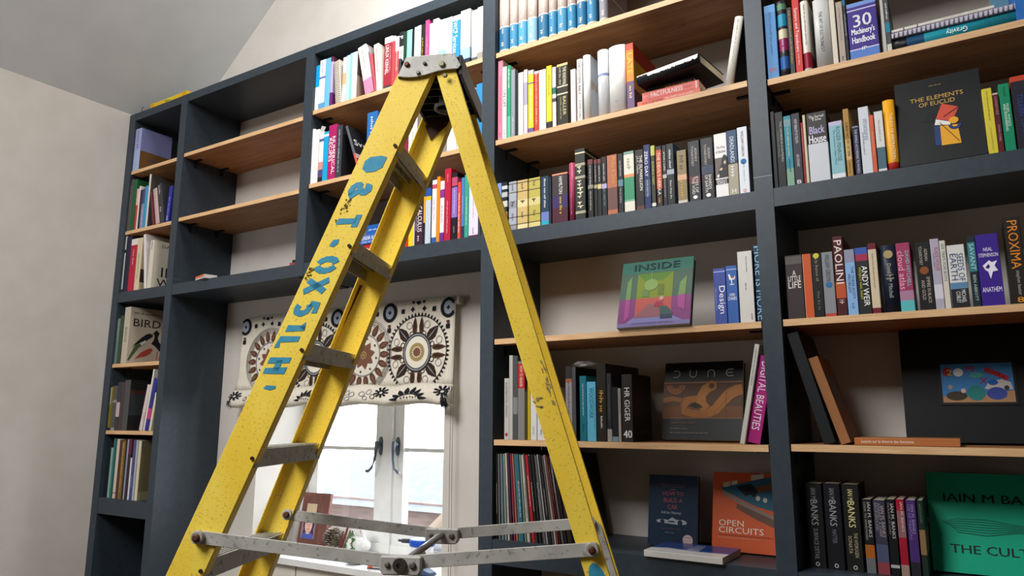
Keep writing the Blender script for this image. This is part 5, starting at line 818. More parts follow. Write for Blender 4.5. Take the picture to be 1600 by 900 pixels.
struct('trim_1', bm, mat('#d9d2c6', .5), bevel=.003)

# ---------------------------------------------------------------- bookcase
bc = thing('bookcase', 'built-in slate grey bookcase filling the whole wall around the window', 'bookcase', (-1.86, 0, 0))
def kid(o):
    o.parent = bc
    o.matrix_parent_inverse = Matrix.Translation((1.86, 0, 0))
    return o
Z_MB, Z_MT, Z_TB, Z_TT, Z_B0, Z_B1 = 2.223, 2.284, 3.371, 3.418, 1.017, 1.105
for i, (a, b) in enumerate(PX):
    bm = bmesh.new()
    zb_ = Z_MB if i == 2 else 0.0
    box(bm, a, b, 0, .022, zb_, Z_TT)
    box(bm, a if i in (0, 1) else a + .024, b, .022, D_ - .001, zb_, Z_TT)
    kid(obj('post', bm, M_slate, bevel=.0015))
def rail(name, x0, x1, z0, z1):
    bm = bmesh.new()
    box(bm, x0, x1, .0015, D_ - .001, z0, z1)
    return kid(obj(name, bm, M_slate, bevel=.001))
BAYS = [(PX[i][1] + .0004, PX[i + 1][0] - .0004) for i in range(5)]
for a, b in BAYS:
    rail('top_rail', a, b, Z_TB, Z_TT)
    rail('middle_rail', a, b, Z_MB, Z_MT)
for i in (0, 3, 4):
    rail('lower_rail', BAYS[i][0], BAYS[i][1], Z_B0, Z_B1)
bm = bmesh.new(); box(bm, BAYS[0][0], BAYS[0][1], .30, .315, .0, Z_B0); kid(obj('dark_bay_sheet', bm, M_slate))  # slate sheet added where the low bay is only dark inside
for x0, x1, z in ((-.555, -.496, 2.327), (-3.798, -3.739, 2.315)):
    bm = bmesh.new(); box(bm, x0 - .0004, x1 + .0004, -.0006, .05, z, z + .0028)
    kid(obj('joint_line', bm, mat('#8c949a' if x0 > -1 else '#545c64', .7)))
SHELVES = [(0, 3.04, 'oak shelf holding one lavender textbook, topmost in narrow end bay'), (0, 2.659, 'oak shelf under the green hardback, narrow end bay'),
           (0, 1.859, 'oak shelf under the cream bird guide, narrow end bay'), (0, 1.478, 'oak shelf under the charcoal art book, narrow end bay'),
           (1, 3.05, 'empty oak shelf, upper of two bare ones above the window'), (1, 2.666, 'empty oak shelf, lower of two bare ones above the window'),
           (2, 3.063, 'oak shelf of many white and red books behind ladder head'), (2, 2.68, 'oak shelf under the magenta manual, behind the ladder'),
           (3, 3.061, 'oak shelf under the grey and blue bound volumes'), (3, 2.675, 'oak shelf under the big white hardbacks and red stack'),
           (3, 1.855, 'oak shelf under the tilted rainbow-coloured interiors book'), (3, 1.47, 'oak shelf above the row of record sleeves'),
           (4, 3.061, 'unseen oak shelf above the purple handbook, added to shade the bay'),  # out of view; put in to keep light off the wall below
           (4, 2.661, 'oak shelf under the purple handbook and teal stack'), (4, 1.856, 'oak shelf under the long row of novels'),
           (4, 1.474, 'oak shelf under the big black picture frame')]
for bay, z, lab in SHELVES:
    a, b = BAYS[bay]
    o = thing('wooden_shelf', lab, 'shelf', ((a + b) / 2, .004, z), 'oak shelves of the bookcase')
    bm = bmesh.new()
    w = (b - a) / 2 - .0035
    fs = box(bm, -w, w, 0, D_ - .012, -.021, 0)
    fs[2].material_index = 1
    board = obj('board', bm, [M_oak, M_oak_edge_lit], o, bevel=.001)
    for sx_ in (-1, 1):
        if lab.startswith('oak shelf under the long row') and sx_ < 0:
            continue
        for yy in (.075, .255):
            bm = bmesh.new()
            box(bm, sx_ * w, sx_ * (w - .055), yy - .009, yy + .009, -.027, -.0212)
            box(bm, sx_ * (w + .003), sx_ * (w - .004), yy - .009, yy + .009, -.062, -.0212)
            obj('shelf_bracket', bm, mat('#1c1d20', .5), o, bevel=.002)

# ---------------------------------------------------------------- step ladder
P0 = Vector((-1.145, -1.077, 0))
UU = Vector((-.42288547, .90618314, 0))
VV = Vector((-.90618314, -.42288547, 0))
def LP_(u, v, z):
    return P0 + UU * u + VV * v + Vector((0, 0, z))
un = lambda z: -.0115 * (2.208 - z)
uf = lambda z: .308 + .11 * (2.208 - z)
fr = lambda z: .4195 * (2.208 - z) - .004       # right edge of the front stiles
rr_ = lambda z: -(.144 + .299 * (2.394 - z))    # right edge of the rear legs
lad = thing('step_ladder', 'paint-marked yellow fibreglass step ladder standing open before the bookcase', 'ladder', (0, 0, 0))
lad.location = LP_(.15, -.05, 0)
INV = Matrix.Translation(-LP_(.15, -.05, 0))
def lk(o):
    o.parent = lad
    o.matrix_parent_inverse = INV
    return o
def channel(bm, uof, sgn, edge, w, z0, z1, fl=.030, t=.0045):
    """C section: web on the outside, two flanges turned inward"""
    def blk(ua, ub, va, vb):
        pts = []
        for z in (z0, z1):
            for (u_, v_) in ((ua, va), (ub, va), (ub, vb), (ua, vb)):
                pts.append(LP_(uof(z) + sgn * u_, edge(z) + v_, z))
        hexa(bm, pts)
    blk(0, t, 0, w)
    blk(t, fl, 0, t)
    blk(t, fl, w - t, w)
ZT = 2.405
for uo, sg in ((un, 1), (uf, -1)):
    bm = bmesh.new()
    channel(bm, uo, sg, fr, .09, 0.02, ZT)
    st = lk(obj('stile', bm, M_yellow, bevel=.0012))
    bm = bmesh.new()
    channel(bm, uo, sg, rr_, .052, 0.02, ZT, fl=.022)
    lg = lk(obj('rear_leg', bm, M_yellow, bevel=.0012))
    for edge, w in ((fr, .09), (rr_, .052)):
        bm = bmesh.new()
        hexa(bm, [LP_(uo(z) + sg * a, edge(0.03) + b, z) for z in (0, .07) for a, b in ((-.006, -.006), (.036, -.006), (.036, w + .006), (-.006, w + .006))])
        lk(obj('rubber_foot', bm, M_blackpl, bevel=.004))
for i in range(9):
    z = 2.208 - .25 * i
    v0 = .4195 * .25 * i
    a, b = un(z) + .0046, uf(z) - .0046
    bm = bmesh.new()
    def tb(ua, ub, va, vb, za, zb):
        hexa(bm, [LP_(u_, v_, zz) for zz in (za, zb) for u_, v_ in ((ua, va), (ub, va), (ub, vb), (ua, vb))])
    tb(a, b, v0 + .003, v0 + .078, z + .016, z + .020)
    tb(a, b, v0 + .001, v0 + .004, z - .022, z + .020)
    tb(a, b, v0 + .077, v0 + .080, z - .022, z + .020)
    for k in range(5):
        tb(a, b, v0 + .010 + .013 * k, v0 + .016 + .013 * k, z + .020, z + .0225)
    for k in (.028, .052):
        tb(a, b, v0 + k, v0 + k + .002, z + .002, z + .016)
    t_ = lk(obj('tread', bm, M_alud, bevel=.0006))
    for u_, d in ((un(z) - .001, -1), (uf(z) + .001, 1)):
        bm = bmesh.new()
        c = LP_(u_, v0 + .006, z)
        tube(bm, [c, c + UU * d * .003], .0045, 10)
        lk(obj('bolt', bm, mat('#2e2018', .6)))
# top cap: two end plates, a ribbed deck between them
CAPO = [(.004, 2.387), (-.020, 2.383), (-.043, 2.383), (-.067, 2.387), (-.098, 2.395), (-.120, 2.398), (-.150, 2.399), (-.156, 2.408), (-.139, 2.442), (-.017, 2.438)]
for uu, sg in ((-.007, 1), (.300, -1)):
    bm = bmesh.new()
    prism(bm, CAPO, lambda p, q, t: LP_(uu + t, p, q), 0, sg * .004)
    cp = lk(obj('cap_plate', bm, M_alu, bevel=.001))
    for (vb, zb, r_, c_) in ((-.020, 2.417, .0065, '#6e4630'), (-.065, 2.417, .0045, '#6a625c'), (-.049, 2.393, .005, '#8a8a88'), (-.109, 2.412, .008, '#a09880'), (-.118, 2.381, .006, '#8a8468')):
        bm = bmesh.new()
        c = LP_(uu - sg * .001, vb, zb)
        tube(bm, [c, c - UU * sg * .003, c - UU * sg * .0045], [r_, r_, r_ * .6], 12)
        lk(obj('rivet', bm, mat(c_, .45, .2)))
bm = bmesh.new()
def db(ua, ub, va, vb, za, zb):
    hexa(bm, [LP_(u_, v_, zz) for zz in (za, zb) for u_, v_ in ((ua, va), (ub, va), (ub, vb), (ua, vb))])
db(-.002, .296, -.150, -.004, 2.428, 2.434)
db(-.002, .296, -.158, -.150, 2.385, 2.438)
db(-.002, .296, -.004, .004, 2.385, 2.438)
for k in range(1, 7):
    db(.0425 * k - .002, .0425 * k + .002, -.150, -.004, 2.392, 2.428)
for k in (-.115, -.077, -.04):
    db(-.002, .296, k - .002, k + .002, 2.400, 2.428)
lk(obj('top_deck', bm, M_blackpl, bevel=.001))
bm = bmesh.new()
for (r0, r1, za, zb) in ((.030, .036, 2.386, 2.428),):
    n = 24
    vs = [[LP_(.2 + r * math.cos(2 * math.pi * k / n), -.077 + r * math.sin(2 * math.pi * k / n), z) for k in range(n)] for r, z in ((r0, za), (r1, za), (r1, zb), (r0, zb))]
    VS = [[bm.verts.new(p) for p in ring] for ring in vs]
    for q in range(4):
        for k in range(n):
            bm.faces.new((VS[q][k], VS[q][(k + 1) % n], VS[(q + 1) % 4][(k + 1) % n], VS[(q + 1) % 4][k]))
bmesh.ops.recalc_face_normals(bm, faces=bm.faces[:])
lk(obj('tool_holder', bm, mat('#8a8e92', .3, .4), smooth=True))
bm = bmesh.new()
prism(bm, [(fr(2.40) + .012, 2.405), (fr(2.40) + .074, 2.405), (fr(2.37) + .076, 2.375), (fr(2.33) + .045, 2.335), (fr(2.37) + .014, 2.375)], lambda p, q, t: LP_(uf(q) - .006 - t, p, q), 0, .003)
lk(obj('gusset_plate', bm, mat('#3a2620', .6, .3)))
bm = bmesh.new()
prism(bm, [(rr_(1.27) + .006, 1.27), (rr_(1.285) + .018, 1.285), (rr_(1.285) + .030, 1.285), (rr_(1.02) + .022, 1.02), (rr_(1.02) + .006, 1.02)], lambda p, q, t: LP_(uf(q) - .022 - t, p, q), 0, .004)
lk(obj('rear_brace', bm, M_alu, bevel=.001))
# spreaders
def bar(bm, p, q, h, w, arch=True):
    p, q = Vector(p), Vector(q)
    d = (q - p).normalized()
    nz = Vector((0, 0, 1)) - d * d.z
    nz.normalize()
    s = d.cross(nz)
    prof = [(-.5, 0), (-.5, .35), (-.3, .8), (0, 1), (.3, .8), (.5, .35), (.5, 0)]
    A = [bm.verts.new(p + nz * a * h - s * b * w) for a, b in prof]
    B = [bm.verts.new(q + nz * a * h - s * b * w) for a, b in prof]
    fs = [bm.faces.new(A), bm.faces.new(B[::-1])]
    for i in range(len(prof)):
        j = (i + 1) % len(prof)
        fs.append(bm.faces.new((A[i], B[i], B[j], A[j])))
    bmesh.ops.recalc_face_normals(bm, faces=fs)
for (u0, u1, sg, nm) in ((-.019, -.019, -1, 'near'), (.385, .385, -1, 'far')):
    vF, zF, vH, zH, vR, zR = .432, 1.283, -.045, 1.237, -.458, 1.277
    if nm == 'far':
        vF, vR = .40, -.445
    for (va, za, vb, zb) in ((vF + .012, zF, vH + .028, zH + .004), (vH - .028, zH + .004, vR - .012, zR)):
        bm = bmesh.new()
        bar(bm, LP_(u0, va, za), LP_(u1, vb, zb), .029, .012)
        lk(obj('spreader_bar', bm, M_alu, bevel=.001))
    for ve, ze in ((vF, zF), (vR, zR)):
        bm = bmesh.new()
        prism(bm, [(ve + .0145 * math.cos(t * math.pi / 9), ze + .0145 * math.sin(t * math.pi / 9)) for t in range(18)], lambda p, q, t: LP_(u0 - t, p, q), 0, .012)
        lk(obj('spreader_eye', bm, M_alu, bevel=.001))
    bm = bmesh.new()
    prism(bm, [(vH + .046, zH + .018), (vH + .046, zH - .012), (vH + .040, zH - .022), (vH - .040, zH - .022), (vH - .046, zH - .012), (vH - .046, zH + .018)], lambda p, q, t: LP_(u0 - .016 + t, p, q), 0, .022)
    lk(obj('spreader_hinge', bm, M_alu, bevel=.003))
    for (vb, zb, r_, k_) in ((vF, zF, .009, .012), (vR, zR, .008, .012), (vH + .028, zH, .006, .016), (vH - .028, zH, .0075, .016)):
        bm = bmesh.new()
        c = LP_(u0 - k_, vb, zb)
        tube(bm, [c, c - UU * .004, c - UU * .0055], [r_, r_, r_ * .5], 12)
        lk(obj('spreader_bolt', bm, M_rust if k_ < .014 else mat('#6a6258', .5, .3)))
    if nm == 'near':
        bm = bmesh.new()
        c = LP_(u0 - .016, vH, zH)
        n = 20
        for r0, r1, dd in ((.006, .015, .008),):
            R0 = [[c + VV * r * math.cos(2 * math.pi * k / n) + Vector((0, 0, r * math.sin(2 * math.pi * k / n))) - UU * dd * e for k in range(n)] for r, e in ((r1, 0), (r1, 1), (r0, 1), (r0, 0))]
            VS = [[bm.verts.new(p) for p in ring] for ring in R0]
            for q in range(3):
                for k in range(n):
                    bm.faces.new((VS[q][k], VS[q][(k + 1) % n], VS[q + 1][(k + 1) % n], VS[q + 1][k]))
        bmesh.ops.recalc_face_normals(bm, faces=bm.faces[:])
        lk(obj('hinge_bush', bm, mat('#4c443c', .5, .5)))
bm = bmesh.new()
tube(bm, [LP_(-.03, -.045, 1.237), LP_(.385, -.045, 1.240)], .0085, 12)
lk(obj('cross_rod', bm, mat('#9c9a98', .3, .8), smooth=False))
# stencilled marks on the near stile
sd = (VV * .4195 + Vector((0, 0, -1))).normalized()          # down the stile
lat = (VV - sd * VV.dot(sd)).normalized()                    # across, towards the wide side
def SP(s, l, k=0.0009):
    z = 2.208 - s
    return LP_(un(z) - k, .4195 * s + l, z)
rnd = random.Random(3)
ell = lambda cx, cy, rx, ry, a0, a1, n=14: [(cx + rx * math.cos(math.radians(a0 + (a1 - a0) * q / n)), cy + ry * math.sin(math.radians(a0 + (a1 - a0) * q / n))) for q in range(n + 1)]
# strokes: (x across the letter, y up the letter) 0..1, painted through a stencil with bridges
GLY = {'O': [ell(.5, .5, .42, .42, 105, 255), ell(.5, .5, .42, .42, -75, 75)], 'X': [[(.08, .04), (.92, .96)], [(.92, .04), (.08, .96)]],
       '5': [[(.86, .93), (.2, .93), (.17, .56)], [(.17, .56)] + ell(.46, .33, .40, .28, 110, -125, 12)], '1': [[(.1, .74), (.55, .93), (.55, .02)]],
       'L': [[(.14, .97), (.14, .07), (.9, .07)]], 'H': [[(.12, .02), (.12, .98)], [(.88, .02), (.88, .98)], [(.12, .52), (.88, .52)]],
       'T': [[(.02, .92), (.98, .92)], [(.5, .92), (.5, .02)]],
       '&': [ell(.42, .76, .22, .19, -60, 200), [(.30, .62), (.92, .06)], ell(.40, .27, .32, .24, 130, 330)]}
def stroke(pts, w, k=.0009):
    n = len(pts)
    pts = [Vector(p) for p in pts]
    side = []
    for q in range(n):
        d = (pts[min(q + 1, n - 1)] - pts[max(q - 1, 0)]).normalized()
        side.append(Vector((-d.y, d.x)) * w * (.5 + .06 * math.sin(q * 2.3 + pts[q].x * 90)))
    for q in range(n - 1):
        poly(bm, [SP(c.x, c.y, k) for c in (pts[q] - side[q], pts[q + 1] - side[q + 1], pts[q + 1] + side[q + 1], pts[q] + side[q])])
for n_, (txt, s, ln, h, l) in enumerate((('&', .094, .036, .048, .044), ('T', .172, .032, .054, .040), ('O', .278, .034, .054, .042), ('X', .329, .034, .056, .044), ('5', .385, .032, .054, .042), ('1', .437, .020, .050, .045), ('L', .470, .026, .052, .050), ('H', .520, .032, .056, .050))):
    bm = bmesh.new()
    for g_ in GLY[txt]:
        stroke([(s + a * ln, l + h / 2 - b_ * h) for a, b_ in g_], .0145)
    lk(obj('stencil_mark', bm, M_blue))
for pts in ([(.028, .014), (.024, .03), (.026, .056), (.036, .066), (.056, .064), (.066, .05), (.064, .028), (.054, .014)], [(.232, .040), (.234, .054), (.248, .058), (.252, .046), (.243, .038)], [(.584, .030), (.582, .054), (.590, .058), (.594, .040), (.590, .028)]):
    bm = bmesh.new()
    poly(bm, [SP(a, b_) for a, b_ in pts])
    lk(obj('stencil_mark', bm, M_blue))
bm = bmesh.new()
for q in range(46):
    s = rnd.choice((rnd.uniform(.12, .19), rnd.uniform(.13, .17), rnd.uniform(.30, .33)))
    l = rnd.uniform(.050, .068) if s < .25 else rnd.uniform(.066, .082)
    w, h = rnd.uniform(.001, .004), rnd.uniform(.001, .006)
    poly(bm, [SP(s, l, .0011), SP(s + w, l + .001, .0011), SP(s + w, l + h, .0011), SP(s - .001, l + h, .0011)])
lk(obj('ink_scrawl', bm, mat('#5c4410', .7)))
bm = bmesh.new()
c0 = [(.0, .004), (.004, .026), (.016, .040), (.034, .044), (.052, .040), (.070, .030), (.07, .004)]
def RP(z, l, k=.0009):
    return LP_(un(z) - k, rr_(z) + l, z)
poly(bm, [RP(1.246 - a, l) for a, l in ((.012, .012), (.002, .018), (-.002, .028), (.004, .036), (.016, .042), (.04, .046), (.07, .046), (.07, .006), (.03, .008))])
lk(obj('paint_dab', bm, M_blue))
bm = bmesh.new()
for q in range(16):
    z = rnd.uniform(1.56, 1.68)
    l = rnd.uniform(.002, .010)
    w, h = rnd.uniform(.001, .005), rnd.uniform(.004, .014)
    poly(bm, [RP(z, l, .0011), RP(z, l + w, .0011), RP(z - h, l + w, .0011), RP(z - h, l, .0011)])
for q in range(10):
    z, l = rnd.uniform(1.57, 1.60), rnd.uniform(.02, .048)
    poly(bm, [RP(z, l, .0011), RP(z + .001, l + .006, .0011), RP(z - .003, l + .006, .0011), RP(z - .003, l, .0011)])
lk(obj('scuff_mark', bm, mat('#a08c64', .8)))
bm = bmesh.new()
for q in range(7):
    z = 1.925 - .016 * q
    wv = .010 - .0012 * q
    poly(bm, [LP_(uf(zz) - .0052, fr(zz) + .086 - o_, zz) for zz, o_ in ((z, 0), (z, wv), (z - .0165, wv - .001), (z - .0165, 0))])
lk(obj('rust_streak', bm, mat('#5c3c1c', .8)))
# ---------------------------------------------------------------- fill the shelves
GROUPED = 'encyclopaedia volumes on the topmost shelf'
for i, (x, y, z, T, H, D, lean, col, lab, grp, o) in enumerate(BOOKS):
    zz = z + (math.sin(lean) * T if lean > 0 else 0)
    m = Matrix.Translation((x, y, zz + .0003)) @ Matrix.Rotation(lean, 4, 'Y')
    nm = 'spiral_notebook' if o.get('spiral') else 'book'
    book(T, H, D, col, o, lab, grp, m, seed=i, name=nm, cat='notebook' if o.get('spiral') else 'book')
# record sleeves
ORD = 'first second third fourth fifth sixth seventh eighth ninth tenth eleventh twelfth thirteenth fourteenth fifteenth sixteenth seventeenth eighteenth nineteenth twentieth twenty-first twenty-second twenty-third twenty-fourth twenty-fifth twenty-sixth twenty-seventh twenty-eighth twenty-ninth thirtieth thirty-first thirty-second thirty-third thirty-fourth'.split()
CN = {}
for i, (x, T, col) in enumerate(SLEEVES):
    lean = -math.radians(min(9.5, 1.0 + i * .29))
    r_, g_, b_ = [int(col[k:k + 2], 16) for k in (1, 3, 5)]
    br = (r_ + g_ + b_) / 3
    cn = 'black' if br < 42 else 'dark' if br < 70 else 'grey' if max(r_, g_, b_) - min(r_, g_, b_) < 26 and br < 140 else 'pale' if br > 140 else 'red' if r_ > g_ + 40 else 'teal' if b_ > r_ + 18 else 'drab'
    o = thing('record_sleeve', '%s record sleeve, %s along from the post in the record row' % (cn, ORD[i]), 'record', group='record sleeves on the lowest ledge')
    o.matrix_world = Matrix.Translation((x, .015 + .004 * (i % 3), 1.1053)) @ Matrix.Rotation(lean, 4, 'Y')
    rnd = random.Random(i)
    bm = bmesh.new()
    T2 = max(.0016, T * .92 - .0018)
    Hh = .314 + rnd.uniform(-.004, .002)
    ms = [mat(col, .5), mat('#2a2724' if br > 90 else '#3a3836', .5)]
    fs = box(bm, 0, T2, 0, .31, 0, Hh)
    obj('sleeve', bm, ms, o, bevel=.0008)
    if i % 2 == 0 or i == 16:
        bm = bmesh.new()
        put_text(bm, '~', (T2 / 2, -.0006, Hh * (.95 - rnd.uniform(0, .4))), (0, 0, -1), (1, 0, 0), Hh * rnd.uniform(.25, .5), T2 * .5, 0, rnd)
        obj('lettering', bm, mat('#e4dcd4' if br < 110 else '#4a4440', .5), o)

# books shown face out, leaning back
def face_book(name_lab, xl, yb, z, W, H, T, tilt, col, art, o=None, group='books standing face out on the shelves'):
    m = Matrix.Translation((xl, yb, z + T * math.sin(tilt) + .0005)) @ Matrix.Rotation(-tilt, 4, 'X') @ Matrix.Translation((0, T, 0)) @ Matrix.Rotation(-math.pi / 2, 4, 'Z')
    b = book(T, H, W, col, o or {}, name_lab, group, m, seed=len(name_lab))
    rnd = random.Random(len(art))
    for part in ('cover_art', 'lettering'):
        bm = bmesh.new()
        ms = []
        for k, a in enumerate(art):
            if (a[0] == 't') != (part == 'lettering'):
                continue
            e = .0005 + .00012 * k
            mi = slot(ms, mat(a[1], .5))
            if a[0] == 'p':
                poly(bm, [(T + e, W * u, H * v) for u, v in a[2]], mi)
            elif a[0] == 'e':
                _, _, (cx, cy), rx, ry = a
                poly(bm, [(T + e, W * cx + W * rx * math.cos(t * math.pi / 14), H * cy + W * ry * math.sin(t * math.pi / 14)) for t in range(28)], mi)
            elif a[0] == 'r':       # ring arc
                _, _, (cx, cy), r, w, t0, t1 = a
                N = 14
                for q in range(N):
                    A, B = math.radians(t0 + (t1 - t0) * q / N), math.radians(t0 + (t1 - t0) * (q + 1) / N)
                    poly(bm, [(T + e, W * (cx + (r + s) * math.cos(an)), H * cy + W * (r + s) * math.sin(an)) for s, an in ((-w / 2, A), (w / 2, A), (w / 2, B), (-w / 2, B))], mi)
            elif a[0] == 'b':       # tapering ribbon
                pts, ws = a[2], a[3]
                for q in range(len(pts) - 1):
                    p0, p1 = Vector(pts[q]), Vector(pts[q + 1])
                    d0 = (Vector(pts[min(q + 1, len(pts) - 1)]) - Vector(pts[max(q - 1, 0)])).normalized()
                    d1 = (Vector(pts[min(q + 2, len(pts) - 1)]) - p0).normalized()
                    n0, n1 = Vector((-d0.y, d0.x)) * ws[q], Vector((-d1.y, d1.x)) * ws[q + 1]
                    poly(bm, [(T + e, W * cc.x, H * cc.y) for cc in (p0 - n0, p1 - n1, p1 + n1, p0 + n0)], mi)
            else:                   # text
                _, _, s, (u0, u1), vc, h = a
                put_text(bm, s, (T + e, W * u0, H * vc), (0, 1, 0), (0, 0, 1), (u1 - u0) * W, h * H, mi, rnd, 'center', 1.6)
        if ms:
            obj(part, bm, ms, b)
        else:
            bm.free()
    return b
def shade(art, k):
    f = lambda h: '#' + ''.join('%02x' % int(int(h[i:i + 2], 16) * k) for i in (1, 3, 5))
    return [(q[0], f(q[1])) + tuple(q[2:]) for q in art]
R4 = lambda u0, u1, v0, v1: [(u0, v0), (u1, v0), (u1, v1), (u0, v1)]
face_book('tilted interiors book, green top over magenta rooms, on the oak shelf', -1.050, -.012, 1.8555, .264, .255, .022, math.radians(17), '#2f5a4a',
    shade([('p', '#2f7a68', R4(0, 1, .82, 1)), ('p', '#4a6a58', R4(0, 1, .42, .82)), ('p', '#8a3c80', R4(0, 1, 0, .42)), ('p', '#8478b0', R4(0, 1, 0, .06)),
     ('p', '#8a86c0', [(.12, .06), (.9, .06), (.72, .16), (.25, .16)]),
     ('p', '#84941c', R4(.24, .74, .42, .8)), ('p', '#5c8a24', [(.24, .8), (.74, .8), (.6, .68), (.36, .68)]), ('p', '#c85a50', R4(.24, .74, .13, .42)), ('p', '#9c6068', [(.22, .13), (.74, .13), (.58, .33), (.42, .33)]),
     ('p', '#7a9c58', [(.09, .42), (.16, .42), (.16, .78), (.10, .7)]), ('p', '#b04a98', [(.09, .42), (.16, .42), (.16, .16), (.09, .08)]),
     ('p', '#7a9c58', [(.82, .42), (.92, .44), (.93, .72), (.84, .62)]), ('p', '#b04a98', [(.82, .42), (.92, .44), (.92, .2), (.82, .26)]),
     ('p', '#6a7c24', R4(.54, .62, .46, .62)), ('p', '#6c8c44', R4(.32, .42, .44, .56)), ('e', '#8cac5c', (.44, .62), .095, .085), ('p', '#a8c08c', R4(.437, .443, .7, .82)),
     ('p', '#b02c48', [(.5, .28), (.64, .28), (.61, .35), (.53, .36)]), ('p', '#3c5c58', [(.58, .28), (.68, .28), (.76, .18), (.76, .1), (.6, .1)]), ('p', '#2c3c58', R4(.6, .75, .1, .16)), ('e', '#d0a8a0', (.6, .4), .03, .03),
     ('t', '#16303c', 'INSIDE', (.07, .93), .905, .1), ('t', '#3c3c78', '~', (.2, .78), .045, .025)], .82))  # interiors cover art darkened: shelf shade is put into its colours
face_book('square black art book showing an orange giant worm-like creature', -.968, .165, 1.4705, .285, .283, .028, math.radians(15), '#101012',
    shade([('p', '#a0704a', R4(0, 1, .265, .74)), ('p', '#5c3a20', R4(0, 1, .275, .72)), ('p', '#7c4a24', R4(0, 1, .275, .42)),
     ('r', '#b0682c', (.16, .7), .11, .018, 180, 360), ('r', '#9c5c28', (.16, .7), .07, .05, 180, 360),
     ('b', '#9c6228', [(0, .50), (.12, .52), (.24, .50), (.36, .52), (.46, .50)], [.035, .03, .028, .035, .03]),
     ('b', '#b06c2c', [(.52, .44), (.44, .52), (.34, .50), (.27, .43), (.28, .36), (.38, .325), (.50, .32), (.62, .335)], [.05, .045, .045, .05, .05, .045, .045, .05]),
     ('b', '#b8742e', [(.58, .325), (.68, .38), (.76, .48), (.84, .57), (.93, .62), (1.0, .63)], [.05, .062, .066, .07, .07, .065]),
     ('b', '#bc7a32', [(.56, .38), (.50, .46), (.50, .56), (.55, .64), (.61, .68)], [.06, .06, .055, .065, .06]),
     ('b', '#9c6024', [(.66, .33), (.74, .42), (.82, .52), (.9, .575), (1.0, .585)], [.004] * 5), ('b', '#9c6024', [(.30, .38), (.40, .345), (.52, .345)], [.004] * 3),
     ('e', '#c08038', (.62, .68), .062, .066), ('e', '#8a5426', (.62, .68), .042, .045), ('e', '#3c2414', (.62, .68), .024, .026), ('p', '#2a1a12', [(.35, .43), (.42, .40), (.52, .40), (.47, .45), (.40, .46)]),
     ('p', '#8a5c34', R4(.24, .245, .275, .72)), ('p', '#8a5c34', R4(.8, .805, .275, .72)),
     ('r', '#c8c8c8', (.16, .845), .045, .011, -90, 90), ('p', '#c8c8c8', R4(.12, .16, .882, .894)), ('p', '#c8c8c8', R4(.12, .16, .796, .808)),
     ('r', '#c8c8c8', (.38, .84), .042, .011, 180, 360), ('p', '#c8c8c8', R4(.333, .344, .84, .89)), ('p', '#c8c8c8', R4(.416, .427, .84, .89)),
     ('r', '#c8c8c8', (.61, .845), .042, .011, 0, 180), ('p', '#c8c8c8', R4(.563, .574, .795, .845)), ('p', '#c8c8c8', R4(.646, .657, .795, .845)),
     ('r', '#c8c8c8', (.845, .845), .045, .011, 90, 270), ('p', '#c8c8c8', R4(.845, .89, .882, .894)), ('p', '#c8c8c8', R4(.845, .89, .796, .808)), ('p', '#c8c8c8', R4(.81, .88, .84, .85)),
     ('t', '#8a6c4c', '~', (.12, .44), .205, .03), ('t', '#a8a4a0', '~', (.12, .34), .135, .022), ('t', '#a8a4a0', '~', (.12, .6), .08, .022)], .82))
face_book('navy hardback about car design with red capitals and round sticker', -1.043, .195, 1.1055, .18, .242, .026, math.radians(9), '#1c3048',
    [('t', '#b05a5c', 'HOW TO', (.3, .72), .735, .06), ('t', '#b05a5c', 'BUILD A', (.32, .7), .64, .06), ('t', '#b05a5c', 'CAR', (.4, .6), .545, .06),
     ('t', '#a8b0b8', 'Adrian Newey', (.27, .68), .46, .055), ('t', '#8c5a60', '~', (.24, .78), .865, .022), ('t', '#8c5a60', '~', (.28, .74), .835, .022), ('p', '#8a949c', R4(.44, .56, .79, .796)),
     ('p', '#a8b0b4', [(.17, .35), (.3, .37), (.42, .36), (.5, .4), (.58, .37), (.74, .37), (.8, .34), (.78, .31), (.6, .3), (.4, .31), (.2, .32)]), ('e', '#1c3048', (.3, .335), .045, .045), ('e', '#1c3048', (.66, .33), .05, .05), ('p', '#1c3048', [(.4, .33), (.56, .33), (.54, .35), (.44, .35)]),
     ('t', '#8c5a60', '~', (.3, .68), .24, .022), ('t', '#8a949c', '~', (.36, .56), .185, .02), ('e', '#d0b4b4', (.82, .1), .1, .1), ('t', '#2c3038', '~', (.76, .88), .135, .022), ('t', '#6a6468', '~', (.75, .89), .09, .018)])
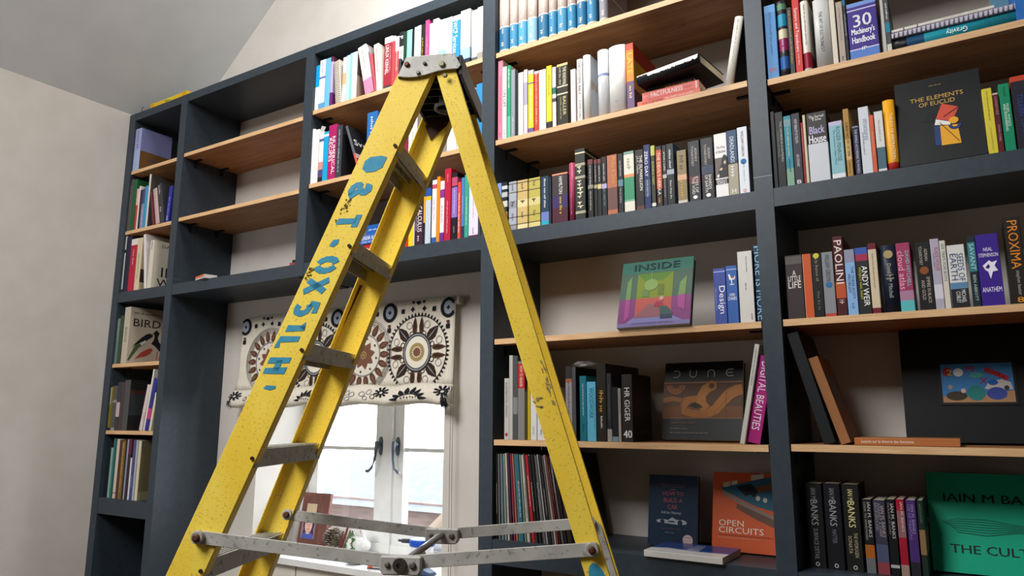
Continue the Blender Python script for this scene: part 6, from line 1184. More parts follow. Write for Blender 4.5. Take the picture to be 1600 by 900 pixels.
face_book('orange electronics book with circuit board picture, half behind post', -.815, .205, 1.1055, .235, .262, .02, math.radians(13), '#c8572c',
    [('p', '#2a6078', [(.12, .8), (.9, .97), (1, .95), (1, .5), (.62, .58), (.16, .76)]), ('p', '#8c7870', [(.12, .8), (.16, .76), (.62, .56), (1, .42), (1, .36), (.6, .5), (.14, .72)]), ('p', '#6a4c40', [(.35, .54), (.62, .42), (1, .28), (1, .38), (.6, .52), (.36, .6)]),
     ('p', '#1e2228', [(.34, .82), (.56, .86), (.7, .76), (.48, .7)]), ('p', '#b8b4a4', [(.16, .8), (.26, .82), (.26, .88), (.16, .86)]), ('p', '#c8c4b4', [(.28, .83), (.36, .85), (.36, .9), (.28, .88)]), ('p', '#c8c4b4', [(.56, .9), (.74, .94), (.74, 1 - .01), (.56, .97)]),
     ('p', '#7a4c38', [(.62, .82), (.86, .88), (.88, .8), (.66, .75)]), ('e', '#d0d0cc', (.66, .68), .03, .035), ('e', '#d0d0cc', (.76, .66), .03, .035), ('e', '#16181c', (.6, .72), .03, .03), ('p', '#d8d8d4', [(.9, .62), (1, .6), (1, .48), (.9, .5)]),
     ('t', '#ecd8c8', 'OPEN', (.1, .46), .35, .075), ('t', '#ecd8c8', 'CIRCUITS', (.1, .74), .262, .075), ('t', '#5c2014', '~', (.1, .86), .2, .022), ('t', '#e0a890', '~', (.1, .72), .165, .018)])
face_book('big black geometry book with coloured triangles, upright on painted ledge', -.130, .012, 2.2845, .222, .285, .026, math.radians(10), '#1e2022',
    [('t', '#c8a050', 'THE ELEMENTS', (.18, .8), .755, .05), ('t', '#c8a050', 'OF EUCLID', (.28, .7), .685, .05), ('t', '#c8a050', '~', (.42, .56), .9, .016),
     ('p', '#17191b', [(.32, .48), (.36, .58), (.48, .55), (.44, .45)]),
     ('p', '#c44c38', [(.46, .49), (.545, .66), (.735, .585), (.635, .42)]), ('p', '#1e2a60', [(.44, .465), (.46, .49), (.70, .415), (.68, .39)]), ('p', '#dcd8d0', [(.44, .42), (.46, .485), (.62, .43), (.62, .395)]),
     ('p', '#d89c28', [(.50, .40), (.70, .385), (.72, .165), (.50, .17)]), ('p', '#24386c', [(.43, .41), (.50, .4), (.50, .17), (.43, .18)]),
     ('e', '#d89c28', (.66, .44), .055, .05), ('r', '#24386c', (.67, .39), .055, .04, 180, 360),
     ('b', '#17191b', [(.55, .5), (.73, .585)], [.004, .004]), ('b', '#17191b', [(.5, .44), (.7, .19)], [.004, .004])])
face_book('large emerald art book with swirling line drawing, cropped at picture edge', -.158, .215, 1.1055, .36, .285, .024, math.radians(12), '#10a682',
    [('t', '#18221f', 'IAIN M BANKS', (.12, .9), .745, .085), ('t', '#18221f', 'THE CULTURE', (.14, .88), .235, .085)] +
    [('b', '#0a5a48', [(.09 + .01 * k, .49 - .004 * k), (.2, .53 - .022 * k), (.4, .535 - .026 * k), (.62, .50 - .012 * k), (.9, .49 - .016 * k)], [.001, .003, .0035, .003, .001]) for k in range(7)])

# the flat book in front of them
def lying(label, xl, xr, y, z, T, D, col, o=None, flip=False, yaw=0.0, roll=0.0, group='books lying flat on the shelves', seed=0):
    L = xr - xl
    base = Matrix.Translation((xl, y, z)) @ Matrix.Rotation(yaw, 4, 'Z') @ Matrix.Rotation(roll, 4, 'Y')
    if flip:
        m = base @ Matrix.Translation((0, 0, T)) @ Matrix.Rotation(math.pi / 2, 4, 'Y')
    else:
        m = base @ Matrix.Translation((L, 0, 0)) @ Matrix.Rotation(-math.pi / 2, 4, 'Y')
    return book(T, L, D, col, o or {}, label, group, m, seed=seed)
lying('flat white-spined picture book with blue cover below the navy hardback', -.972, -.712, -.012, 1.1056, .020, .20, '#cfcdc8', dict(fb=[(0, 1, '#9aa0b0')]), yaw=math.radians(-1), seed=1)
FLAT_TOP = [('#c4c0bc', [(0, 0), (1, 0), (1, .35), (.6, .3), (.2, .4), (0, .3)]), ('#2c4c94', [(0, .3), (.2, .4), (.6, .3), (1, .35), (1, 1), (0, 1)]), ('#8c98b8', [(.45, .3), (.62, .3), (.58, .9), (.46, .9)])]
root = [o for o in bpy.data.objects if o.get('label', '').startswith('flat white-spined')][0]
bm = bmesh.new()
ms = []
for k, (c, pts) in enumerate(FLAT_TOP):
    mi = slot(ms, mat(c, .25))
    poly(bm, [(.020 + .0005 + .0001 * k, .004 + .192 * v, .26 * (1 - u)) for u, v in pts], mi)
obj('cover_art', bm, ms, root)

# lying stacks
lying('flat salmon book with red capitals, bottom of the red stack', -.957, -.722, .012, 2.6755, .020, .19, '#d86a58', dict(t=[('HOW TO BE HUMAN', '#7c2420', .08, .42, .5), ('~', '#f4d0c4', .46, .9, .5)]), seed=2)
lying('flat coral book with white capitals, second in the red stack', -.938, -.726, .014, 2.6958, .031, .15, '#d4645a', dict(sb=[(.03, .06, '#e8b0a8')], t=[('~', '#e8a8a0', .03, .14, .4), ('FACTFULNESS', '#f4e8e4', .16, .72, .55), ('~', '#c04840', .75, .9, .3)]), seed=3)
lying('flat dusky purple book with orange lettering, third in red stack', -.925, -.748, .03, 2.7271, .022, .15, '#5a4654', dict(sb=[(.55, 1, '#3c3436')], t=[('~', '#d8a83c', .4, .95, .6), ('~', '#c86a34', .55, .8, .5)]), seed=4)
lying('flat black book with white brush-edged spine, topmost of red stack', -.945, -.700, -.02, 2.7493, .036, .21, '#1d1d20', dict(t=[], rnd=1), yaw=math.radians(-7), roll=math.radians(-2.5), seed=5)
root = [o for o in bpy.data.objects if o.get('label', '').startswith('flat black book with white')][0]
bm = bmesh.new()
rn = random.Random(4)
pts = [(.016, .001), (.034, .002), (.034, .244)]
z = .244
low = []
while z > .002:
    low.append((.016 + (rn.uniform(-.002, .003) if z < .2 else .012 + rn.uniform(-.001, .002)), z))
    z -= rn.uniform(.002, .006)
spts = []
Tt = .036
yy = lambda x: min(.28 * Tt, .011) * (1 - math.sin(math.pi * min(max(x / Tt, 0), 1)) ** .75) - .0007
for (xa, za), (xb, zb) in zip(low, low[1:]):
    N = 4
    for q in range(N):
        A = lambda x, zz: (x, yy(x), zz)
        xs0, xs1 = xa + (.0345 - xa) * q / N, xa + (.0345 - xa) * (q + 1) / N
        xt0, xt1 = xb + (.0345 - xb) * q / N, xb + (.0345 - xb) * (q + 1) / N
        poly(bm, [A(xs0, za), A(xs1, za), A(xt1, zb), A(xt0, zb)])
obj('brushed_band', bm, mat('#e8e6e0', .5), root)
lying('flat red algebra book, lowest in small stack behind ladder stile', -2.325, -2.07, .02, 2.2845, .046, .18, '#c02a2c', dict(t=[('~', '#f4e0dc', .05, .6, .35)]), seed=6)
lying('flat blue algebra book with white capitals, middle of ladder stack', -2.346, -2.10, .014, 2.3308, .044, .18, '#3c60a8', dict(t=[('LINEAR ALGEBRA', '#eef2f8', .12, .62, .42, .14), ('~', '#c8d4ec', .12, .8, .28, -.25)]), seed=7)
lying('flat royal blue book with cyan end, topmost of ladder stack', -2.297, -2.08, .02, 2.3751, .044, .17, '#1f58a8', dict(sb=[(0, .38, '#38a0d8')], t=[('~', '#c8dcf0', .06, .5, .3)]), seed=8)
lying('flat teal physics tome with upside-down white word, bottom of stack', -.121, .197, .014, 2.6615, .040, .22, '#2a98ac', dict(rnd=1, sb=[(0, .125, '#16181c'), (.125, .27, '#1f4a70')], t=[('~', '#1c6478', .06, .26, .2), ('Gravity', '#f0f8f8', .38, .55, .55)]), flip=True, seed=9)
lying('flat lilac ring-bound pad on top of the teal tome', -.120, .195, .012, 2.7017, .016, .21, '#c4c0d0', dict(), seed=10)
root = [o for o in bpy.data.objects if o.get('label', '').startswith('flat lilac')][0]
bm = bmesh.new()
for i in range(26):
    zc = .315 * (i + .5) / 26
    tube(bm, [(.008 + .009 * math.cos(t), .004 - .008 * math.sin(t), zc) for t in [j * math.pi / 5 for j in range(11)]], .0022, 5)
obj('ring_binding', bm, mat('#8c8898', .4, .2), root)
lying('thin flat white booklet, topmost of the teal stack', -.119, .146, .016, 2.7222, .009, .2, '#d4cfc6', dict(sb=[(.12, .13, '#2a2a2a'), (.26, .27, '#2a2a2a')], t=[('~', '#6a6864', .15, .24, .3), ('~', '#6a6864', .3, .5, .3)]), flip=True, seed=11)
lying('flat tan book with white lettering before the black frame', -.318, -.052, .03, 1.4745, .021, .18, '#a8683c', dict(t=[('Leçons sur la théorie des fonctions', '#ece0d0', .07, .58, .5)]), seed=12)

# leaning pieces in the last bay
book(.034, .348, .26, '#1f2124', {}, 'big black folder leaning beside the post, above the tan box', 'leaning pieces beside the post', Matrix.Translation((-.403, .03, 1.4745)) @ Matrix.Rotation(-.25, 4, 'Y'), 20)
o = thing('slipcase_box', 'tan cardboard slipcase with grey label leaning on the black folder', 'box', group='leaning pieces beside the post')
o.matrix_world = Matrix.Translation((-.357, .045, 1.4745)) @ Matrix.Rotation(-.285, 4, 'Y')
bm = bmesh.new(); box(bm, 0, .028, 0, .2, 0, .27); obj('carton', bm, mat('#94633e', .7), o, bevel=.002)
bm = bmesh.new(); poly(bm, [(.0285, .03, .10), (.0285, .17, .10), (.0285, .17, .21), (.0285, .03, .21)]); obj('paper_label', bm, mat('#7c746c', .7), o)
# framed picture
o = thing('framed_picture', 'big black framed picture with small cartoon panel, leaning on wall', 'picture')
o.matrix_world = Matrix.Translation((-.197, .24, 1.4805)) @ Matrix.Rotation(-math.radians(8), 4, 'X')
bm = bmesh.new(); box(bm, 0, .55, 0, .04, 0, .352); obj('frame', bm, mat('#0f0f10', .5), o, bevel=.003)
bm = bmesh.new(); box(bm, .10, .30, -.003, 0, .112, .248); obj('picture_mount', bm, mat('#1a1a1c', .5), o, bevel=.001)
bm = bmesh.new()
ms = []
def fp(c, pts, k=1):
    poly(bm, [(.108 + .184 * u, -.0034 - .0002 * k, .12 + .118 * v) for u, v in pts], slot(ms, mat(c, .35)))
def fe(c, cx, cy, rx, ry, k=2):
    fp(c, [(cx + rx * math.cos(t * math.pi / 9), cy + ry * math.sin(t * math.pi / 9)) for t in range(18)], k)
fp('#3c7cb8', R4(0, 1, 0, 1), 0)
fp('#a8805c', [(0, 0), (1, 0), (1, .3), (.7, .22), (.3, .14), (0, .16)], 1)
fp('#c0bcb4', [(.6, .35), (.66, .52), (.84, .58), (.96, .5), (.98, .32), (.7, .3)], 1)
fe('#8c2030', .09, .8, .07, .12); fe('#d8dcdc', .25, .78, .07, .11); fe('#4c9c9c', .5, .7, .1, .08)
fe('#40382c', .2, .17, .15, .12); fe('#2c7c7c', .48, .24, .13, .2); fe('#3c4c98', .76, .22, .14, .16); fe('#2c5cb0', .72, .5, .07, .07)
for c, u, v in (('#a88c78', .12, .4), ('#d8b8a8', .3, .3), ('#3c3c44', .9, .36)):
    fe(c, u, v, .035, .06, 3)
for q in range(5):
    fe('#a82838', .66 + .06 * q, .82 - .05 * q, .045, .07, 3)
rn = random.Random(1)
for s, c, u, v in (('2', '#d8b040', .085, .78), ('M', '#b01c28', .36, .86), ('X', '#a01c28', .54, .55)):
    put_text(bm, s, (.108 + .184 * u, -.0042, .12 + .118 * v), (1, 0, 0), (0, 0, 1), .02, .018, slot(ms, mat(c, .35)), rn)
obj('cartoon_print', bm, ms, o)
bm = bmesh.new(); lathe(bm, [(.012, 0), (.013, .006), (.009, .011)], 16)
bmesh.ops.rotate(bm, verts=bm.verts[:], cent=(0, 0, 0), matrix=Matrix.Rotation(math.pi / 2, 3, 'X'))
bmesh.ops.translate(bm, verts=bm.verts[:], vec=(.357, 0, .178)); obj('frame_stud', bm, mat('#3a3a3c', .3, .6), o)
# magazine half hidden by the flat stack
book(.008, .225, .2, '#8ca49c', dict(fb=[(0, .4, '#b8bcb4'), (.4, 1, '#5c8ca8')]), 'pale green-blue magazine standing behind the teal stack', None, Matrix.Translation((.150, .235, 2.6615)) @ Matrix.Rotation(-.12, 4, 'X') @ Matrix.Rotation(-math.pi / 2, 4, 'Z') @ Matrix.Translation((0, 0, 0)), 30)
# slim things
o = thing('crumpled_paper', 'crumpled grey-white paper lying on top of the mauve-spined books', 'paper')
o.location = (-1.243, .13, 1.7415)
bm = bmesh.new()
bmesh.ops.create_icosphere(bm, subdivisions=2, radius=1)
rn = random.Random(9)
for v in bm.verts:
    k = rn.uniform(.7, 1.15)
    v.co = Vector((v.co.x * .055 * k, v.co.y * .05 * k, max(0, v.co.z * .016 * k + .010)))
obj('sheet', bm, mat('#8c8a88', .8), o)
for (nm, lab, x, y, z, yaw, bits) in (('match_box', 'small white and orange box lying on the painted ledge, empty bay', -3.535, .005, 2.2845, -.25, [('carton', '#c8c4c0', 0, .12, 0, .07, 0, .020), ('orange_end', '#d86a34', .0005, .12, -.0006, 0, .008, .0195)]),
                                       ('match_box', 'tiny dark red and black box on the painted ledge by the ladder', -2.79, .008, 2.2845, .2, [('carton', '#8c3a3c', 0, .035, 0, .05, 0, .014), ('black_top', '#1c1c20', .014, .036, .001, .045, .0142, .028)])):
    o = thing(nm, lab, 'box', (x, y, z))
    o.rotation_euler = (0, 0, yaw)
    for pn, c, x0, x1, y0, y1, z0, z1 in bits:
        bm = bmesh.new(); box(bm, x0, x1, y0, y1, z0, z1); obj(pn, bm, mat(c, .5), o, bevel=.0008)
# yellow level lying on top of the bookcase
o = thing('spirit_level', 'yellow spirit level lying on top of the narrow end bay', 'level', (-4.15, .015, 3.4185))
bm = bmesh.new(); box(bm, 0, .38, 0, .024, 0, .034); obj('body', bm, mat('#d8b020', .4), o, bevel=.002)
for xa in (.02, .345):
    bm = bmesh.new(); box(bm, xa - .018, xa + .018, -.001, .025, .008, .037); obj('end_cap', bm, mat('#c89818', .4), o, bevel=.001)
bm = bmesh.new(); tube(bm, [(.16, -.001, .022), (.22, -.001, .022)], .006, 8); obj('vial', bm, mat('#b8d048', .2), o)
o = thing('wire_hook', 'small dark wire hook on the bookcase top beside the level', 'hook', (-4.225, .012, 3.4185))
bm = bmesh.new(); tube(bm, [(.012, 0, .0), (.002, 0, .002), (-.006, 0, .012), (-.006, 0, .024), (.002, 0, .034), (.010, 0, .034)], .0022, 8); obj('wire', bm, mat('#4a4440', .5, .5), o)

# ---------------------------------------------------------------- roman blind
bl = thing('roman_blind', 'cream roman blind with black and brown embroidered medallions over window', 'blind', (-2.76, .33, 1.7))
BX0, BX1, BZT = -3.515, -2.008, 2.112
def bs(x, z):
    w = .004 * math.sin(x * 9.0) + .003 * math.sin(x * 23 + 1.3)
    k = (BZT - z) / .42
    return .322 - .014 * max(0, k) + w * max(0, min(1, k)) + (-.012 * math.exp(-((x - BX0) / .05) ** 2) * max(0, k))
def xl_(z):
    k = max(0, (2.0 - z) / .3)
    return BX0 - .012 * k + .006 * math.sin(z * 22)
def bk(o):
    o.parent = bl
    o.matrix_parent_inverse = Matrix.Translation((2.76, -.33, -1.7))
    return o
bm = bmesh.new()
NX, NZ = 70, 12
g = [[bm.verts.new((xl_(BZT - .412 * j / NZ) + (BX1 - xl_(BZT - .412 * j / NZ)) * i / NX, bs(xl_(2) + (BX1 - BX0) * i / NX, BZT - .412 * j / NZ), BZT - .412 * j / NZ)) for i in range(NX + 1)] for j in range(NZ + 1)]
for j in range(NZ):
    for i in range(NX):
        bm.faces.new((g[j][i], g[j + 1][i], g[j + 1][i + 1], g[j][i + 1]))
bmesh.ops.recalc_face_normals(bm, faces=bm.faces[:])
for f in bm.faces:
    if f.normal.y > 0: f.normal_flip()
fab = bk(obj('face_cloth', bm, M_linen, smooth=True))
md = fab.modifiers.new('thick', 'SOLIDIFY'); md.thickness = .004; md.offset = -1
# gathered fold
bm = bmesh.new()
def fold(a, x):
    bul = .03 + .006 * math.sin(x * 15) + .004 * math.sin(x * 37)
    zz = 1.712 - .048 - .062 * math.cos(a) + .004 * math.sin(x * 19 + 2)
    return (x, bs(x, 1.70) - .002 - bul * math.sin(a) * (1 if a < math.pi else .6) - .006 * a, zz)
FA = [0.15 + q * (math.pi * 1.25) / 12 for q in range(13)]
NXF = 80
def fz(q, x):
    # from the top seam out, down, and back under
    t = q / 12
    zz = 1.708 - .098 * math.sin(t * math.pi / 2 * 1.0) ** .9 + .006 * math.sin(x * 17 + 1)
    yy = bs(x, 1.70) - .006 - (.046 + .010 * math.sin(x * 13)) * math.sin(t * math.pi) - .004 * math.sin(x * 41 + 4 * t)
    return (x, yy, zz)
X0F = BX0 - .015
g = [[bm.verts.new(fz(q, X0F + (BX1 + .004 - X0F) * i / NXF)) for i in range(NXF + 1)] for q in range(13)]
for q in range(12):
    for i in range(NXF):
        bm.faces.new((g[q][i], g[q + 1][i], g[q + 1][i + 1], g[q][i + 1]))
for f in bm.faces:
    f.normal_update()
    if f.normal.y > 0: f.normal_flip()
fo = bk(obj('gathered_fold', bm, M_linen, smooth=True))
md = fo.modifiers.new('thick', 'SOLIDIFY'); md.thickness = .008; md.offset = -1
bm = bmesh.new(); box(bm, BX0 + .01, BX1 + .016, .326, .369, BZT - .035, BZT); bk(obj('headrail', bm, mat('#d4ccc0', .7), bevel=.002))
# embroidery
ms = [mat(h_, .9, spec=.05) for h_ in ('#26262b', '#5a4034', '#9aa4b0', '#7a5244', '#e4dccc', '#a08a58', '#8a8a8c', '#3a2c26')]
KB, KBR, KBL, KR, KC, KG, KGR, KD = range(8)
bm = bmesh.new()
def on(x, z, k):
    return (x, bs(x, z) - .0022 - .0004 * k, z)
def bp(pts, mi, k=1):
    pts = [(max(BX0 - .006, min(BX1 - .002, x)), z) for x, z in pts]
    if len({(round(x, 5), round(z, 5)) for x, z in pts}) < 3: return
    try:
        poly(bm, [on(x, z, k) for x, z in pts], mi)
    except ValueError:
        pass
def bring(cx, cz_, r0, r1, mi, k=1, n=40, a0=0, a1=360, sq=1.0):
    for q in range(n):
        A, B = math.radians(a0 + (a1 - a0) * q / n), math.radians(a0 + (a1 - a0) * (q + 1) / n)
        pts = [(cx + r * math.cos(t), cz_ + sq * r * math.sin(t)) for r, t in ((r0, A), (r1, A), (r1, B), (r0, B))]
        if all(BX0 - .01 < x < BX1 and 1.704 < z < BZT for x, z in pts):
            bp(pts, mi, k)
def leaf(cx, cz_, ang, r0, r1, w, mi, k=1, zig=False):
    ca, sa = math.cos(ang), math.sin(ang)
    N = 7
    L1, L2 = [], []
    for q in range(N + 1):
        t = q / N
        ww = w * math.sin(math.pi * (.12 + .88 * t) ** .8) * (1.12 if zig and q % 2 else 1)
        r = r0 + (r1 - r0) * t
        L1.append((cx + ca * r - sa * ww, cz_ + sa * r + ca * ww)); L2.append((cx + ca * r + sa * ww, cz_ + sa * r - ca * ww))
    for q in range(N):
        pts = [L1[q], L1[q + 1], L2[q + 1], L2[q]]
        if all(BX0 - .01 < x < BX1 and 1.704 < z < BZT for x, z in pts):
            bp(pts, mi, k)
def star_wheel(cx, cz_):
    R = .182
    for q in range(56):
        leaf(cx, cz_, 2 * math.pi * q / 56, R - .008, R + .010, .0055, KB)
    bring(cx, cz_, R - .010, R - .006, KB)
    for q in range(8):
        a = math.pi / 4 * q
        if q % 2:
            leaf(cx, cz_, a, .088, .172, .024, KD, 1, True)
            leaf(cx, cz_, a, .09, .165, .003, KGR, 3)
        else:
            for s in (-1, 1):
                leaf(cx - s * .020 * math.sin(a), cz_ + s * .020 * math.cos(a), a, .090, .172, .013, KBR, 1, True)
                leaf(cx - s * .020 * math.sin(a), cz_ + s * .020 * math.cos(a), a, .10, .16, .007, KD, 2)
        for s in (-1, 1):
            aa = a + math.pi / 8
            bring(cx + .14 * math.cos(aa) , cz_ + .14 * math.sin(aa), .016, .0185, KGR, 1, 10)
            bring(cx + .095 * math.cos(aa), cz_ + .095 * math.sin(aa), .010, .014, KBR, 1, 8)
    bring(cx, cz_, .079, .085, KB, 2, sq=1.12); bring(cx, cz_, .072, .079, KGR, 3, sq=1.12); bring(cx, cz_, .068, .072, KB, 3, sq=1.12)
    bring(cx, cz_, 0.001, .068, KC, 1, sq=1.12)
    bring(cx, cz_, 0.020, .044, KG, 2); bring(cx, cz_, .001, .020, KR, 3)
    for q in range(14):
        leaf(cx, cz_, 2 * math.pi * q / 14, .021, .029, .0035, KC, 4)
def flower_wheel(cx, cz_):
    for j, r in enumerate((.150, .158, .166, .174, .182)):
        bring(cx, cz_, r, r + .0028, KD if j % 2 else KGR, 1)
    for q in range(18):
        a = 2 * math.pi * q / 18
        leaf(cx, cz_, a, .108, .172, .016, KBR, 2); leaf(cx, cz_, a, .118, .164, .008, KR, 3)
    bring(cx, cz_, .100, .106, KGR, 1)
    for q in range(8):
        a = 2 * math.pi * q / 8 + .2
        leaf(cx, cz_, a, .018, .072, .019, KR, 2); leaf(cx, cz_, a + .39, .078, .090, .006, KBR, 2)
    bring(cx, cz_, .001, .020, KG, 3); bring(cx, cz_, .008, .014, KR, 4)
def hexmotif(cx, cz_):
    for q in range(34):
        leaf(cx, cz_, 2 * math.pi * q / 34, .034, .050, .005, KB)
    bring(cx, cz_, .026, .042, KB, 1, 24, sq=1.15); bring(cx, cz_, .001, .027, KBL, 2, 24, sq=1.2)
    cross(cx, cz_, .012, KB, 3)
def cross(cx, cz_, r, mi=KB, k=1):
    for q in range(4):
        leaf(cx, cz_, math.pi / 2 * q, .001, r, r * .38, mi, k)
def xmark(cx, cz_, r=.017):
    for q in range(4):
        leaf(cx, cz_, math.pi / 4 + math.pi / 2 * q, .001, r, r * .34, KB)
        leaf(cx, cz_, math.pi / 2 * q, .002, r * .9, r * .2, KB)
for cx, f in ((-3.275, flower_wheel), (-2.905, star_wheel), (-2.565, flower_wheel), (-2.222, star_wheel)):
    f(cx, 1.858)
for cx in (-3.49, -3.127, -2.766, -2.406, -2.045):
    hexmotif(cx, 2.06)
    xmark(cx, 1.972)
    leaf(cx, 2.0, -math.pi / 2, 0, .018, .010, KBR)
    for s in (-1, 1):
        xmark(cx + s * .085, 2.06, .016)
        cross(cx + s * .145, 2.066, .014)
    leaf(cx + .18, 2.105, -math.pi / 2, 0, .02, .014, KB); leaf(cx + .15, 2.105, -math.pi / 2 - .5, 0, .014, .008, KB); leaf(cx + .21, 2.105, -math.pi / 2 + .5, 0, .014, .008, KB)
bk(obj('embroidery', bm, ms))
# embroidery on the fold
bm = bmesh.new()
def onf(x, t, k):
    p = fz(t * 12, x)
    return (p[0], p[1] - .0022 - .0004 * k, p[2])
def fpoly(pts, mi, k=1):
    try:
        poly(bm, [onf(max(X0F, min(BX1, x)), max(.02, min(.62, t)), k) for x, t in pts], mi)
    except ValueError:
        pass
def ffan(cx, w, mi1, n=8):
    for q in range(n):
        a = math.pi * (q + .5) / n
        ca, sa = math.cos(a), math.sin(a)
        P2 = lambda r, s: (cx + ca * r - sa * s, .56 - (sa * r + ca * s) * 4.4)
        for j in range(4):
            r0, r1 = .058 + .012 * j, .070 + .012 * j
            w0, w1 = .013 * math.sin(math.pi * (.25 + .75 * j / 4)), .013 * math.sin(math.pi * (.25 + .75 * (j + 1) / 4))
            fpoly([P2(r0, w0), P2(r1, w1), P2(r1, -w1), P2(r0, -w0)], mi1)
    for q in range(14):
        A, B = math.pi * q / 14, math.pi * (q + 1) / 14
        fpoly([(cx + r * math.cos(t) * 1.25, .56 - r * math.sin(t) * 4.4) for r, t in ((.050, A), (.056, A), (.056, B), (.050, B))], KB, 2)
    for q in range(6):
        fpoly([(cx - .04 + .016 * q + a, .50 - .03 * (q % 2) - b) for a, b in ((0, 0), (.008, 0), (.006, .07), (.002, .07))], KBR, 2)
for cx in (-2.905, -2.222):
    ffan(cx, .1, KB)
for cx in (-3.275, -2.565):
    for s in (-1, 1):
        for (a, b) in ((.03, .3), (.07, .22), (.055, .45), (.11, .36)):
            for q in range(10):
                A, B = 2 * math.pi * q / 10, 2 * math.pi * (q + 1) / 10
                fpoly([(cx + s * a + r * math.cos(t), b - r * math.sin(t) * 5) for r, t in ((.014, A), (.019, A), (.019, B), (.014, B))], KGR if a < .1 else KD)
for cx in (-3.49, -3.127, -2.406, -2.045):
    for q in range(9):
        a = 2 * math.pi * q / 9
        fpoly([(cx + r * math.cos(a + d), .2 - r * math.sin(a + d) * 3.5) for r, d in ((.012, -.5), (.045, -.18), (.05, 0), (.045, .18), (.012, .5))], KB)
bk(obj('fold_embroidery', bm, ms))
# dark fringe at both ends of the fold
bm = bmesh.new()
rn = random.Random(8)
for q in range(150):
    right = q % 5 > 0
    x = rn.uniform(BX1 - .035, BX1 + .004) if right else rn.uniform(BX0 - .012, BX0 + .012)
    t = rn.uniform(.02, .8)
    p = Vector(fz(t * 12, x)) + Vector((0, -.003, 0))
    a = rn.uniform(-.9, .9)
    L_ = rn.uniform(.010, .026)
    e1 = Vector((math.sin(a) * .5, rn.uniform(-.5, .1), -math.cos(a))) * L_
    e2 = Vector((.0022, 0, .0006))
    poly(bm, [p - e2, p + e2, p + e1 + e2 * .4, p + e1 - e2 * .4])
bk(obj('fringe', bm, mat('#222226', .9, spec=.05)))
# pull chain
bm = bmesh.new()
for cx, dz in ((-2.026, 0), (-2.013, .004)):
    n = 170
    for q in range(n):
        z = 2.05 - q * .0072 - dz
        if z < .80: break
        c = Vector((cx + .002 * math.sin(q * .05), .322, z))
        r = .0026
        vs = [bm.verts.new(c + Vector(d) * r) for d in ((1, 0, 0), (0, -1, 0), (-1, 0, 0), (0, 1, 0), (0, 0, 1), (0, 0, -1))]
        for i in range(4):
            bm.faces.new((vs[i], vs[(i + 1) % 4], vs[4])); bm.faces.new((vs[(i + 1) % 4], vs[i], vs[5]))
    tube(bm, [(cx, .322, 2.05), (cx, .322, .80)], .0009, 5)
bmesh.ops.recalc_face_normals(bm, faces=bm.faces[:])
bk(obj('pull_chain', bm, mat('#8c8a86', .4, .2)))

# ---------------------------------------------------------------- things on the window sill
SZ = WZ0 + .0004
o = thing('photo_frame', 'brown wooden photo frame with a child portrait on the sill', 'picture', (-3.345, .640, SZ))
o.rotation_euler = (-math.radians(9), 0, math.radians(3))
bm = bmesh.new(); box(bm, 0, .205, 0, .018, 0, .285); obj('frame', bm, noisy('stained_wood', '#5c3830', '#74483c', 9, .5, stretch=(6, 6, 1)), o, bevel=.003)
bm = bmesh.new(); box(bm, .04, .115, -.0015, 0, .178, .225); obj('brass_plate', bm, mat('#c8b494', .4, .2), o)
bm = bmesh.new()
ms = [mat('#8c7884', .5), mat('#e0b8a8', .5), mat('#4c3448', .5), mat('#4c5cac', .5), mat('#d8d0d4', .5), mat('#b03c40', .5), mat('#38303c', .5), mat('#d08c84', .5)]
ph = lambda u, v, k: (.02 + .105 * u, -.001 - .0003 * k, .035 + .125 * v)
def pp(pts, mi, k): poly(bm, [ph(u, v, k) for u, v in pts], mi)
def pe(cx, cy, rx, ry, mi, k): pp([(cx + rx * math.cos(t * math.pi / 10), cy + ry * math.sin(t * math.pi / 10)) for t in range(20)], mi, k)
pp(R4(0, 1, 0, 1), 0, 0); pe(.5, .62, .40, .36, 2, 1); pp([(.12, .12), (.2, .6), (.32, .62), (.3, .1)], 2, 1); pp([(.72, .12), (.7, .6), (.84, .6), (.92, .14)], 2, 1)
pp([(.05, 0), (.95, 0), (.86, .2), (.62, .26), (.38, .26), (.14, .2)], 3, 2); pp([(.4, .2), (.6, .2), (.62, .3), (.38, .3)], 1, 3); pe(.5, .58, .27, .34, 1, 3)
pp([(.22, .72), (.3, .92), (.5, .97), (.7, .92), (.78, .72), (.6, .84), (.4, .84)], 2, 4)
for xx in (.39, .61): pe(xx, .62, .055, .03, 4, 4); pe(xx, .62, .024, .026, 6, 5); pp([(xx - .07, .68), (xx + .07, .68), (xx + .05, .70), (xx - .05, .70)], 2, 4)
pp([(.47, .6), (.53, .6), (.55, .49), (.45, .49)], 7, 4); pp([(.42, .40), (.5, .43), (.58, .40), (.5, .37)], 5, 4); pp([(.36, .22), (.64, .22), (.6, .26), (.4, .26)], 4, 5)
obj('portrait_print', bm, ms, o)
o = thing('pine_cone', 'open brown pine cone standing on the sill beside the photo frame', 'pine cone', (-3.055, .640, SZ))
bm = bmesh.new()
lathe(bm, [(.012, .002), (.03, .02), (.034, .045), (.024, .075), (.006, .095)], 14)
obj('core', bm, mat('#3a2a26', .8), o)
bm = bmesh.new()
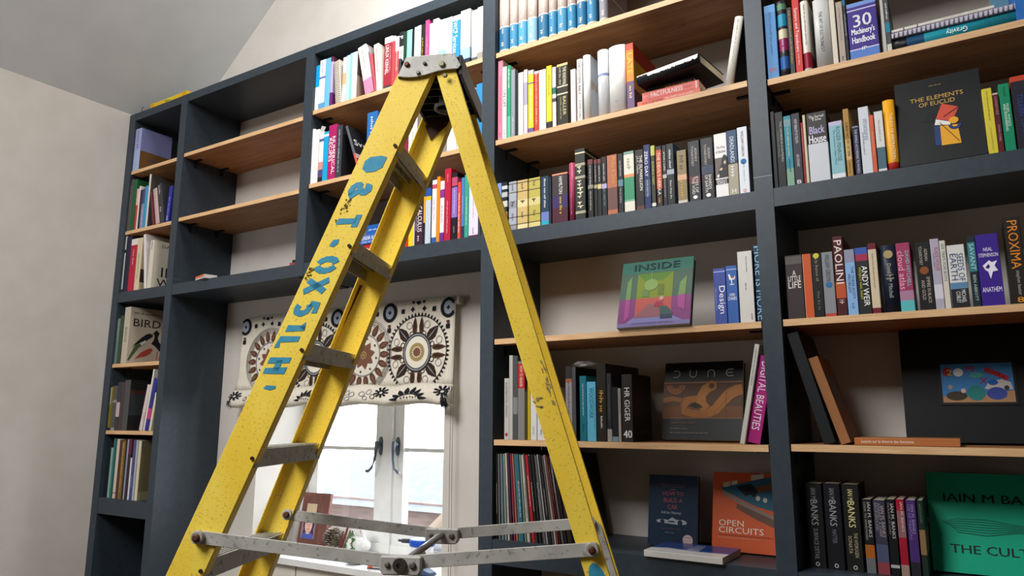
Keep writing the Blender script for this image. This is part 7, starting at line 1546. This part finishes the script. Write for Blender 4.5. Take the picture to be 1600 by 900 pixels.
for ring in range(8):
    z = .010 + ring * .0115
    R = .052 * math.sin(math.pi * (.22 + .72 * (ring / 8))) + .004
    n = 12
    for q in range(n):
        a = 2 * math.pi * (q + .5 * (ring % 2)) / n
        c, s = math.cos(a), math.sin(a)
        w = .010
        up = .012
        pts = [(c * .02 - s * w * .5, s * .02 + c * w * .5, z), (c * R - s * w, s * R + c * w, z + up), (c * (R + .006), s * (R + .006), z + up + .004), (c * R + s * w, s * R - c * w, z + up), (c * .02 + s * w * .5, s * .02 - c * w * .5, z)]
        A = [bm.verts.new(p) for p in pts]
        B = [bm.verts.new((p[0], p[1], p[2] + .003)) for p in pts]
        bm.faces.new(A[::-1]); bm.faces.new(B)
        for i in range(5): bm.faces.new((A[i], A[(i + 1) % 5], B[(i + 1) % 5], B[i]))
obj('scales', bm, noisy('cone_scale', '#4a3832', '#9a8c80', 60, .8), o)
# white ornament with ivy, red-brown sticks
o = thing('garland_bird', 'white plush bird ornament draped with green ivy on the sill', 'ornament', (-2.84, .60, SZ))
bm = bmesh.new()
bmesh.ops.create_uvsphere(bm, u_segments=18, v_segments=12, radius=1)
for v in bm.verts: v.co = Vector((v.co.x * .062, v.co.y * .05, v.co.z * .055 + .052))
bmesh.ops.create_uvsphere(bm, u_segments=14, v_segments=10, radius=.033, matrix=Matrix.Translation((.028, -.008, .125)))
bmesh.ops.create_uvsphere(bm, u_segments=12, v_segments=8, radius=.028, matrix=Matrix.Translation((.062, .0, .048)))
obj('body', bm, noisy('white_plush', '#d8d6d2', '#e8e6e4', 90, .9), o, smooth=True)
bm = bmesh.new(); hexa(bm, [(.05, -.03, .12), (.055, -.045, .122), (.055, -.03, .13), (.05, -.028, .13), (.062, -.046, .120), (.064, -.046, .121), (.064, -.045, .123), (.062, -.045, .123)]); obj('beak', bm, mat('#c87c58', .6), o)
bm = bmesh.new()
rn = random.Random(2)
for q in range(46):
    t = q / 46
    a = -.5 + 2.6 * t
    c = Vector((-.045 + .085 * t, -.052 + .018 * math.sin(4 * t), .02 + .085 * math.sin(math.pi * min(t * 1.1, 1))))
    c += Vector((rn.uniform(-.01, .01), rn.uniform(-.006, .002), rn.uniform(-.012, .012)))
    an = rn.uniform(0, 6.28)
    e1 = Vector((math.cos(an), rn.uniform(-.4, .2), math.sin(an))) * .010
    e2 = Vector((-math.sin(an), rn.uniform(-.3, .3), math.cos(an))) * .006
    poly(bm, [c - e1, c - e1 * .2 + e2, c + e1, c - e1 * .2 - e2])
obj('ivy_leaves', bm, noisy('ivy_green', '#2c4a24', '#5c7c48', 80, .6), o)
o = thing('twig_bundle', 'dark red twigs standing on the sill beside the white ornament', 'twigs', (-2.955, .585, SZ))
bm = bmesh.new()
for a, b, r in (((0, 0, 0), (.05, .012, .135), .008), ((-.012, .004, 0), (.018, .01, .11), .006), ((.016, .008, 0), (.06, .02, .115), .006)):
    tube(bm, [a, [(p + q) / 2 + .003 for p, q in zip(a, b)], b], [r, r * .9, r * .7], 8)
obj('twig', bm, noisy('red_bark', '#5c2c28', '#7c4038', 60, .7), o)
bm = bmesh.new()
for c in ((-.03, -.004, .05), (-.022, .0, .075)):
    bmesh.ops.create_icosphere(bm, subdivisions=2, radius=.016, matrix=Matrix.Translation(c))
tube(bm, [(-.026, 0, .0), (-.03, -.002, .045)], .004, 6)
obj('seed_head', bm, mat('#4c4a34', .8), o)
o = thing('carton_box', 'small carton with orange end lying at the sill edge', 'box', (-2.530, .350, SZ))
o.rotation_euler = (0, 0, math.radians(12))
bm = bmesh.new(); box(bm, 0, .088, 0, .05, 0, .033); obj('carton', bm, mat('#b8b4b4', .6), o, bevel=.001)
bm = bmesh.new(); box(bm, .008, .03, -.0006, 0, .003, .032); obj('orange_label', bm, mat('#c85c38', .6), o)
bm = bmesh.new(); box(bm, .001, .087, -.0007, 0, .0, .005); obj('dark_band', bm, mat('#2c2c30', .6), o)
o = thing('glass_dish', 'small pale dish on the sill beside the carton', 'dish', (-2.66, .41, SZ))
bm = bmesh.new(); lathe(bm, [(.03, 0), (.045, .006), (.055, .022), (.051, .022), (.04, .008)], 22); obj('bowl', bm, mat('#b4bcc8', .25), o, smooth=True)
o = thing('paint_tray', 'blue and white plastic tub behind the far ladder hinge', 'tub', (-2.40, .60, SZ))
bm = bmesh.new(); lathe(bm, [(.05, 0), (.058, .06), (.06, .085), (.055, .085), (.05, .01)], 22); obj('tub', bm, mat('#dcdcde', .4), o, smooth=True)
bm = bmesh.new(); lathe(bm, [(.062, .082), (.064, .086), (.064, .108), (.060, .112), (.05, .114)], 22); obj('lid', bm, mat('#1c4cb0', .35), o, smooth=True)
bm = bmesh.new(); tube(bm, [(-.065, -.02, .1), (-.11, -.02, .098)], .011, 10); tube(bm, [(-.11, -.02, .098), (-.135, -.02, .098)], .006, 8); obj('nozzle', bm, mat('#3c3f46', .5), o)
o = thing('cordless_drill', 'black cordless drill battery pack standing on the sill', 'drill', (-2.255, .385, SZ))
bm = bmesh.new()
hexa(bm, [(-.045, -.035, 0), (.05, -.035, 0), (.05, .05, 0), (-.045, .05, 0), (-.035, -.03, .035), (.045, -.03, .035), (.045, .045, .035), (-.035, .045, .035)])
obj('battery', bm, M_blackpl, o, bevel=.004)
bm = bmesh.new()
hexa(bm, [(-.02, -.022, .035), (.035, -.022, .035), (.035, .03, .035), (-.02, .03, .035), (-.005, -.018, .10), (.04, -.018, .10), (.04, .022, .10), (-.005, .022, .10)])
obj('handle', bm, M_blackpl, o, bevel=.006)
bm = bmesh.new(); hexa(bm, [(.04, -.03, .003), (.10, -.02, .003), (.10, .03, .003), (.04, .04, .003), (.04, -.028, .03), (.088, -.018, .014), (.088, .028, .014), (.04, .038, .03)]); obj('side_pad', bm, mat('#3c506c', .5), o, bevel=.003)
bm = bmesh.new(); put_text(bm, '~', (-.028, -.0345, .018), (1, 0, 0), (0, 0, 1), .05, .012, 0, rn); obj('lettering', bm, mat('#d8d8da', .5), o)
o = thing('pencil', 'yellow pencil lying on the sill near the photo frame', 'pencil', (-3.19, .40, SZ))
bm = bmesh.new(); tube(bm, [(0, 0, .004), (.17, .05, .004)], .004, 6); obj('shaft', bm, mat('#d8b424', .4), o)
bm = bmesh.new(); tube(bm, [(.17, .05, .004), (.187, .055, .004)], [.004, .0008], 6); obj('tip', bm, mat('#d0b088', .6), o)
o = thing('wooden_tray', 'flat brown wooden board lying on the sill under the photo frame', 'board', (-3.36, .42, SZ))
bm = bmesh.new(); box(bm, 0, .16, 0, .14, 0, .012); obj('slab', bm, noisy('brown_board', '#7a5a48', '#94705a', 8, .6), o, bevel=.002)

# ---------------------------------------------------------------- outside
def ext(o, lab, cat):
    return tag(o, lab, cat)
bm = bmesh.new(); box(bm, -30, 20, 1.2, 40, -3.1, -3.0); g_ = obj('ground', bm, noisy('pale_gravel', '#4c4840', '#605c54', 8, .9)); g_['kind'] = 'structure'
hs = thing('neighbour_house', 'pale brick house with grey roof seen through the window', 'house', (-9.0, 9.0, -3))
def hk(nm, bm, m):
    o = obj(nm, bm, m, hs)
    o.matrix_parent_inverse = Matrix.Translation((9.0, -9.0, 3))
    return o
bm = bmesh.new(); box(bm, -16, -5.2, 8.2, 14, -3, .05); hk('brick_wall', bm, noisy('pale_brick', '#544440', '#665650', 3, .9, stretch=(1, 1, 6)))
bm = bmesh.new(); hexa(bm, [(-16.3, 7.9, -.05), (-4.9, 7.9, -.05), (-4.9, 14.3, -.05), (-16.3, 14.3, -.05), (-16.3, 10.8, .62), (-4.9, 10.8, .62), (-4.9, 11.3, .62), (-16.3, 11.3, .62)]); hk('roof', bm, noisy('grey_slates', '#4c5056', '#585c62', 5, .8))
for xw in (-13.5, -11.2, -8.6, -6.6):
    bm = bmesh.new(); box(bm, xw, xw + .8, 8.15, 8.22, -1.5, -.5); hk('house_window', bm, mat('#4c5058', .3))
fn = thing('timber_trestle', 'diagonal pale timber beams leaning outside the window', 'timber', (-6.0, 5.2, -3))
for (a, b, r) in (((-7.6, 5.0, -1.4), (-5.5, 5.1, .45), .11), ((-6.1, 5.2, -1.6), (-5.2, 5.25, .1), .09)):
    bm = bmesh.new(); tube(bm, [a, b], r, 6)
    o = obj('beam', bm, mat('#66584c', .8), fn); o.matrix_parent_inverse = Matrix.Translation((6.0, -5.2, 3))
